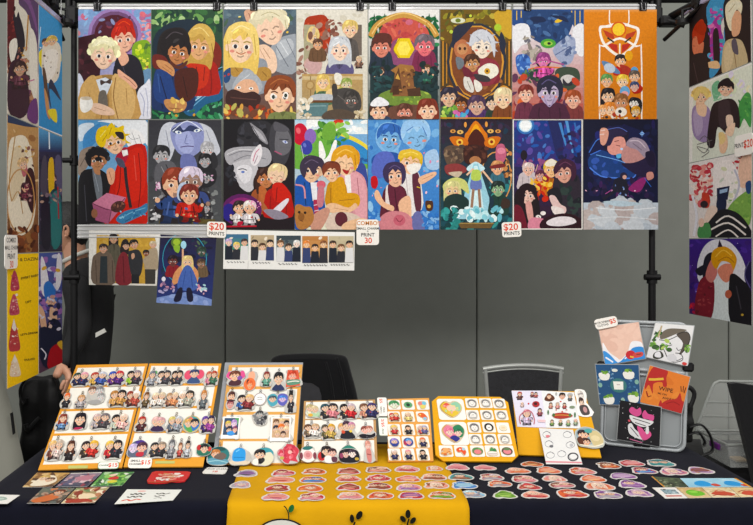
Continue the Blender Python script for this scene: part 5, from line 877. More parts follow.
CH = {
 'A': (BA, 'leftmost charm board', [
  [(80.5, 378, 16, 14, 'green-haired and pink-haired pair charm', two('24403a', '262c50', 'd89aa8', '2c3058')), (98.5, 377.5, 17, 14, 'red-haired and silver-haired pair charm', two('a8382c', 'c8a048', 'b8bcc8', '38549c')), (116, 377, 16, 15, 'blue and red pair charm with purple clothes', two('2c4ca8', '5c2c78', 'b83038', '4c2470')), (134, 376.5, 15, 15, 'black-haired charm with lime green shirt', two('1c1a1e', '8cb830', '8c7c80', '3c3440'))],
  [(66.5, 399.5, 11, 15, 'orange-haired charm in black', one('d8642c', '26262c')), (81, 400.5, 14, 13, 'tan-haired charm in soft grey', one('b88c60', 'a09ca0', 'sp')), (95.5, 395, 19, 19, 'grey and brown ring-like cluster charm', 'O 50 50 34 30 12 b8b4ac;H 30 26 20 d8c0b0 6c4c3c s;H 66 26 19 c8c8c8 7c7c80 s;H 78 58 17 c8c8c8 8c8c8c s;S 9c9c9c 20 80 60 72 84 84 50 94'), (118, 397, 17, 17, 'brown and black-haired pair charm in gold', two('a87438', 'c89858', '1e1a1c', 'b88848')), (133, 397.5, 14, 17, 'red-haired charm with white cape', two('8c3424', '5c2c28', 'ece8e4', 'a84838'))],
  [(62.5, 421, 15, 16, 'brown-haired charm in pale blue robe', one('7c3428', '5c84b0', 'sp', 'l')), (79.5, 421, 16, 17, 'long black-haired charm in crimson', 'S a82850 20 80 45 60 80 78 60 94 25 94;H 52 38 32 sp 1c1a24 l'), (101, 420, 18, 16, 'grey and rose pair charm', two('c0a8a4', 'a8a0a4', '6c6468', '4c484c')), (119.5, 421, 17, 17, 'pale and black-haired pair charm with green base', two('1c1c1e', 'b8c0b0', 'e0c8b8', 'e0b0a8', extra='S 8ca07c 15 86 85 86 75 98 25 98'))],
  [(55.5, 448.5, 15, 21, 'blond charm with brown skirt', two('d8b070', '6c4038', 'b8a898', 'c8b8b0')), (70.3, 449.5, 14, 20, 'dark-haired charm in black boots', one('4c2c20', '262224', 'sp', 'l')), (89.5, 448, 18, 18, 'dark and blond pair charm, blond one in red', two('2a2224', '3c342c', 'd8a838', 'b82c24')), (113.5, 448, 18, 19, 'blond in red and dark-haired pair charm', two('d8b048', 'b82830', '221e24', '2a2a34', extra='L e8e8ec 6 10 98 95 80'))]]),
 'B': (BB, 'second charm board', [
  [(152, 377.5, 12, 15, 'grey charm with green leaf cap', 'S 4c9c50 60 18 72 2 86 22;'+one('6c7078', '8c9098')), (164, 376.5, 14, 15, 'black and white pair charm', two('2a2a2e', 'd0d0d0', '3a3a3e', '44444a')), (177, 376.5, 12, 15, 'black-haired charm in black', two('18181c', '2a2a30', '222226', '3c3c44')), (194, 376, 19, 15, 'blue dress charm between two rose circles', 'E 20 40 20 30 0 d8506c;E 80 36 20 30 0 d8506c;S 38507c 25 70 50 45 78 70 80 92 22 92;H 50 32 24 sp 2c3c60 s'), (211.5, 377, 12, 15, 'auburn-haired charm with green sleeve', two('b85c44', 'c87890', 'a84430', '3c6c54'))],
  [(146, 399, 10, 16, 'brown-haired charm in dark olive', one('6c4424', '5c4c30')), (158.5, 398.5, 15, 15, 'cream and white pair charm', two('e0d0b0', 'e8e4dc', 'c8b89c', 'd8d0c4')), (172, 398.5, 13, 15, 'tan and orange pair charm', two('a88460', '8c5c48', 'd8c0a0', 'd08858')), (186, 397.5, 17, 17, 'pale and dark-haired pair charm', two('e8e0d4', 'e0ddd8', '34302c', 'a0a090')), (203.5, 398.5, 11, 19, 'tall ginger-haired charm in grey', one('b8783c', '5c6468'))],
  [(141.5, 423, 14, 15, 'red-haired charm in dark cloak', one('a82c24', '4c2428')), (157.5, 423.5, 17, 16, 'rose-haired charm in dark violet', 'S 38284c 15 85 40 55 70 60 92 88 50 96;H 42 36 26 sp d8a8a4 s;H 66 38 24 sp c8989c s'), (175, 423, 15, 17, 'blond charm in steel grey', two('c8b868', '5c6470', 'b8bcc0', '8c949c')), (191.5, 423.5, 18, 17, 'round rainbow charm with two heads', 'E 50 50 48 48 0 d8b04c;E 50 50 44 44 0 4c9ca0;S 3c70b8 50 50 80 25 92 60 60 90;S d86c5c 10 40 40 10 60 30 30 50;S 58a050 20 70 45 60 60 92 40 94;H 34 46 22 sp c89850 s;H 66 46 22 sp 26242c s'), (208, 423, 14, 18, 'purple-haired charm with magenta coat', two('5c3c90', '3c2468', '2c2444', '8c3c8c'))],
  [(138, 448, 20, 18, 'purple hood and red scarf pair charm', 'S 5c6478 5 50 30 10 75 12 96 55 85 92 15 94;S 4c3488 30 16 60 4 88 24 70 34;H 28 50 22 d8c8e0 b8a8d0 s;H 68 46 25 e0b098 4c2c3c s;S b83040 50 72 80 70 78 92 48 90'), (158, 448.5, 17, 16, 'grey pair charm in black coats', two('2a2a2c', '3a3a3e', '8c7c6c', '2c2c30')), (171.3, 448, 11, 19, 'all grey single charm', one('5c5c60', '7c7c80', 'b8b8b8')), (180, 449, 8, 15, 'small brown and red charm', one('7c4c30', 'a8443c', 'sk')), (187.5, 448, 9, 17, 'small black-haired charm in white', one('1c1c20', 'b0b4b8')), (204, 448.5, 15, 15, 'green wreath charm with red blossoms', 'S 2c6c58 8 40 40 12 88 30 94 75 50 94 10 80;E 18 40 16 18 0 b83030;E 84 50 13 15 0 c84038;H 52 48 26 sp 1c2024 s')]]),
 'C': (BC, 'third charm board', [
  [(235.5, 377.5, 19, 16, 'pink heart-backed pair charm', 'S d8508c 2 40 15 10 35 30 30 60;S d8508c 98 40 85 5 62 25 70 60;S 4c2c34 20 75 50 50 82 70 70 95 25 95;H 46 38 28 sk 6c3c2c s;E 72 50 13 13 0 7c50a0'), (250, 380, 13, 19, 'peach and orange round charm', 'E 60 28 26 26 0 e8a888;E 50 68 44 32 0 e0703c;E 38 58 12 14 0 3c2424;H 52 72 20 e8a070 d86030 s'), (266.5, 378, 12, 15, 'auburn charm with sea green coat', one('7c2c28', '5c9480')), (278.5, 381, 15, 19, 'black-haired charm in navy cape', 'S 2c3458 10 90 40 60 60 60 92 90 50 98;H 50 36 30 sp 1a1a1e s'), (293, 378, 15, 18, 'square orange and green charm', 'P d0583c 14 4 82 4 92 50 96 88 6 96 8 50;H 46 36 26 e8a088 b83c24 s;S 5c8c74 10 60 45 56 90 56 92 78 20 86;L e8e4d8 5 15 70 60 64 90 66')],
  [(231, 400, 13, 17, 'brown-haired stacked pair charm', 'H 50 28 26 sk 4c2c28 s;H 48 72 24 d89890 6c2c38 s;L 3c2c30 6 20 50 80 50'), (245.5, 401, 18, 16, 'black and blond pair charm in blue and red', two('1e1c22', '2c5c9c', 'd8b074', '7c2c30')), (260, 398.5, 13, 13, 'round white charm with thin outline', 'E 50 50 46 46 0 8c7070;E 50 50 42 42 0 efedea;L 8c8888 4 30 40 50 36 68 44;L 8c8888 4 32 56 52 52 70 58'), (277.5, 399.5, 20, 15, 'pair of turquoise and violet heart charms', 'S 4ca0b0 2 30 25 10 48 25 50 70 25 92 5 65;S 5c5cb0 52 20 75 8 98 22 96 65 75 88 52 65;H 26 44 19 sp 38505c s;H 74 44 19 c8b0d8 3c78c8 s'), (290.8, 401, 9, 21, 'tall black-hatted charm', 'L 1c1c20 12 30 3 72 3;'+one('1c1a1c', '2a2a34'))],
  [(230.8, 427, 17.5, 22, 'white-framed photo charm with blue and purple group', 'P efedea 2 2 98 2 98 98 2 98;P 38506c 10 8 90 8 90 82 10 82;P 4c9c58 70 8 90 8 90 35 70 35;E 28 30 12 10 0 8c4c38;H 34 38 15 sp c8b04c s;H 66 34 16 e0c8e0 a888c0 s;H 42 62 15 sp 2c2c3c s;E 54 76 22 10 0 3c90d8;H 74 60 13 e8b8a0 7c3c60 s'), (259.5, 418, 17, 16, 'dark grey tangled figure charm', 'N 30 15 20 85 85 6 16 901 3c3c40,5c5c60,2a2a2e,7c7c7c;H 50 26 20 a8a8a4 3a3a3c s'), (280.5, 428.5, 20, 24, 'white-framed photo charm with orange-haired crowd', 'P efedea 2 2 98 2 98 98 2 98;P c8a480 10 7 92 7 92 84 10 84;H 28 26 14 sp 6c4c34 s;H 56 22 13 sp d8b880 s;H 78 30 13 sp 2c2424 s;H 28 52 14 sp 242838 s;H 54 48 15 sp d86c24 s;H 78 56 13 sp e0c8a0 s;H 36 72 13 sp c8a87c s;H 64 74 12 sp 3c2c2c s')],
  [(218.5, 455, 22, 19, 'large round teal charm with ginger figure', 'E 50 50 48 46 0 2c7474;S 5c94a8 5 70 40 60 95 74 80 94 20 94;S 1c5050 10 30 50 4 80 20 40 30;H 36 42 20 e0b090 b8743c s;S 6c5c54 30 60 60 35 85 50 70 72;L 98c8d0 4 8 82 50 76 92 86'), (240, 455, 21, 18, 'large sky blue dome charm', 'S d8c8b0 4 84 30 76 96 82 80 96 20 96;S 2c94d8 20 78 18 30 40 8 70 20 76 60 70 78;L 70c0f0 6 30 30 45 18;S b8b4ac 76 40 94 34 98 70 82 80;L 1c6ca8 3 22 60 70 60'), (263, 455.5, 22, 19, 'large black, white and teal round charm', 'E 56 40 40 34 0 3c94a0;S d8d4b8 40 50 80 30 96 60 80 92 44 92;H 36 44 24 sp 1c1a1c s;E 40 76 14 14 0 1c1a1c;S ece4d8 10 70 28 64 30 94 8 90;E 50 70 9 12 0 2a2a2c'), (288.5, 453, 22, 20, 'large crimson flower-like charm', 'S c83c4c 40 4 70 8 96 36 84 70 92 90 60 84 50 98 26 84 24 50 4 60 14 30 36 30;N 24 20 15 85 85 5 13 902 d85c68,a82838,e8808c,b83048;E 56 44 9 9 0 e8b0a8;O 16 46 13 15 4 c87078;E 22 72 9 8 0 b8a850')]]),
 'D': (BD, 'low charm board', [
  [(312, 410, 17, 15, 'pale green round charm', 'N 24 15 20 85 85 8 18 903 d0c8a4,a8c8a0,e4dcc4,88a888;H 40 36 22 sp b0a070 s;H 66 44 20 sp c8b890 s;E 40 80 14 10 0 d8a83c'), (329.5, 410, 19, 16, 'black, teal and pink trio charm', two('1c4450', '2a2c30', '26242a', 'c87880', extra='N 10 10 30 90 80 6 12 904 2c5c64,d0d0cc')), (348, 410, 17, 16, 'black-haired charm with scarlet dress', two('18181c', '24242a', 'b8a8b0', 'b82028')), (368.5, 409.5, 19, 16, 'brown and indigo pair charm', two('6c4834', 'b87c68', '3c3060', '2c2c58'))],
  [(312, 429.5, 17, 14, 'brown-haired pair charm in white', two('5c3c28', '6c5c4c', 'b89874', 'e0dcd4')), (328.5, 430.5, 15, 16, 'gold-haired charm in mustard', two('4c4438', '5c5838', 'c8982c', 'b89c4c')), (346.8, 429, 18, 18, 'bright mixed trio charm in dark cape', 'S 22222a 30 60 70 60 90 96 14 96;H 26 40 20 sp c89450 s;H 52 30 22 sp 3c2438 s;H 78 32 18 sp b87c98 s;E 30 64 10 9 0 c84c30;E 70 60 8 7 0 e0c048'), (366.5, 430.5, 17, 15, 'brown-haired charm seated on a black boat', 'S 1e1c24 4 80 25 68 70 74 96 62 90 88 30 98;H 42 44 22 e8b0a0 7c3c30 s;H 66 40 20 e8b8a8 a86858 s')],
  [(308, 453.5, 17, 17, 'rose medallion charm with teal bow', 'E 50 54 44 42 0 ece4e0;S 2c6c68 20 16 45 4 80 10 60 26 30 26;E 50 56 26 25 0 d8a0a0;E 50 56 14 14 0 c87c80;E 12 60 10 20 0 7c3c48;E 88 60 10 20 0 7c3c48'), (327.5, 453.5, 19, 17, 'black-haired bride and red rose charm', 'E 20 62 20 26 0 b82c2c;H 46 34 25 sp 1c181c l;S e8e4e0 36 66 66 60 72 96 38 96;H 74 44 22 e0b0a0 3a2428 s;S 5c3444 70 68 96 70 94 94 72 94'), (348.8, 453, 20, 18, 'wide black charm with teal garland', 'S 1c1a24 4 44 30 26 70 26 97 44 92 94 10 94;S 2c7c6c 16 26 50 4 86 24 60 22 40 22;H 34 52 19 d8b0a0 1c1a20 s;H 66 52 19 e8d8d0 3c2c3c s;E 14 62 9 14 0 8c3c5c;E 86 80 10 8 0 b8983c'), (368.7, 451.5, 11, 20, 'slender rose pink charm', 'H 50 22 24 e8b8a8 c88878 s;S c87c74 30 40 70 40 66 94 34 94;L 8c4c48 5 34 60 66 64')]]),
}
rown = {'A': ['top row', 'second row', 'third row', 'bottom row'], 'B': ['top row', 'second row', 'third row', 'bottom row'], 'C': ['top row', 'second row', 'third row', 'bottom row'], 'D': ['top row', 'middle row', 'bottom row']}
for k, (B, nm, rws) in CH.items():
    for i, rw in enumerate(rws):
        for j, (px, py, w_, h, desc, src) in enumerate(rw):
            big = k == 'C' and i == 3
            charm(B, px, py+.5, w_*1.04, h*1.04, desc, src, '%s, %s' % (rown[k][i], nm), 'charms on the %s' % nm, lift=.012 if big else .0055)

# ------------------------------------------------------------------ pin cards
def card(B, px, py, w_, h, desc, src, where, group, base='e9e6de'):
    c, W, H = at_board(B, px, py, w_, h, .0016)
    ol = rrect(W, H, .12*W)
    a = Art(); 
    o = a.build('pin_card', c, thick=.0008, base=base, outline=ol); tag(o, '%s, %s' % (desc, where), 'pin', group)
    c2, _, _ = at_board(B, px, py, w_*.86, h*.86, .0036)
    printed_thing('pin', src, c2, .0018, parent=o, margin=.02, base='c9b89a')
E_ = [[('green-haired head pin', 'H 50 50 40 d8e0c8 3c8050 c'), ('green pin with dark centre', 'E 50 50 40 36 0 5c9c6c;E 50 50 18 20 0 22382c;E 40 28 12 10 0 3c7c50'), ('pin of coloured balloons', 'E 32 32 22 24 0 d87c78;E 66 30 20 22 0 70b8d0;S d8c860 25 60 50 50 75 62 60 92 35 92')],
      [('red and yellow figure pin', two('b82c2c', 'c83c34', 'd89c3c', 'b83028')), ('red-capped figure pin', 'S c84440 30 20 50 6 72 20;'+one('e0c0a0', 'd8c070')), ('orange dragon-shaped pin', 'S d85c2c 10 20 40 6 70 20 92 60 80 92 60 70 40 60 20 44;E 70 70 18 16 0 8cb8d0;E 30 26 8 8 0 f0d060')],
      [('yellow-haired pin in red', one('e0bc50', 'b83030', 'sp', 'k')), ('black-haired round pin', one('16161a', '22222a', 'sk')), ('pale pin with red and violet figure', two('c8a8a0', 'b84048', '9c9cb8', '5c5c8c'))],
      [('blue and violet ringed figure pin', 'E 50 52 44 42 0 3c4c98;H 50 46 30 sp 8c7cc0 s;S 2c3c88 20 70 80 70 70 96 30 96'), ('indigo and crimson ringed pin', 'E 50 50 46 44 0 34408c;E 20 60 16 24 0 a82c4c;H 54 48 28 e8a0a0 4c90c8 s'), ('orange-haired pin in navy', one('d86838', '24264c'))],
      [('pale-haired pin in navy', one('d8ccc8', '2a2c58')), ('pink-haired pin in navy', one('d88c94', '2a2c50')), ('black-haired pin in black suit', one('1a1a1e', '22222a'))]]
for i, rw in enumerate(E_):
    for j, (d, s) in enumerate(rw):
        card(BE, (394.1, 408.1, 422.6)[j]+i*.1, (404.8, 416.6, 429.6, 441.9, 454.4)[i], 12.4, (9.6, 10.4, 11, 11.3, 12)[i], d, s, 'row %s of the narrow pin board' % ['one', 'two', 'three', 'four', 'five'][i], 'pin cards on the narrow board')
def ink_face(v): return 'S %s 14 60 10 30 30 8 60 4 88 24 90 60 76 90 50 96 24 88;E 50 56 30 32 0 e4e1da;' % ['8c8a88', 'a09e9c', '7c7a7a', 'b0aeaa'][v % 4] + ['L 4c4848 6 22 40 34 18 66 18 78 40;L 4c4848 5 34 50 40 50;L 4c4848 5 60 50 66 50;L 4c4848 5 42 70 58 70', 'L 4c4848 6 20 50 30 20 50 12 72 22 80 50;L 4c4848 6 34 46 40 42;L 4c4848 6 60 42 66 46;L 4c4848 5 30 84 70 84', 'L 4c4848 6 24 30 40 20 50 30 64 18 78 34;L 4c4848 5 36 54 42 54;L 4c4848 5 60 54 66 54;L 4c4848 5 44 68 56 72', 'L 4c4848 6 18 60 30 30 60 20 84 40;L 4c4848 5 40 52 62 48;L 4c4848 5 30 76 70 80'][v % 4]
def c5(x, y): return 425+x*.1618, 385+y*.1618
wordy = ['upper left', 'upper middle', 'upper right']
Fr = [[(290, 112), (375, 112), (458, 114)], [(295, 185), (383, 185), (472, 186)], [(305, 262), (395, 260), (483, 264)], [(312, 335), (403, 334), (493, 335)]]
cn = ['left', 'middle', 'right']; rn = ['top', 'second', 'third', 'fourth']
for i in range(4):
    for j in range(3):
        px, py = c5(*Fr[i][j]); s = ink_face(i*3+j)
        if (i, j) == (2, 1): s = 'E 50 50 42 44 0 1c1c1e;E 50 54 26 30 0 e9e6e0;L 4c4848 6 40 54 60 54'
        if (i, j) == (2, 2): s = 'E 50 52 34 30 0 e8dcc0;E 50 52 24 20 0 e4d0b0;L b89c78 3 36 50 64 50'
        d = {(2, 1): 'black ringed face pin', (2, 2): 'pale cream face pin'}.get((i, j), 'line-drawn face pin')
        card(BF, px, py, 12.6, (9.6, 9.8, 10.4, 10.4)[i], d, s, '%s column, %s row of the yellow cut-corner board' % (cn[j], rn[i]), 'line-drawn pins on the yellow board')
for (x, y), d, s in [((130, 408), 'orange round pin', 'N 24 15 25 85 85 8 16 905 d8883c,e8a860,c86c34;E 50 40 26 22 0 e0a060'), ((225, 408), 'red koi-coloured pin', 'S d8502c 10 30 50 10 88 50 70 92 50 60 20 60;E 70 30 14 14 0 a0c0d0;E 40 34 8 8 0 f0e0c0'), ((325, 408), 'green and rose bowl pin', 'E 50 50 46 38 0 5c7c4c;E 50 58 32 24 0 d87c80;E 30 28 16 10 0 4c8c50;E 70 28 16 10 0 6ca060'), ((415, 408), 'pin with a green sprig', 'S e8e0d8 10 70 50 50 90 70 80 92 20 92;S 4c8c50 30 50 50 10 72 46;S 3c7c48 50 50 76 20 88 52;L 7c4c40 6 12 80 88 80'), ((508, 408), 'dark-rimmed rose bowl pin', 'E 50 50 46 40 0 4c3c34;E 50 54 34 28 0 d88088;E 50 30 30 14 0 5c7c50')]:
    px, py = c5(x, y); card(BF, px, py, 13.6, 11.2, d, s, 'bottom row of the yellow cut-corner board', 'colour pins on the yellow board')
px, py = c5(163, 150); card(BF, px, py, 27, 21, 'yellow, green and red heart pin on large card', 'S d8b838 50 92 14 62 6 30 24 8 50 22 76 8 94 30 86 62;S 8cc0a0 50 22 76 8 92 30 84 60 60 50;S d85844 14 34 30 14 44 24 40 44;E 50 44 20 18 0 e8c0a8;L b88c28 4 50 92 14 62 6 30 24 8;N 14 20 30 80 75 4 8 906 e8d070,a8c890,e0a090', 'top of the yellow board', 'heart pins')
px, py = c5(178, 298); card(BF, px, py, 28, 23, 'pink, green and navy heart pin on large card', 'S d87c94 50 94 14 62 6 30 24 8 50 20 60 50;S 2c7c54 50 20 76 6 94 30 86 64 70 70 56 50;S 2c3080 50 94 30 76 50 60 72 76;H 34 44 17 e8c0b0 d06c88 s;H 68 48 17 e8c0b0 246c48 s;L c89c4c 4 50 94 14 62 6 30 24 8', 'lower one on the yellow board', 'heart pins')

# ------------------------------------------------------------------ sticker sheets on the yellow slanted board
def sheet(name, label, cat, pts, lift, src, base='e4e2ec', group=None, P=None, N=None, quad=None, low=None):
    P = P if P is not None else BG.P+BG.N*lift; N = N if N is not None else BG.N
    c = [on_plane(px, py, P, N) for px, py in pts]
    if low:
        c[3] = on_table(*pts[3], low); N2 = (c[1]-c[0]).cross(c[0]-c[3]).normalized(); c[2] = on_plane(*pts[2], c[0], N2)
    a = Art(quad or list(pts)).run(src) if src else Art()
    return tag(a.build(name, c, thick=.0006, base=base, step=1.5e-5), label, cat, group)
c6 = lambda *p: [(505+p[i]*.1715, 380+p[i+1]*.1715) for i in range(0, 8, 2)]
q1 = (38, 62, 212, 62, 240, 278, 72, 272); q2 = (212, 62, 402, 72, 442, 282, 240, 278); q3 = (198, 280, 396, 290, 452, 492, 240, 490)
qd = lambda q: [(q[i], q[i+1]) for i in range(0, 8, 2)]
sheet('sticker_sheet', 'lavender sticker sheet of red-haired figures, left of the two upper sheets', 'sticker sheet', c6(*q1), .002, 'C 85 95 50 a83c38 5c3c3c;C 158 88 34 8c3030 6c3c44;C 180 90 34 2c2428 a84c4c;C 100 150 30 e0c8b8 d8b8b0;E 137 144 5 5 0 c83038;E 180 147 22 18 0 a82c30;E 178 145 10 9 0 401c20;C 127 222 84 c88c94 b8a8c0;L b85c68 5 90 260 85 220 115 190 150 190 170 230 168 262;C 203 195 44 3c2428 8c4048;P e8c8cc 190 236 236 238 236 252 192 250;L b87c84 2 196 244 232 245', 'dcd8e8', quad=qd(q1))
sheet('sticker_sheet', 'white sticker sheet of food and small heads, right of the upper two', 'sticker sheet', c6(*q2), .0024, 'S 5c3424 230 110 245 88 275 86 292 108 270 124 240 122;H 258 95 14 e8c0a0 6c3c24 s;E 300 82 6 10 0 a8a8a4;H 335 95 18 d8a890 221c1c s;E 380 88 16 12 0 a8a8a8;C 380 105 36 a89c8c 5c5c58;E 326 126 5 4 0 c83c34;C 268 150 36 3c2c28 b87c6c;C 308 150 38 b09c90 d08c84;C 348 152 34 2c2424 a84c48;E 392 160 16 8 0 7c8c70;S a8382c 275 205 300 195 350 192 392 205 385 218 330 228 290 222;L d8b048 3 285 208 335 206 385 210;E 285 206 8 10 0 3c6c3c;E 380 206 8 10 0 4c7c44;E 335 186 5 4 0 c83c34;E 252 190 5 14 0 4c7048;E 408 205 5 16 0 4c7048;C 275 252 36 6c5c44 6c8c4c;C 325 252 34 c89c7c 5c6c3c;C 370 254 36 b8a888 7c9c6c;C 412 250 36 d8a898 8c9c80;E 300 178 4 3 0 c84c40;E 360 178 4 3 0 c84c40', 'e2e4e4', quad=qd(q2))
sheet('sticker_sheet', 'white sheet of faint outlined faces with a pink bottom stripe', 'sticker sheet', c6(*q3), .0045, ';'.join('O %d %d 24 18 2.5 7c7c82;L 6c6c72 2.5 %d %d %d %d %d %d' % (x, y, x-18, y-10, x, y-20, x+18, y-8) for x, y in ((245, 318), (365, 318), (258, 372), (382, 378), (266, 438), (333, 430), (400, 445)))+';S d87c84 240 322 262 322 258 334 242 334;E 272 386 12 8 0 6c6c70;O 398 448 28 22 7 3a3a3e;E 388 380 10 10 0 b8b8bc;P d88c94 236 472 446 477 449 486 238 481', 'e2e2e0', quad=qd(q3), low=.003)
where = 'right edge of the sheet board'
c, W, H = at_board(BG, 582.5, 403.5, 12, 24, .004)
a, o = printed_thing('die_cut_sticker', 'H 50 24 24 f0e8e0 c8c0b8 s;H 44 48 20 e8c8b0 3c2c28 s;S 4c4444 20 62 80 58 90 92 30 96;E 60 76 16 12 0 b88c8c;L 8c8484 4 26 12 70 8', c, .001, margin=.06, base='efede8'); tag(o, 'tall white-edged double figure sticker at the top right of the sheet board', 'sticker')
c, W, H = at_board(BG, 589.5, 437, 27, 21, .009)
a, o = printed_thing('charm_keychain', 'E 44 44 42 40 0 8ca0a8;S c8b888 50 30 80 20 96 50 92 80 60 92;H 30 40 20 e8b898 2a2024 s;H 34 74 16 e0b090 3c2420 s;S 5c3424 4 60 20 50 24 90 8 84;E 70 56 16 14 0 d8c89c;L e8e0c8 5 10 88 60 94 94 80;E 50 22 14 10 0 4c9c98', c, .0032, margin=.03, base='b8bcb4'); tag(o, 'large round charm with dark-haired heads over the lower corner of the sheet board', 'charm')

# signs lying on and between the boards
def psign(label, pts, lines, ratio, P, N, base='ece9e2', rot=0, rim=None):
    sign(label, [on_plane(px, py, P, N) for px, py in pts], lines, ratio, base=base, rim=rim)
psign('white charm $15 sign on the bottom edge of the leftmost board', [(98.5, 462), (119, 461.5), (118.5, 468.5), (97.5, 469)], [(28, 20, 13, '3c6c4c', 'CHARM', 0), (72, 20, 30, RED, '$15', 0)], .4, BA.P+BA.N*.006, BA.N, rim='5c9c70')
psign('white small charms $15 sign on the bottom edge of the second board', [(129, 457.5), (152.5, 457.5), (151, 468), (127.5, 468)], [(30, 16, 15, INK, 'SMALL', 0), (30, 32, 13, INK, 'CHARMS', 0), (74, 24, 28, RED, '$15', 0)], .5, BB.P+BB.N*.006, BB.N)
psign('vertical white sign with red price, upper of two between boards', [(377, 397.5), (386.5, 397.5), (387.5, 416), (378.5, 416)], [(38, 30, 40, RED, '$5', 90), (34, 110, 22, INK, 'SMALL', 90), (64, 108, 22, INK, 'PINS', 90)], 1.6, BD.P+BD.N*.004, BD.N)
psign('vertical white sign with red price, lower of two between boards', [(378, 417.5), (387.5, 417.5), (388.5, 435.5), (379.5, 435.5)], [(45, 50, 40, RED, '2/$5', 90), (40, 125, 24, '3c6c4c', 'PINS', 90)], 1.6, BD.P+BD.N*.004, BD.N, rim='7cb894')
for B, q in ((BA, [(68.5, 465.5), (88, 465.3), (87.5, 468.3), (68, 468.5)]), (BB, [(155.5, 461), (175, 461), (174.5, 463.5), (155, 463.5)])):
    a = Art(); c = [on_plane(px, py, B.P+B.N*.0012, B.N) for px, py in q]; a.build('handle_label', c, thick=.001, base='b8bc6c', parent=B.e)

# ------------------------------------------------------------------ loose stickers laid out on the table
def on_top(px, py, w_, h, lift, rot=0):
    P = on_table(px, py, lift); a_, b_ = on_table(px, py-h/2, lift), on_table(px, py+h/2, lift)
    W = w_*P.y/FPX; H = min(a_.y-b_.y, W*1.15); a = math.radians(rot); U = Vector((math.cos(a), math.sin(a), 0)); V = Vector((-math.sin(a), math.cos(a), 0))
    return [P-U*W/2+V*H/2, P+U*W/2+V*H/2, P+U*W/2-V*H/2, P-U*W/2-V*H/2]
PAL = {
 'red': ['b83038', 'd0505c', '8c2028', 'e89c8c', 'c83c40'], 'rose': ['d88c94', 'c86c7c', 'ecb8b4', 'b85868', 'e8c8c0'], 'salmon': ['e0907c', 'c86850', 'ecb8a0', 'b84c3c', 'e8ccb8'],
 'orange': ['d8602c', 'e88c48', 'b84420', 'ecb880', 'c87850'], 'teal': ['3c8c8c', '6cb4ac', '2c6870', 'a8d0c8', '8c9ca0'], 'blue': ['3c7cc0', '78acd8', '2c5c98', 'a8c8e0', '5c94c8'],
 'pale blue': ['88b8d0', '5c94b8', 'b0d4e0', '7ca8c8', '9cc0d4'], 'green': ['6c9c30', '8cb844', '4c7824', 'a8cc64', '3c5c24'], 'violet': ['8c5c98', 'a880b4', '6c3c80', 'c8a8cc', '7c4c8c'],
 'lilac': ['b898b8', '9c789c', 'd4bcd0', '8c6888', 'c8a8b0'], 'grey': ['a8a0a8', '7c747c', 'c8c0c8', '4c464c', 'b8a8b4'], 'brown': ['8c4c34', 'b87450', '6c3424', 'd8a078', 'a8603c']}
def sticker_src(kind, c1, c2, seed):
    p, q = PAL[c1], PAL[c2]; r = random.Random(seed)
    j = lambda v: v+r.uniform(-6, 6)
    forms = ['S %s %g %g %g %g %g %g %g %g %g %g 96 76 72 90 28 90 4 80', 'S %s %g %g %g %g %g %g %g %g %g %g 98 88 60 84 40 92 2 86', 'S %s %g %g %g %g %g %g %g %g %g %g 90 82 60 94 34 84 8 90']
    fm = forms[seed % 3]; base = fm % (p[0], j(8), j(58), j(24), j(28), j(48), j(8), j(74), j(24), j(92), j(54))+';'
    base += 'N 26 18 26 82 80 4 12 %d %s;' % (seed, ','.join(p[:4]+q[1:4]))
    if kind == 0: return base+'H 46 40 22 e6c0a4 %s s %d;S %s 24 66 50 60 78 66 84 84 20 86;L %s 4 30 74 52 68 74 76' % (p[2], r.randint(-12, 12), q[0], q[3])
    if kind == 1: return base+'H 30 44 18 e6c0a4 %s s;H 64 42 19 e0b494 %s s;S %s 14 70 50 62 88 70 84 86 16 86' % (p[2], q[2], q[0])
    if kind == 2: return base+'S %s 14 58 34 30 70 30 88 56 70 70 30 72;L %s 5 22 56 44 44 78 52;E 50 70 24 8 0 %s;L %s 4 30 34 50 28 68 34' % (q[0], p[3], p[3], q[2])
    return base+'O 50 50 30 26 6 %s;H 50 48 22 e8c8b0 %s l;N 8 30 66 74 84 3 6 %d %s' % (q[0], p[4], seed+1, ','.join(q[:2]))
rowname = {1: 'back row', 2: 'second row', 3: 'third row', 4: 'front row'}
SP = [  # px, py, w, h, colour a, colour b, kind, where
 (246.8, 473, 23, 8.2, 'grey', 'violet', 2, 'off the left edge of the runner, farther one'), (241.5, 484.4, 21, 8.5, 'grey', 'rose', 3, 'off the left edge of the runner, nearer one')]
cols = [((283, 472.4), (280, 479.2), (278.3, 487.8), (276, 496.2), ('red', 'salmon', 'red', 'rose')), ((314.5, 471), (313, 479.2), (310.5, 487.8), (311.5, 496.4), ('orange', 'orange', 'orange', 'red')),
        ((349, 470.8), (348, 478.2), (349, 486.6), (351, 495.3), ('red', 'salmon', 'red', 'salmon')), ((378, 469.3), (378, 477.7), (378.7, 485.7), (380, 495), ('brown', 'red', 'red', 'orange')),
        ((407, 468.6), (408.4, 478.4), (408.4, 486.8), (411, 495)  , ('rose', 'orange', 'rose', 'red')), ((434, 468), (434, 476.6), (436, 484.7), (442, 494.8), ('salmon', 'salmon', 'salmon', 'orange')),
        ((457.5, 466.7), (460.5, 476.4), (464, 485), (471.5, 493.7), ('rose', 'teal', 'blue', 'pale blue'))]
sec = [('rose', 'salmon', 'brown', 'salmon'), ('brown', 'blue', 'orange', 'rose'), ('brown', 'red', 'brown', 'rose'), ('salmon', 'rose', 'brown', 'red'), ('red', 'rose', 'violet', 'violet'), ('orange', 'brown', 'brown', 'green'), ('rose', 'brown', 'pale blue', 'grey')]
num = ['first', 'second', 'third', 'fourth', 'fifth', 'sixth', 'seventh']
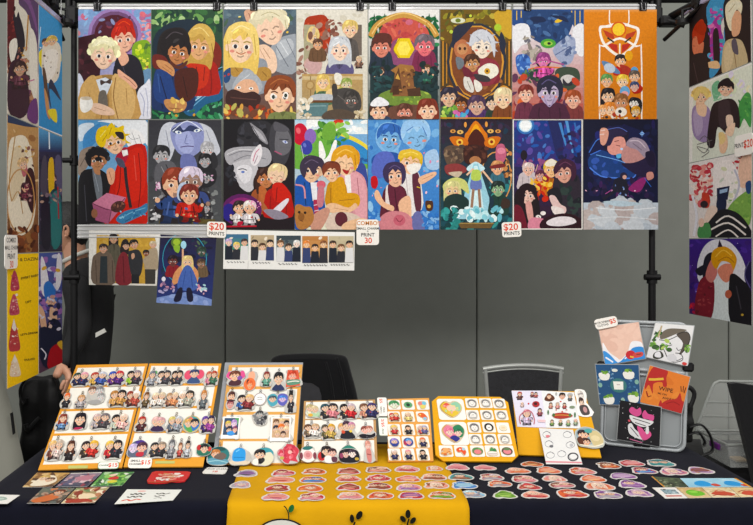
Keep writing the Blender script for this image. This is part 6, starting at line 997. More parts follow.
for i, cc in enumerate(cols):
    for j in range(4):
        px, py = cc[j]; wd = [25, 26, 26, 27][j]; 
        if (i, j) == (0, 1): wd = 31
        if (i, j) == (5, 0): wd = 17
        SP.append((px, py, wd, [6.6, 7, 7.4, 7.8][j], cc[4][j], sec[i][j], (i*3+j*2) % 4, '%s of the yellow runner grid, %s from left' % (rowname[j+1], num[i])))
for t in [(485, 467.3, 23, 5.5, 'rose', 'rose', 2, 'just right of the runner at the back'), (491, 476.6, 24, 7.4, 'red', 'grey', 1, 'behind the orange oval by the runner'), (499, 483.4, 25, 6.6, 'orange', 'grey', 0, 'right of the blue sticker, mid table'), (504.5, 494.3, 25, 8, 'green', 'green', 2, 'front row on black cloth'),
          (531.6, 463.7, 23, 5.2, 'orange', 'brown', 2, 'closest to the sheet board'), (517.5, 470.4, 27, 6, 'salmon', 'orange', 0, 'back row, left of the orange wedge'), (524, 478.4, 25, 8, 'red', 'rose', 1, 'above the deep red one, mid table'), (528.8, 486.2, 25, 7, 'red', 'brown', 3, 'directly before the red and rose one'),
          (535, 494.4, 28, 7.6, 'salmon', 'red', 0, 'front row, right of the green one'), (548, 470, 25, 7, 'orange', 'salmon', 2, 'back row, before the white sheet'), (554.6, 478, 25, 7, 'salmon', 'rose', 3, 'second row, right of middle'), (561.5, 484.6, 26, 6.4, 'brown', 'rose', 1, 'third row, behind the large orange one'),
          (571.5, 493, 32, 9.4, 'orange', 'red', 0, 'front row, largest of the loose ones'), (581.5, 470.6, 26, 7.8, 'orange', 'rose', 1, 'back row, under the sheet board corner'), (592.5, 478.3, 26, 7.2, 'orange', 'salmon', 2, 'left of the violet one, second row'), (598.7, 485.6, 30, 9, 'salmon', 'orange', 3, 'third row, left of deep violet'),
          (607.7, 465, 23, 7.2, 'brown', 'orange', 0, 'before the grey tub, at its left'), (630.8, 462.8, 26, 6.4, 'red', 'rose', 2, 'before the grey tub, at its middle'), (660, 462.5, 27, 7.6, 'teal', 'teal', 1, 'before the grey tub, at its right'), (643, 470, 27, 7.2, 'red', 'blue', 0, 'second row before the tub'),
          (672, 471, 28, 8, 'rose', 'violet', 3, 'right of the red and blue one'), (699, 470, 27, 7.4, 'lilac', 'brown', 2, 'farthest right, near the cloth edge'), (622, 475.6, 29, 6.4, 'violet', 'lilac', 2, 'third row before the tub'), (630.8, 483.6, 27, 9, 'violet', 'violet', 0, 'behind the lilac one beside the prints'),
          (638.5, 492.4, 28, 8.4, 'lilac', 'violet', 3, 'front row, touching the small prints'), (607, 494.4, 28, 8, 'violet', 'grey', 1, 'front row, left of the lilac one')]: SP.append(t)
for k, (px, py, w_, h, c1, c2, kind, wh) in enumerate(SP):
    r = random.Random(k*7+1); yel = 228 < px < 470 and k > 1
    c = on_top(px, py, w_*.97, h, (.0055 if yel or 236 < px < 262 else .0025)+.0003*(k % 3), r.uniform(-7, 7))
    o = printed_thing('die_cut_sticker', sticker_src(kind, c1, c2, 500+k*3), c, .0012, margin=.05, base='d6d2cd', step=1.2e-5, soft=0)[1]
    tag(o, '%s%s sticker, %s' % (c1, '' if c1 == c2 else ' and '+c2, wh), 'sticker', 'die-cut stickers spread on the table')

# ------------------------------------------------------------------ prints and cards lying on the table
def flat(name, label, cat, pts, src, lift=.002, base='e6e4de', m=None, group=None):
    c = [on_table(px, py, lift) for px, py in pts]; a = Art(); a.box = [0, 0, 100, 100]; a.m = lambda x, y: (x/100, y/100)
    return tag(a.run(src).build(name, c, thick=.0008, base=base, m=m or M_PRINT, step=1.2e-5), label, cat, group)
gr = 'small prints at the left of the table'
flat('small_print', 'small golden print of pale figures, back left of the five', 'print', [(37, 472.6), (70, 472.8), (52, 487), (22.5, 487)], 'G c8a060 7c5c40;N 40 0 0 100 100 6 18 601 d8b880,ecdcc0,8c6844,5c4434,b08c58;S ece0c8 20 90 30 40 60 20 90 60 70 90;H 40 40 16 e8c8a8 c8a860 s;H 64 52 14 e0b898 5c3c2c s', group=gr)
flat('small_print', 'small rose and slate print, back middle of the five', 'print', [(71, 473.2), (102, 472.4), (87, 486.6), (55.5, 486.8)], 'G 8c7c90 3c4458;N 40 0 10 100 90 6 16 602 b88c98,5c5c78,8c3c4c,d8c0c4,2c3448;S b87c8c 30 40 60 20 90 40 70 60;P e6e4de 0 0 100 0 100 5 0 5', group=gr)
flat('small_print', 'small bright green print with a red centre, back right of the five', 'print', [(103.5, 472.2), (134.5, 471.8), (122, 485.6), (90.5, 486.4)], 'G 4c8c4c 6cb050;N 44 0 0 100 100 6 18 603 8cc860,3c7c40,b0d4a0,2c5c34,e0e8d8;S c83030 36 40 60 34 66 54 40 56;E 56 70 16 10 0 d8d040;E 40 24 12 8 0 e8c8b0', group=gr)
flat('small_print', 'small orange-brown print, front left of the five', 'print', [(43, 488), (74.5, 488), (59, 503.2), (27, 503.2)], 'G 6c7468 4c3c34;N 40 0 0 100 100 6 16 604 8c5440,c87c50,5c6460,3c2c28,a88c78;S c86c3c 6 80 40 50 80 60 60 86 20 96;H 66 30 16 d8a888 6c3424 s', group=gr)
flat('small_print', 'small cream, green and brown print, front right of the five', 'print', [(76.5, 488), (109.5, 487), (94.5, 502.6), (61, 503.4)], 'G a8a070 9c6c48;N 44 0 0 100 100 6 18 605 d8c8a0,6c8c5c,b87c58,ecdcc0,8c3c2c;S e8d4b0 30 50 60 40 84 60 50 80;S a83c2c 10 84 60 74 90 92 20 98', group=gr)
flat('small_print', 'pale printed card cut off by the left edge of the picture', 'print', [(-14, 494.2), (20, 495), (7.5, 503.6), (-26, 503.6)], 'S 9cb0a4 20 30 60 24 80 50 60 70 20 66;L 7c9488 3 10 80 70 84;E 60 46 10 10 0 c0ccc4')
flat('notice_card', 'long white card with handwritten notes at the front of the table', 'card', [(127, 489.3), (181.7, 489.6), (173, 500.2), (114.5, 504)], 'L 4c4c48 4 14 32 18 40 22 30 26 40 30 30 36 40 40 32;L 4c4c48 4 12 52 17 60 22 50 27 60 32 50 38 58;L d8482a 5 8 82 16 74 24 84 32 74 40 80;L 4c4c48 4 60 32 65 40 70 30 76 40 84 32;L 4c4c48 4 60 52 66 60 72 50 78 58;L 4c4c48 3 62 74 70 70 76 76;E 30 14 8 6 0 e8b8b0', base='e6e8e2')
c = [on_table(px, py, .006) for px, py in ((151, 471), (191, 471.3), (187.5, 481.5), (145.5, 483.5))]
a = Art(clip=False); a.box = [0, 0, 100, 100]; a.m = lambda x, y: (x/100, y/100)
a.run('N 46 24 24 80 76 4 11 606 e0786c,f0c0a0,d89880,e8e0d8,b82c2c,c88c60;N 12 20 66 50 92 3 7 607 ece8e4,d8d0c8;L e8b8a0 4 26 40 50 30 76 42;L f0e0d0 3 30 56 56 50 78 58;L b0602c 4 4 90 40 98 80 92')
tag(a.build('fabric_patch', c, thick=.004, base='c8282c', outline=[(.04, .1), (.12, 0), (.9, 0), (1, .08), (.99, .5), (.93, .92), (.8, .97), (.62, .93), (.45, 1), (.25, 1), (.05, .93), (0, .75)], step=1.2e-5), 'red wavy-edged patch with pale emblem lying before the second board', 'patch')
sign('small white sign with a red price lying before the third board', [on_table(px, py, .004) for px, py in ((207, 467.2), (228.5, 467.2), (225, 473.8), (201.5, 473.2))], [(50, 22, 18, INK, 'LARGE CHARM', 0), (50, 52, 26, RED, '18', 0)], .75)
gr = 'small prints at the right of the table'
def cr(*p): return [(640+p[i]*.15, 465+p[i+1]*.15) for i in range(0, 8, 2)]
flat('small_print', 'dark olive print with orange left edge, back row of the right prints', 'print', cr(75, 76, 262, 88, 325, 148, 160, 148), 'G 4c5c44 3c4838;N 36 6 6 100 96 5 12 608 6c7c5c,3c4c3c,8c9478,2c382c;P e0982c 0 0 5 0 5 100 0 100', group=gr)
flat('small_print', 'sky blue print with two blue and red shapes, right back corner', 'print', cr(266, 88, 640, 88, 745, 146, 328, 148), 'G a8d4e4 8cc0d8;N 16 0 0 100 60 6 14 609 b8dce8,98c8dc;S 2c98d8 14 70 20 40 34 30 42 60 38 86 22 88;S c84c3c 40 70 50 62 54 86 44 92;S 2c94d4 64 68 72 34 84 34 92 60 86 86 72 86;S c84c3c 88 74 98 68 99 92 90 92;P e0982c 96 0 100 0 100 100 96 100', group=gr)
flat('small_print', 'white-bordered grey print, front left of the right prints', 'print', cr(80, 150, 235, 150, 320, 220, 168, 222), 'P 8ca8b0 24 18 88 18 86 60 26 60;N 16 28 20 84 58 4 10 610 6c8088,b8c8cc,3c4c54;P c87068 14 74 86 74 84 86 16 86', group=gr)
flat('small_print', 'tan print with a bright green creature, front row of right prints', 'print', cr(238, 150, 410, 150, 478, 216, 324, 220), 'G c8a870 d8c090;N 16 0 0 100 100 6 14 611 d8bc88,b89860;S 6cb830 16 50 40 24 80 40 86 70 50 84 24 76;E 36 44 7 7 0 2c4c1c;E 62 46 7 7 0 2c4c1c;S 8cd048 30 40 60 34 66 50 40 54', group=gr)
flat('small_print', 'tan print with a long red crab-like shape, front row, middle right', 'print', cr(413, 150, 596, 150, 668, 214, 482, 216), 'G d8c498 e0d0a8;N 14 0 0 100 100 6 12 612 e8d8b8,c8b080;S c04c34 10 66 40 40 80 50 92 76 50 84;L a83c28 5 8 84 40 74 90 90;L c85c40 5 30 44 50 26 70 44', group=gr)
flat('small_print', 'tan print with red shape, front right corner of the table', 'print', cr(600, 150, 760, 150, 870, 208, 672, 214), 'G d8bc84 e0c898;N 14 0 0 100 100 6 12 613 e8d4a8,c8a870;S c85038 16 70 40 36 76 44 90 70 50 86;L a84028 5 10 50 40 30 80 30', group=gr)

# ------------------------------------------------------------------ grey tub standing on end with cleaning cloths
m_tub = mat('grey_translucent_plastic', '989da0', rough=.28, noise=.05, nscale=5, coat=.3)
m_tub2 = mat('grey_plastic_panel', '83888a', rough=.3, noise=.06, nscale=4, coat=.3)
pL, pR = on_table(601, 443, .008), on_table(684, 451.5, .008)
U = (pR-pL).normalized(); Wd = (pR-pL).length
Vv = Vector((.046, .03, .478)); Vv = (Vv-U*Vv.dot(U)*.55); Hh = Vv.length; Vn = Vv.normalized(); Nn = U.cross(Vn).normalized()
if Nn.y > 0: Nn = -Nn
tub = empty('storage_tub', (pL+pR)/2+Vector((0, .06, 0)), 'grey plastic storage tub stood on end holding five bagged cloths', 'storage tub')
def tp(s, t, o=0): return pL+U*(Wd*s)+Vn*(Hh*t)-Nn*(-o)
def rr_pts(s0, s1, t0, t1, r, o, n=6):
    out = []
    for cs, ct, a0 in ((s1, t1, 0), (s0, t1, 90), (s0, t0, 180), (s1, t0, 270)):
        for k in range(n+1):
            a = math.radians(a0+90*k/n); ds = (-r if cs == s1 else r); dt = (-r if ct == t1 else r)
            out.append(pL+U*(Wd*cs+ds+r*math.cos(a))+Vn*(Hh*ct+dt+r*math.sin(a))+Nn*o)
    return out
# tapering body behind the face panel
A_ = rr_pts(0, 1, 0, 1, .03, -.012); B_ = rr_pts(.05, .95, .04, .96, .03, -.16); n = len(A_)
b = MB(); b.add(A_+B_, [(i, (i+1) % n, n+(i+1) % n, n+i) for i in range(n)], True); b.add(B_, [tuple(range(n))]); b.build('tub_body', m_tub, tub)
b = MB(); b.prism(rr_pts(.02, .98, .015, .985, .025, -.010), Nn*.006); b.build('face_panel', m_tub2, tub)
b = MB(); b.tube(rr_pts(.0, 1, .0, 1, .03, 0)+rr_pts(0, 1, 0, 1, .03, 0)[:1], .007, 8, False); b.tube(rr_pts(.04, .96, .03, .97, .025, .0)+rr_pts(.04, .96, .03, .97, .025, 0)[:1], .003, 6, False); b.build('rim', m_tub, tub)
b = MB(); b.tube([tp(.02, .625, .002), tp(.98, .61, .002)], .008, 8); b.tube([tp(.02, .585, .002), tp(.98, .57, .002)], .005, 8); b.build('ridge', m_tub, tub)
for s_, t_ in ((-.02, .63), (1.02, .66)):
    b = MB(); b.box(tp(s_, t_, .0), (.04, .03, .035), .008, (U, Nn, Vn)); b.build('latch', m_blk, tub)
for s_ in (.45, .55):
    b = MB(); b.box(tp(s_, .018, .006), (.03, .012, .012), .003, (U, Nn, Vn)); b.build('foot', m_blk, tub)
m_bag = mat('clear_bag_film', '9a9e9e', rough=.1, spec=.6)
def cloth_pack(label, pts, o, src, base, q=None):
    P = pL+Nn*o
    c = [on_plane(px, py, P, Nn) for px, py in pts]
    e = Art(); ctr = sum(c, Vector())/4
    big = [ctr+(v-ctr)*1.035 for v in c]
    a0 = Art(); bag = a0.build('bagged_cloth', [v-Nn*.002 for v in big], thick=.003, base='8f9392', m=m_bag)
    tag(bag, label, 'cloth', 'bagged cleaning cloths on the grey tub')
    a = Art(); a.box = [0, 0, 100, 100]; a.m = lambda x, y: (x/100, y/100); a.run(src)
    a.build('folded_cloth', c, thick=.0018, base=base, parent=bag, step=1.2e-5)
cloth_pack('bagged pink cloth with blue waves, upper left on the grey tub', [(598.5, 328), (638.5, 322), (645.5, 358.5), (605.5, 365)], .016, 'G e2bcaa e4c0ae;N 16 0 0 100 60 10 24 701 e6c2b0,deb6a4;S e8e8ec 0 64 4 40 14 66 30 84 40 92 60 76 74 50 96 54 100 70 100 100 0 100;S 3c90d8 0 64 12 70 26 92 30 100 0 100;S 3488d0 40 96 60 80 76 66 100 70 100 100 34 100;L e8ecf4 4 4 80 20 96;L e8ecf4 3 50 92 70 80;E 66 84 12 12 0 c02c34;S c84c44 70 86 80 80 96 82 94 92 76 94;L e0b83c 4 64 88 72 92;L 5c2c2c 2 80 86 92 86', 'd8a898')
cloth_pack('bagged white cloth of a pale line-drawn head with green leaves', [(655.5, 323), (694, 326), (687.5, 366), (646.5, 357)], .017, 'G dcdcdc d8d8da;S 6c6458 20 30 34 14 60 10 84 12 60 24 26 44;S 544c44 60 26 80 16 96 28 92 56 76 76 80 46;L 2c2a28 2 60 26 84 16 96 34 84 66 78 76;L 3a3a3a 2 20 46 40 44 62 30;L 3a3a3a 2 14 66 34 68 50 90 66 98 86 88 80 74 66 74;L 5c5c60 2 38 56 48 58 54 54;L 5c5c60 2 66 60 72 66 78 62;L 5c5c60 2 52 90 62 78 72 92 84 84;E 60 88 12 10 0 c8c8cc;N 18 4 20 20 80 4 9 702 5c8c3c,2c4c2c,8cb850,3c5c34;N 12 30 46 50 70 3 8 703 6c9c40,3c5c30,a8c060;N 8 84 46 98 66 3 7 704 7ca848,4c7038;S 3a3c34 16 84 30 76 40 88 30 98 16 98;S d8d8dc 18 84 28 78 34 92 20 94;E 92 96 6 4 0 c8403c;L b8a480 4 18 6 16 40', 'dcdcdc')
cloth_pack('bagged blue cloth with white potted sprouts, lower left on the tub', [(595.5, 364.5), (638.5, 365), (640.5, 405.5), (600, 404)], .019, 'G 24507c 284f78;N 40 0 0 100 100 1.5 4 705 5c8cb0,8cb0c8,3c6c98;'+';'.join('S e4e4dc %d %d %d %d %d %d %d %d;N 6 %d %d %d %d 3 6 %d 7ca83c,5c8c34' % (x-12, y-4, x+12, y-4, x+9, y+12, x-9, y+12, x-9, y-10, x+9, y-4, 710+i) for i, (x, y) in enumerate(((18, 26), (76, 22), (24, 86), (84, 80))))+';E 50 52 20 18 0 3c7474;P e8e8e0 38 42 62 42 61 62 39 62;L a89c9c 2 46 50 54 50;E 6 52 5 6 0 7ca89c;E 94 42 5 6 0 7ca89c;E 44 14 7 4 0 d8dcd4;E 58 88 5 6 0 8cb0a4', '24507c')
cloth_pack('bagged orange cloth with red horned figures and black lettering', [(650, 365.5), (690, 377), (681.5, 413.5), (640, 402)], .018, 'G d8782c d87c30;N 14 0 0 100 100 8 18 720 dc8434,d07028;S b02c28 10 0 44 0 46 20 52 40 44 44 38 34 20 44 24 70 10 50 4 64 0 44;L d8b03c 6 6 36 20 32 40 24;T 52 50 15 2a1c18 -4 WIPE;T 46 64 7 2a1c18 -4 ME ON;T 62 72 9 2a1c18 -4 AWAY;L 4c2018 2 84 30 88 44;L 4c2018 2 90 28 92 44;L 4c2018 2 96 30 95 46;S b02c28 46 96 60 76 80 66 86 48 94 66 100 70 100 100 50 100;S b02c28 46 80 52 92 44 96;L 8c1c1c 2 60 86 76 76 92 80;L 8c1c1c 3 8 68 14 80;L 6c2018 2 14 82 22 76', 'd8782c')
cloth_pack('bagged black cloth with pink bows and white toothy shape', [(620, 400), (661, 407.5), (659.5, 446.5), (617, 439)], .021, 'G 1c1b1e 201f22;N 30 4 4 96 96 .8 2 730 d8d8d8,8c8c8c;S d0508c 24 22 30 12 42 16 50 10 54 24 44 34 30 30;S d0508c 56 26 62 14 70 22 84 24 82 38 70 36 60 36;S dcdcdc 26 34 46 36 70 38 84 40 74 52 56 58 34 50;L 2a2a2c 2 34 40 76 46;L 2a2a2c 2 40 50 66 54;S dcdcdc 24 60 32 54 40 66 56 78 62 90 44 88 28 80;L 2a2a2c 2 30 64 50 84;S d8548c 46 58 58 62 66 70 76 66 80 76 70 88 60 90 50 74;S dcdcdc 66 60 72 54 74 70 68 74;L c86c94 2 30 94 60 98;E 26 48 3 3 0 c84c5c', '1c1b1e')
psign('white microfibre cloths $5 sign at the top of the grey tub', [(593.5, 320), (616, 315.5), (618.5, 325.5), (596.5, 330)], [(32, 18, 13, INK, 'MICROFIBRE', 0), (34, 31, 13, INK, 'CLOTHS', 0), (80, 22, 28, RED, '$5', 0)], .46, pL+Nn*.026, Nn)

# ------------------------------------------------------------------ right of the table: black case, clear box with open lid, bag
m_black = mat('black_fabric', '0c0c0f', rough=.85, bump=.2, bscale=60, sheen=.12, spec=.2)
m_bk2 = mat('black_nylon', '0a0a0c', rough=.5, bump=.15, bscale=40, spec=.35)
def soft_box(c, size, bev, seed, amp=.01, n=7):
    """box with softened, slightly lumpy faces"""
    rnd = random.Random(seed); b = MB(); vs = []; fs = []; idx = {}
    def V(i, j, k):
        if (i, j, k) in idx: return idx[(i, j, k)]
        p = [(-1+2*q/n) for q in (i, j, k)]; l = 6
        m = (abs(p[0])**l+abs(p[1])**l+abs(p[2])**l)**(1/l); p = [q/m for q in p]
        w = amp*(math.sin(p[0]*5+seed)+math.sin(p[1]*6+seed*2)+math.sin(p[2]*7+seed*3)+rnd.uniform(-.6, .6))
        vs.append(tuple(c[a]+p[a]*(size[a]/2+w) for a in range(3))); idx[(i, j, k)] = len(vs)-1; return idx[(i, j, k)]
    for i in range(n):
        for j in range(n):
            for a in (0, n):
                q = [V(a, i, j), V(a, i+1, j), V(a, i+1, j+1), V(a, i, j+1)]; fs.append(q if a else q[::-1])
                q = [V(i, a, j), V(i+1, a, j), V(i+1, a, j+1), V(i, a, j+1)]; fs.append(q[::-1] if a else q)
                q = [V(i, j, a), V(i+1, j, a), V(i+1, j+1, a), V(i, j+1, a)]; fs.append(q if a else q[::-1])
    b.add(vs, fs, True); return b
case = soft_box((1.95, 3.63, .305), (.74, .66, .61), 0, 4, .004).build('equipment_case', m_black, subsurf=1)
tag(case, 'black fabric-covered case behind the right end of the table under the clear box', 'case')
m_cp = mat('clear_plastic', 'c3c6c4', rough=.15, alpha=.24, spec=.6); m_cp.surface_render_method = 'DITHERED'
m_cr = mat('frosted_plastic_rim', 'a8aca8', rough=.3, alpha=.6)
X0b, X1b, Yf, Yb, zb, zt = 1.70, 2.12, 3.30, 3.55, .617, .713
bx = empty('clear_storage_box', ((X0b+X1b)/2, (Yf+Yb)/2, zb), 'clear plastic storage box with a purple latch and raised lid', 'storage box')
b = MB()
for q in ([(X0b+.02, Yf+.01, zb), (X1b-.02, Yf+.01, zb), (X1b, Yf, zt), (X0b, Yf, zt)], [(X0b+.02, Yb-.01, zb), (X1b-.02, Yb-.01, zb), (X1b, Yb, zt), (X0b, Yb, zt)], [(X0b+.02, Yf+.01, zb), (X0b+.02, Yb-.01, zb), (X0b, Yb, zt), (X0b, Yf, zt)], [(X1b-.02, Yf+.01, zb), (X1b-.02, Yb-.01, zb), (X1b, Yb, zt), (X1b, Yf, zt)], [(X0b+.02, Yf+.01, zb), (X1b-.02, Yf+.01, zb), (X1b-.02, Yb-.01, zb), (X0b+.02, Yb-.01, zb)]):
    nn = (Vector(q[1])-Vector(q[0])).cross(Vector(q[2])-Vector(q[1])).normalized()
    b.prism(q, nn*.002)
b.build('tray', m_cp, bx)
b = MB(); b.tube([(X0b, Yf, zt), (X1b, Yf, zt), (X1b, Yb, zt), (X0b, Yb, zt), (X0b, Yf, zt)], .006, 8); b.build('rim', m_cr, bx)
b = MB(); b.box((X0b-.008, Yf+.085, zt-.022), (.012, .075, .026), .004); b.build('latch', mat('purple_plastic', '5c1c6c', rough=.35), bx)['label'] = 'purple latch'
lp = [on_plane(px, py, (0, 3.575, 0), (0, 1, 0)) for px, py in ((697, 434), (696, 428), (712, 387), (714.5, 383), (719, 381), (800, 382), (800, 434))]
b = MB(); b.prism(lp, (0, .003, 0)); lid = b.build('lid', m_cp, bx)
b = MB(); b.tube(lp+lp[:1], .006, 8); b.build('lid_rim', m_cr, lid)
for y in (402, 416):
    b = MB(); b.tube([on_plane(707-(y-402)*.35, y, (0, 3.57, 0), (0, 1, 0)), on_plane(790, y+1, (0, 3.57, 0), (0, 1, 0))], .0016, 6); b.build('lid_ridge', m_cr, lid)
b = MB(); b.box((2.02, 3.47, .65), (.05, .07, .06), .006); o = b.build('card_box', mat('orange_card', 'd8902c', rough=.6)); tag(o, 'small orange carton inside the clear storage box', 'box')
# things in the clear box
for i, (x, y, cc) in enumerate(((1.8, 3.4, 'a8906c'), (1.88, 3.44, '9c9c98'))):
    b = MB(); b.box((x, y, .627), (.05, .06, .012), .004); o = b.build('accessory_pouch', mat('pouch_%s' % ('tan' if i == 0 else 'grey'), cc, rough=.5)); tag(o, '%s small pouch lying in the clear box' % ('tan' if i == 0 else 'grey'), 'pouch')
# black coat draped at the far right
q = [on_plane(px, py, (0, 3.2, 0), (0, 1, 0)) for px, py in ((730.5, 384), (737, 383), (770, 388), (830, 396), (850, 520), (762, 520), (752, 468), (745, 440), (738, 412))]
b = MB(); b.prism([(v.x, v.y, v.z) for v in q], (0, .03, 0)); q2_ = [(v.x, v.y, v.z) for v in q[5:6]]
b.box((1.98, 3.19, .25), (.30, .06, .50), .02)
coat = b.build('draped_coat', m_black, bevel=.018); tag(coat, 'black coat draped at the far right in front of the clear box', 'coat')
# black bag on the back right corner of the table
bag = empty('camera_bag', (1.44, 3.16, TOP+.002), 'black padded bag with looped straps between the grey tub and clear box', 'bag')
soft_box((1.448, 3.175, .838), (.07, .07, .15), 0, 9, .004).build('bag_body', m_bk2, bag, subsurf=1)
for k, pp in enumerate(([(1.46, 3.12, .91), (1.475, 3.1, .96), (1.45, 3.1, .985), (1.42, 3.12, .95), (1.41, 3.13, .90)], [(1.455, 3.12, .83), (1.50, 3.11, .84), (1.535, 3.12, .80), (1.545, 3.15, .74), (1.50, 3.16, .72)], [(1.45, 3.10, .80), (1.49, 3.09, .81), (1.515, 3.09, .775), (1.51, 3.1, .757)])):
    b = MB(); b.tube([Vector((*catmull([(p[0], p[2]) for p in pp], 4, False)[i], 0)) and Vector((catmull([(p[0], p[2]) for p in pp], 4, False)[i][0], 3.11, catmull([(p[0], p[2]) for p in pp], 4, False)[i][1])) for i in range(len(catmull([(p[0], p[2]) for p in pp], 4, False)))], .009, 8, flat=.5); b.build('strap', m_bk2, bag)

# ------------------------------------------------------------------ chairs behind the table
m_al = mat('brushed_aluminium', 'a9aca8', rough=.35, metal=.35, noise=.05)
m_seat = mat('charcoal_upholstery', '242428', rough=.85, noise=.25, nscale=60, bump=.2, bscale=250)
def stack_chair(cx, y, label, zt=.892, wt=.40, wb=.34):
    ch = empty('banquet_chair', (cx, y-.2, 0), label, 'chair')
    zs_ = [.0, .44, .60, .75, .87, zt-.012]
    for s in (-1, 1):
        b = MB(); pts = [Vector((cx+s*(wb/2+(wt-wb)/2*max(0, (z-.44)/(zt-.44))), y+.05*(z-.45) if z > .44 else y+.06*(1-z/.44)-.02, z)) for z in zs_]
        b.tube(pts, .0125, 10); b.build('rear_leg', m_al, ch)
        b = MB(); b.tube([(cx+s*.2, y-.42, 0), (cx+s*.19, y-.38, .43)], .0125, 10); b.build('front_leg', m_al, ch)
    b = MB(); n = 12; arc = [Vector((cx+(-1+2*k/n)*(wt/2+.012), y+.022, zt-.014+.02*(1-(-1+2*k/n)**2))) for k in range(n+1)]
    b.tube(arc, .0135, 10); b.tube([p+Vector((0, -.004, -.018)) for p in arc], .005, 8); b.build('top_rail', m_al, ch)
    poly = [(cx-wt/2+.012, y+.01, zt-.03)]+[(p.x*.94+cx*.06, y+.012, p.z-.02) for p in arc[1:-1]]+[(cx+wt/2-.012, y+.012, zt-.03), (cx+wb/2, y-.002, .52), (cx-wb/2, y-.002, .52)]
    b = MB(); b.prism(poly, (0, .03, 0)); b.build('backrest', m_seat, ch, bevel=.006)
    b = MB(); b.box((cx, y-.2, .455), (.43, .44, .06), .022); b.build('seat', m_seat, ch)
    return ch
cy = 4.2
stack_chair((524-VX)/FPX*cy, cy, 'empty grey metal-framed chair behind the yellow pin boards')
jc = 4.12; jx = (318-VX)/FPX*jc
stack_chair(jx, jc, 'metal-framed chair mostly covered by a black jacket', zt=.90, wt=.29, wb=.28)
def jp(px, py, y=jc-.035): return on_plane(px, py, (0, y, 0), (0, 1, 0))
def jacket():
    out = [(270, 366), (272, 358.5), (279, 355), (290, 353.8), (305, 353.2), (320, 353.2), (334, 354), (345, 356), (348.5, 362), (352, 375), (355.5, 388), (360, 410), (363, 440), (364, 470), (268, 470), (266, 430), (267, 390)]
    f = catmull(out, 3); n = len(f); cx = 315; b = MB(); rings = []
    for sc, yo in ((.9, -.055), (.975, -.045), (1.0, -.02), (1.0, .07), (.97, .085), (.9, .09)):
        rings.append([jp(cx+(x-cx)*sc, 410+(y-410)*(sc if y < 410 else 1), jc+yo) + Vector((0, 0, 0)) for x, y in f])
    vs = [v for r in rings for v in r]; fs = []
    for r in range(5):
        for k in range(n): fs.append((r*n+k, r*n+(k+1) % n, (r+1)*n+(k+1) % n, (r+1)*n+k))
    b.add(vs, fs, True); b.add(rings[0], [tuple(range(n))]); b.add(rings[-1], [tuple(range(n))[::-1]])
    return b
jk = jacket().build('jacket', m_black); tag(jk, 'black jacket draped over a chair back behind the third board', 'jacket')
b = MB(); b.prism([jp(px, py, jc-.062) for px, py in ((290, 440), (290, 384), (300, 382.5), (312, 383.5), (319, 388), (321.5, 396), (322.5, 440))], (0, .008, 0)); b.build('lining', mat('dark_grey_lining', '2e2e32', rough=.8, noise=.15), jk, bevel=.003)['label'] = 'dark grey lining'
for px0, px1 in (((326, 362), (334, 400)), ((337, 358), (346, 396)), ((283, 362), (300, 366))):
    b = MB(); b.tube([jp(*px0, jc-.056), jp((px0[0]+px1[0])/2+1, (px0[1]+px1[1])/2, jc-.062), jp(*px1, jc-.056)], .006, 8, flat=.5); b.build('fold', m_black, jk)

# ------------------------------------------------------------------ left edge: pale drape, black bag and strap
m_pale = mat('pale_grey_drape', '86867c', rough=.85, noise=.05, nscale=5)
def lp_(px, py, y): return on_plane(px, py, (0, y, 0), (0, 1, 0))
b = MB(); t0, t1 = lp_(5, 382, 3.35), lp_(24, 470, 3.35)
vs = []; fs = []; n = 10
for j in range(7):
    f = j/6; z = t0.z+.25+(0-(t0.z+.25))*f; xr = t0.x+(t1.x-t0.x)*((z-t0.z)/(t1.z-t0.z)) if z < t0.z else t0.x-.02
    for i in range(n+1): s = i/n; vs.append((xr-.75*(1-s), 3.35+.02*math.sin(i*1.9+j*.3)+.03*(1-s), z))
for j in range(6):
    for i in range(n): q = j*(n+1)+i; fs.append((q, q+1, q+n+2, q+n+1))
b.add(vs, fs, True); o = b.build('side_drape', m_pale); tag(o, 'pale grey fabric drape left of the table, cut by the picture edge', 'drape')
o.modifiers.new('thick', 'SOLIDIFY').thickness = .006
b = MB(); b.prism([lp_(px, py, 3.33) for px, py in ((11, 413), (13, 412), (15.5, 433), (13.5, 434.5))], (0, -.01, 0)); o = b.build('dark_slit', m_blk); tag(o, 'narrow dark slit in the pale drape at far left, laid on as a black strip', 'strap')  # black strip added on the drape to stand for a dark slit in it
hb = empty('hanging_bag', lp_(35, 420, 3.72), 'black shoulder bag with loose strap hanging behind the left table end', 'bag')
c = lp_(42, 424, 3.72); soft_box((c.x, 3.74, c.z), (.17, .10, .44), 0, 12, .008).build('bag_body', m_bk2, hb, subsurf=1)
b = MB(); pts = [lp_(px, py, 3.66) for px, py in ((38, 372), (27, 378), (20.5, 388), (21, 399), (25, 404), (27, 398))]; b.tube([Vector((p[0], 3.66, p[1])) for p in catmull([(q.x, q.z) for q in pts], 4, False)], .011, 8, flat=.6); b.build('strap', m_bk2, hb)
b = MB(); pts = [lp_(px, py, 3.66) for px, py in ((26, 424), (28, 430), (34, 424), (40, 418))]; b.tube([Vector((p[0], 3.66, p[1])) for p in catmull([(q.x, q.z) for q in pts], 4, False)], .012, 8, flat=.6); b.build('side_flap', m_bk2, hb)

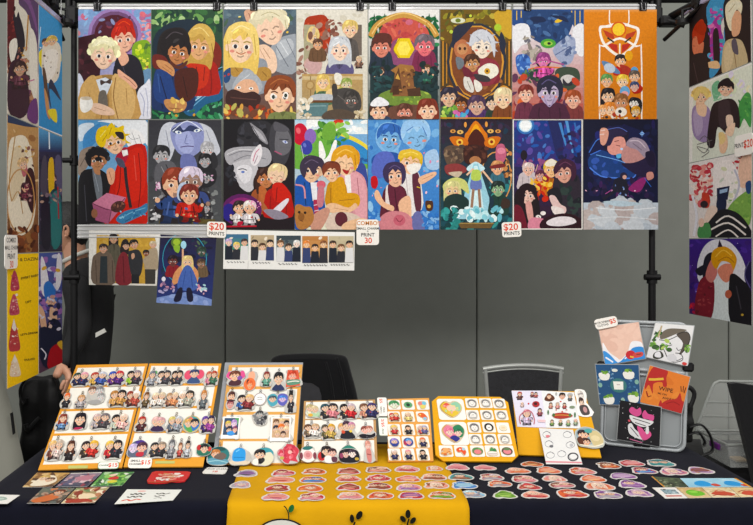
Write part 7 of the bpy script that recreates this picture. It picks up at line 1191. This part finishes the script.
# ------------------------------------------------------------------ the person standing behind the left prints
def skin(name, verts, edges, radii, m, parent, sub=2, root=0, sx=None):
    org = wloc(parent) if parent else Vector(verts[0])
    me = bpy.data.meshes.new(name); me.from_pydata([tuple(Vector(v)-org) for v in verts], edges, []); me.materials.append(m)
    o = bpy.data.objects.new(name, me); C.objects.link(o)
    if parent: o.parent = parent; o.location = org-wloc(parent)
    else: o.location = org
    md = o.modifiers.new('skin', 'SKIN'); md.use_smooth_shade = True
    if not me.skin_vertices: 
        bm_ = None
    for i, r in enumerate(radii):
        me.skin_vertices[0].data[i].radius = r if isinstance(r, tuple) else (r, r)
    me.skin_vertices[0].data[root].use_root = True
    s = o.modifiers.new('sub', 'SUBSURF'); s.levels = s.render_levels = sub
    return o
m_skin = mat('skin', 'c18f74', rough=.5, noise=.06, nscale=20); m_hair = mat('black_hair', '0c0a0a', rough=.5, bump=.4, bscale=160)
# the figure faces the picture's left (-x), leaning forward a little
px_, py_ = -1.195, 4.02
pe = empty('person', (px_, py_, 0), 'person in a black jacket standing behind the left prints, ear and hair showing', 'person')
hip = (px_+.03, py_, .93); ch = (px_+.06, py_, 1.28); nk = (px_-.02, py_, 1.47); hd = (px_-.045, py_, 1.56)
V_ = [hip, (px_+.05, py_, 1.1), ch, (px_+.03, py_, 1.40), nk, hd,
      (px_+.03, py_-.09, .88), (px_+.02, py_-.1, .48), (px_+.05, py_-.11, .08), (px_-.09, py_-.12, .035),
      (px_+.04, py_+.09, .88), (px_+.05, py_+.1, .48), (px_+.09, py_+.11, .08), (px_-.05, py_+.12, .035),
      (px_+.03, py_-.17, 1.36), (px_+.07, py_-.24, 1.12), (px_+.03, py_-.36, .97), (px_+.02, py_-.40, .935),
      (px_+.03, py_+.17, 1.36), (px_+.07, py_+.22, 1.12), (px_-.08, py_+.2, .95), (px_-.12, py_+.2, .91)]
E_2 = [(0, 1), (1, 2), (2, 3), (3, 4), (4, 5), (0, 6), (6, 7), (7, 8), (8, 9), (0, 10), (10, 11), (11, 12), (12, 13), (3, 14), (14, 15), (15, 16), (16, 17), (3, 18), (18, 19), (19, 20), (20, 21)]
R_ = [.10, .09, .10, .06, .045, .05, .075, .055, .035, .035, .075, .055, .035, .035, .036, .03, .024, .02, .036, .03, .024, .02]
body = skin('body', V_, E_2, R_, m_skin, pe, 1)
# head with face
hc = Vector((px_-.048, py_, 1.612))
b = MB(); n, m = 28, 20; vs = []; fs = []
for i in range(m+1):
    t = math.pi*i/m
    for k in range(n):
        a = 2*math.pi*k/n; x, y, z = math.sin(t)*math.cos(a), math.sin(t)*math.sin(a), math.cos(t)
        f = max(0, -x)          # front faces -x
        jaw = max(0, -z); X = x*.095*(1-.12*jaw); Y = y*.074*(1-.28*jaw); Z = z*.118
        g = lambda cy, cz, sy, sz: math.exp(-((y-cy)/sy)**2-((z-cz)/sz)**2)
        X -= f*(.026*g(0, -.18, .14, .2)+.012*g(0, -.52, .3, .12)+.014*g(0, -.85, .3, .15)+.010*g(0, .22, .6, .1)-.010*g(.36, .06, .16, .1)-.010*g(-.36, .06, .16, .1))
        vs.append(hc+Vector((X, Y, Z)))
for i in range(m):
    for k in range(n): fs.append((i*n+k, (i+1)*n+k, (i+1)*n+(k+1) % n, i*n+(k+1) % n))
b.add(vs, fs, True); head = b.build('head', m_skin, pe)
b = MB(); b.tube([hc+Vector((.03, 0, -.06)), Vector((px_-.0, py_, 1.45))], [.052, .058], 14); b.build('neck', m_skin, pe)
for s in (-1, 1):
    b = MB(); b.ball(hc+Vector((-.083, s*.027, .006)), .011); b.build('eye', mat('eye_white', 'd8d4ce', rough=.2), head)
    b = MB(); b.ball(hc+Vector((-.0935, s*.027, .006)), .005, 10, 6); b.build('iris', mat('dark_iris', '2a1c16', rough=.2), head)
    ec = hc+Vector((.018, s*.076, -.008)); b = MB()
    b.tube([ec+Vector((.012*math.cos(t)*1.0+.0, s*(.006+.004*math.sin(t)), .026*math.sin(t))) for t in [math.radians(d) for d in (-80, -40, 0, 40, 80, 120, 160, 190)]], [.004, .0055, .006, .0065, .0065, .006, .005, .003], 8)
    b.ball(ec+Vector((0, s*.002, 0)), .016, 12, 8, (.7, .35, 1.35)); b.ball(ec+Vector((-.002, s*.006, -.025)), .008, 10, 6); b.build('ear', m_skin, head)
b = MB(); b.tube([hc+Vector((-.094, -.02, -.062)), hc+Vector((-.101, 0, -.064)), hc+Vector((-.094, .02, -.062))], [.003, .0055, .003], 8); b.build('mouth', mat('lips', '8c4c40', rough=.5), head)
# hair: a cap with lumpy edge covering top and back
b = MB(); vs = []; fs = []; rnd = random.Random(5)
for i in range(13):
    t = math.pi*.66*i/12
    for k in range(28):
        a = 2*math.pi*k/28; back = .5+.5*math.cos(a); tt = t*(.58+.62*back)
        side = abs(math.sin(a)); tt *= 1-.18*side*(1-back)
        x, y, z = math.sin(tt)*math.cos(a), math.sin(tt)*math.sin(a), math.cos(tt); w_ = 1.13+.03*math.sin(k*2.3+i)+rnd.uniform(-.015, .015)
        if i == 12: w_ = 1.02
        vs.append(hc+Vector((x*.098*w_, y*.077*w_, z*.118*w_+.006)))
for i in range(12):
    for k in range(28): fs.append((i*28+k, (i+1)*28+k, (i+1)*28+(k+1) % 28, i*28+(k+1) % 28))
b.add(vs, fs, True); b.build('hair', m_hair, pe)['label'] = 'short black hair'
# clothes: jacket, trousers, shoes, pale collar
m_jk = mat('black_jacket_cloth', '101013', rough=.8, bump=.3, bscale=25, sheen=.0)
jv = [(px_+.03, py_, .86), (px_+.045, py_, 1.0), (px_+.06, py_, 1.15), (px_+.065, py_, 1.29), (px_+.05, py_, 1.39), (px_+.015, py_, 1.455),
      (px_+.04, py_-.155, 1.38), (px_+.085, py_-.235, 1.13), (px_+.035, py_-.352, .972), (px_+.04, py_+.155, 1.38), (px_+.085, py_+.22, 1.13), (px_-.06, py_+.2, .97)]
jr = [(.155, .135), (.145, .13), (.15, .13), (.15, .13), (.11, .12), (.06, .07), .075, .058, .042, .075, .058, .042]
je = [(0, 1), (1, 2), (2, 3), (3, 4), (4, 5), (4, 6), (6, 7), (7, 8), (4, 9), (9, 10), (10, 11)]
skin('jacket', jv, je, jr, m_jk, pe, 2)
tv = [(px_+.03, py_, .90), (px_+.03, py_-.085, .78), (px_+.025, py_-.1, .48), (px_+.055, py_-.11, .10), (px_+.03, py_+.085, .78), (px_+.05, py_+.1, .48), (px_+.09, py_+.11, .10)]
skin('trousers', tv, [(0, 1), (1, 2), (2, 3), (0, 4), (4, 5), (5, 6)], [(.14, .12), .095, .075, .06, .095, .075, .06], mat('black_trousers', '0b0b0e', rough=.85, bump=.2, bscale=60), pe, 2)
for dx, dy in ((-.02, -.115), (.02, .115)):
    b = MB(); b.ball((px_+dx-.01, py_+dy, .045), .13, 16, 10, (1.0, .38, .42)); b.build('shoe', mat('black_shoe', '101012', rough=.4), pe)
b = MB(); cpts = [Vector((px_+.0+.072*math.cos(a)+.0, py_+.068*math.sin(a), 1.478+.032*math.cos(a))) for a in [2*math.pi*k/20 for k in range(21)]]
b.tube(cpts, .0075, 8, False, flat=1.4); b.build('collar', mat('white_collar', 'c9c9c2', rough=.7), pe)['label'] = 'white collar'
b = MB(); b.prism([lp_(px, py, 3.745) for px, py in ((95.5, 337.5), (95.5, 333), (104, 328.5), (106, 332))], (0, .01, 0)); b.build('cuff_patch', mat('white_collar', 'c9c9c2'), pe)['label'] = 'small white patch on the sleeve'
# left hand, relaxed, with five fingers
W_ = Vector((px_+.02, py_-.40, .935))
tgt = lp_(62.5, 388, W_.y)
hv = [(px_+.03, py_-.345, .985)]; hc_ = Vector((tgt.x+.026, W_.y-.01, .915))
hv.append(tuple(hc_+Vector((0, .02, .03)))); hv.append(tuple(hc_))
he = [(0, 1), (1, 2)]; hr = [.019, (.015, .022), (.013, .027)]
palm = skin('hand', hv, he, hr, m_skin, pe, 2)
for f, (dy, ln) in enumerate(((-.021, .042), (-.007, .049), (.007, .046), (.020, .038))):
    b0 = hc_+Vector((0, dy*.8, .014)); L = ln*1.12
    skin('finger', [tuple(b0), tuple(b0+Vector((-.004, dy*.15, -L*.55))), tuple(b0+Vector((-.010, dy*.2, -L*.95))), tuple(b0+Vector((-.019, dy*.2, -L*1.3)))], [(0, 1), (1, 2), (2, 3)], [.0075, .007, .0066, .0056], m_skin, pe, 1)
skin('thumb', [tuple(hc_+Vector((-.004, -.02, .016))), tuple(hc_+Vector((-.016, -.032, -.004))), tuple(hc_+Vector((-.020, -.032, -.028)))], [(0, 1), (1, 2)], [.0105, .009, .007], m_skin, pe, 1)
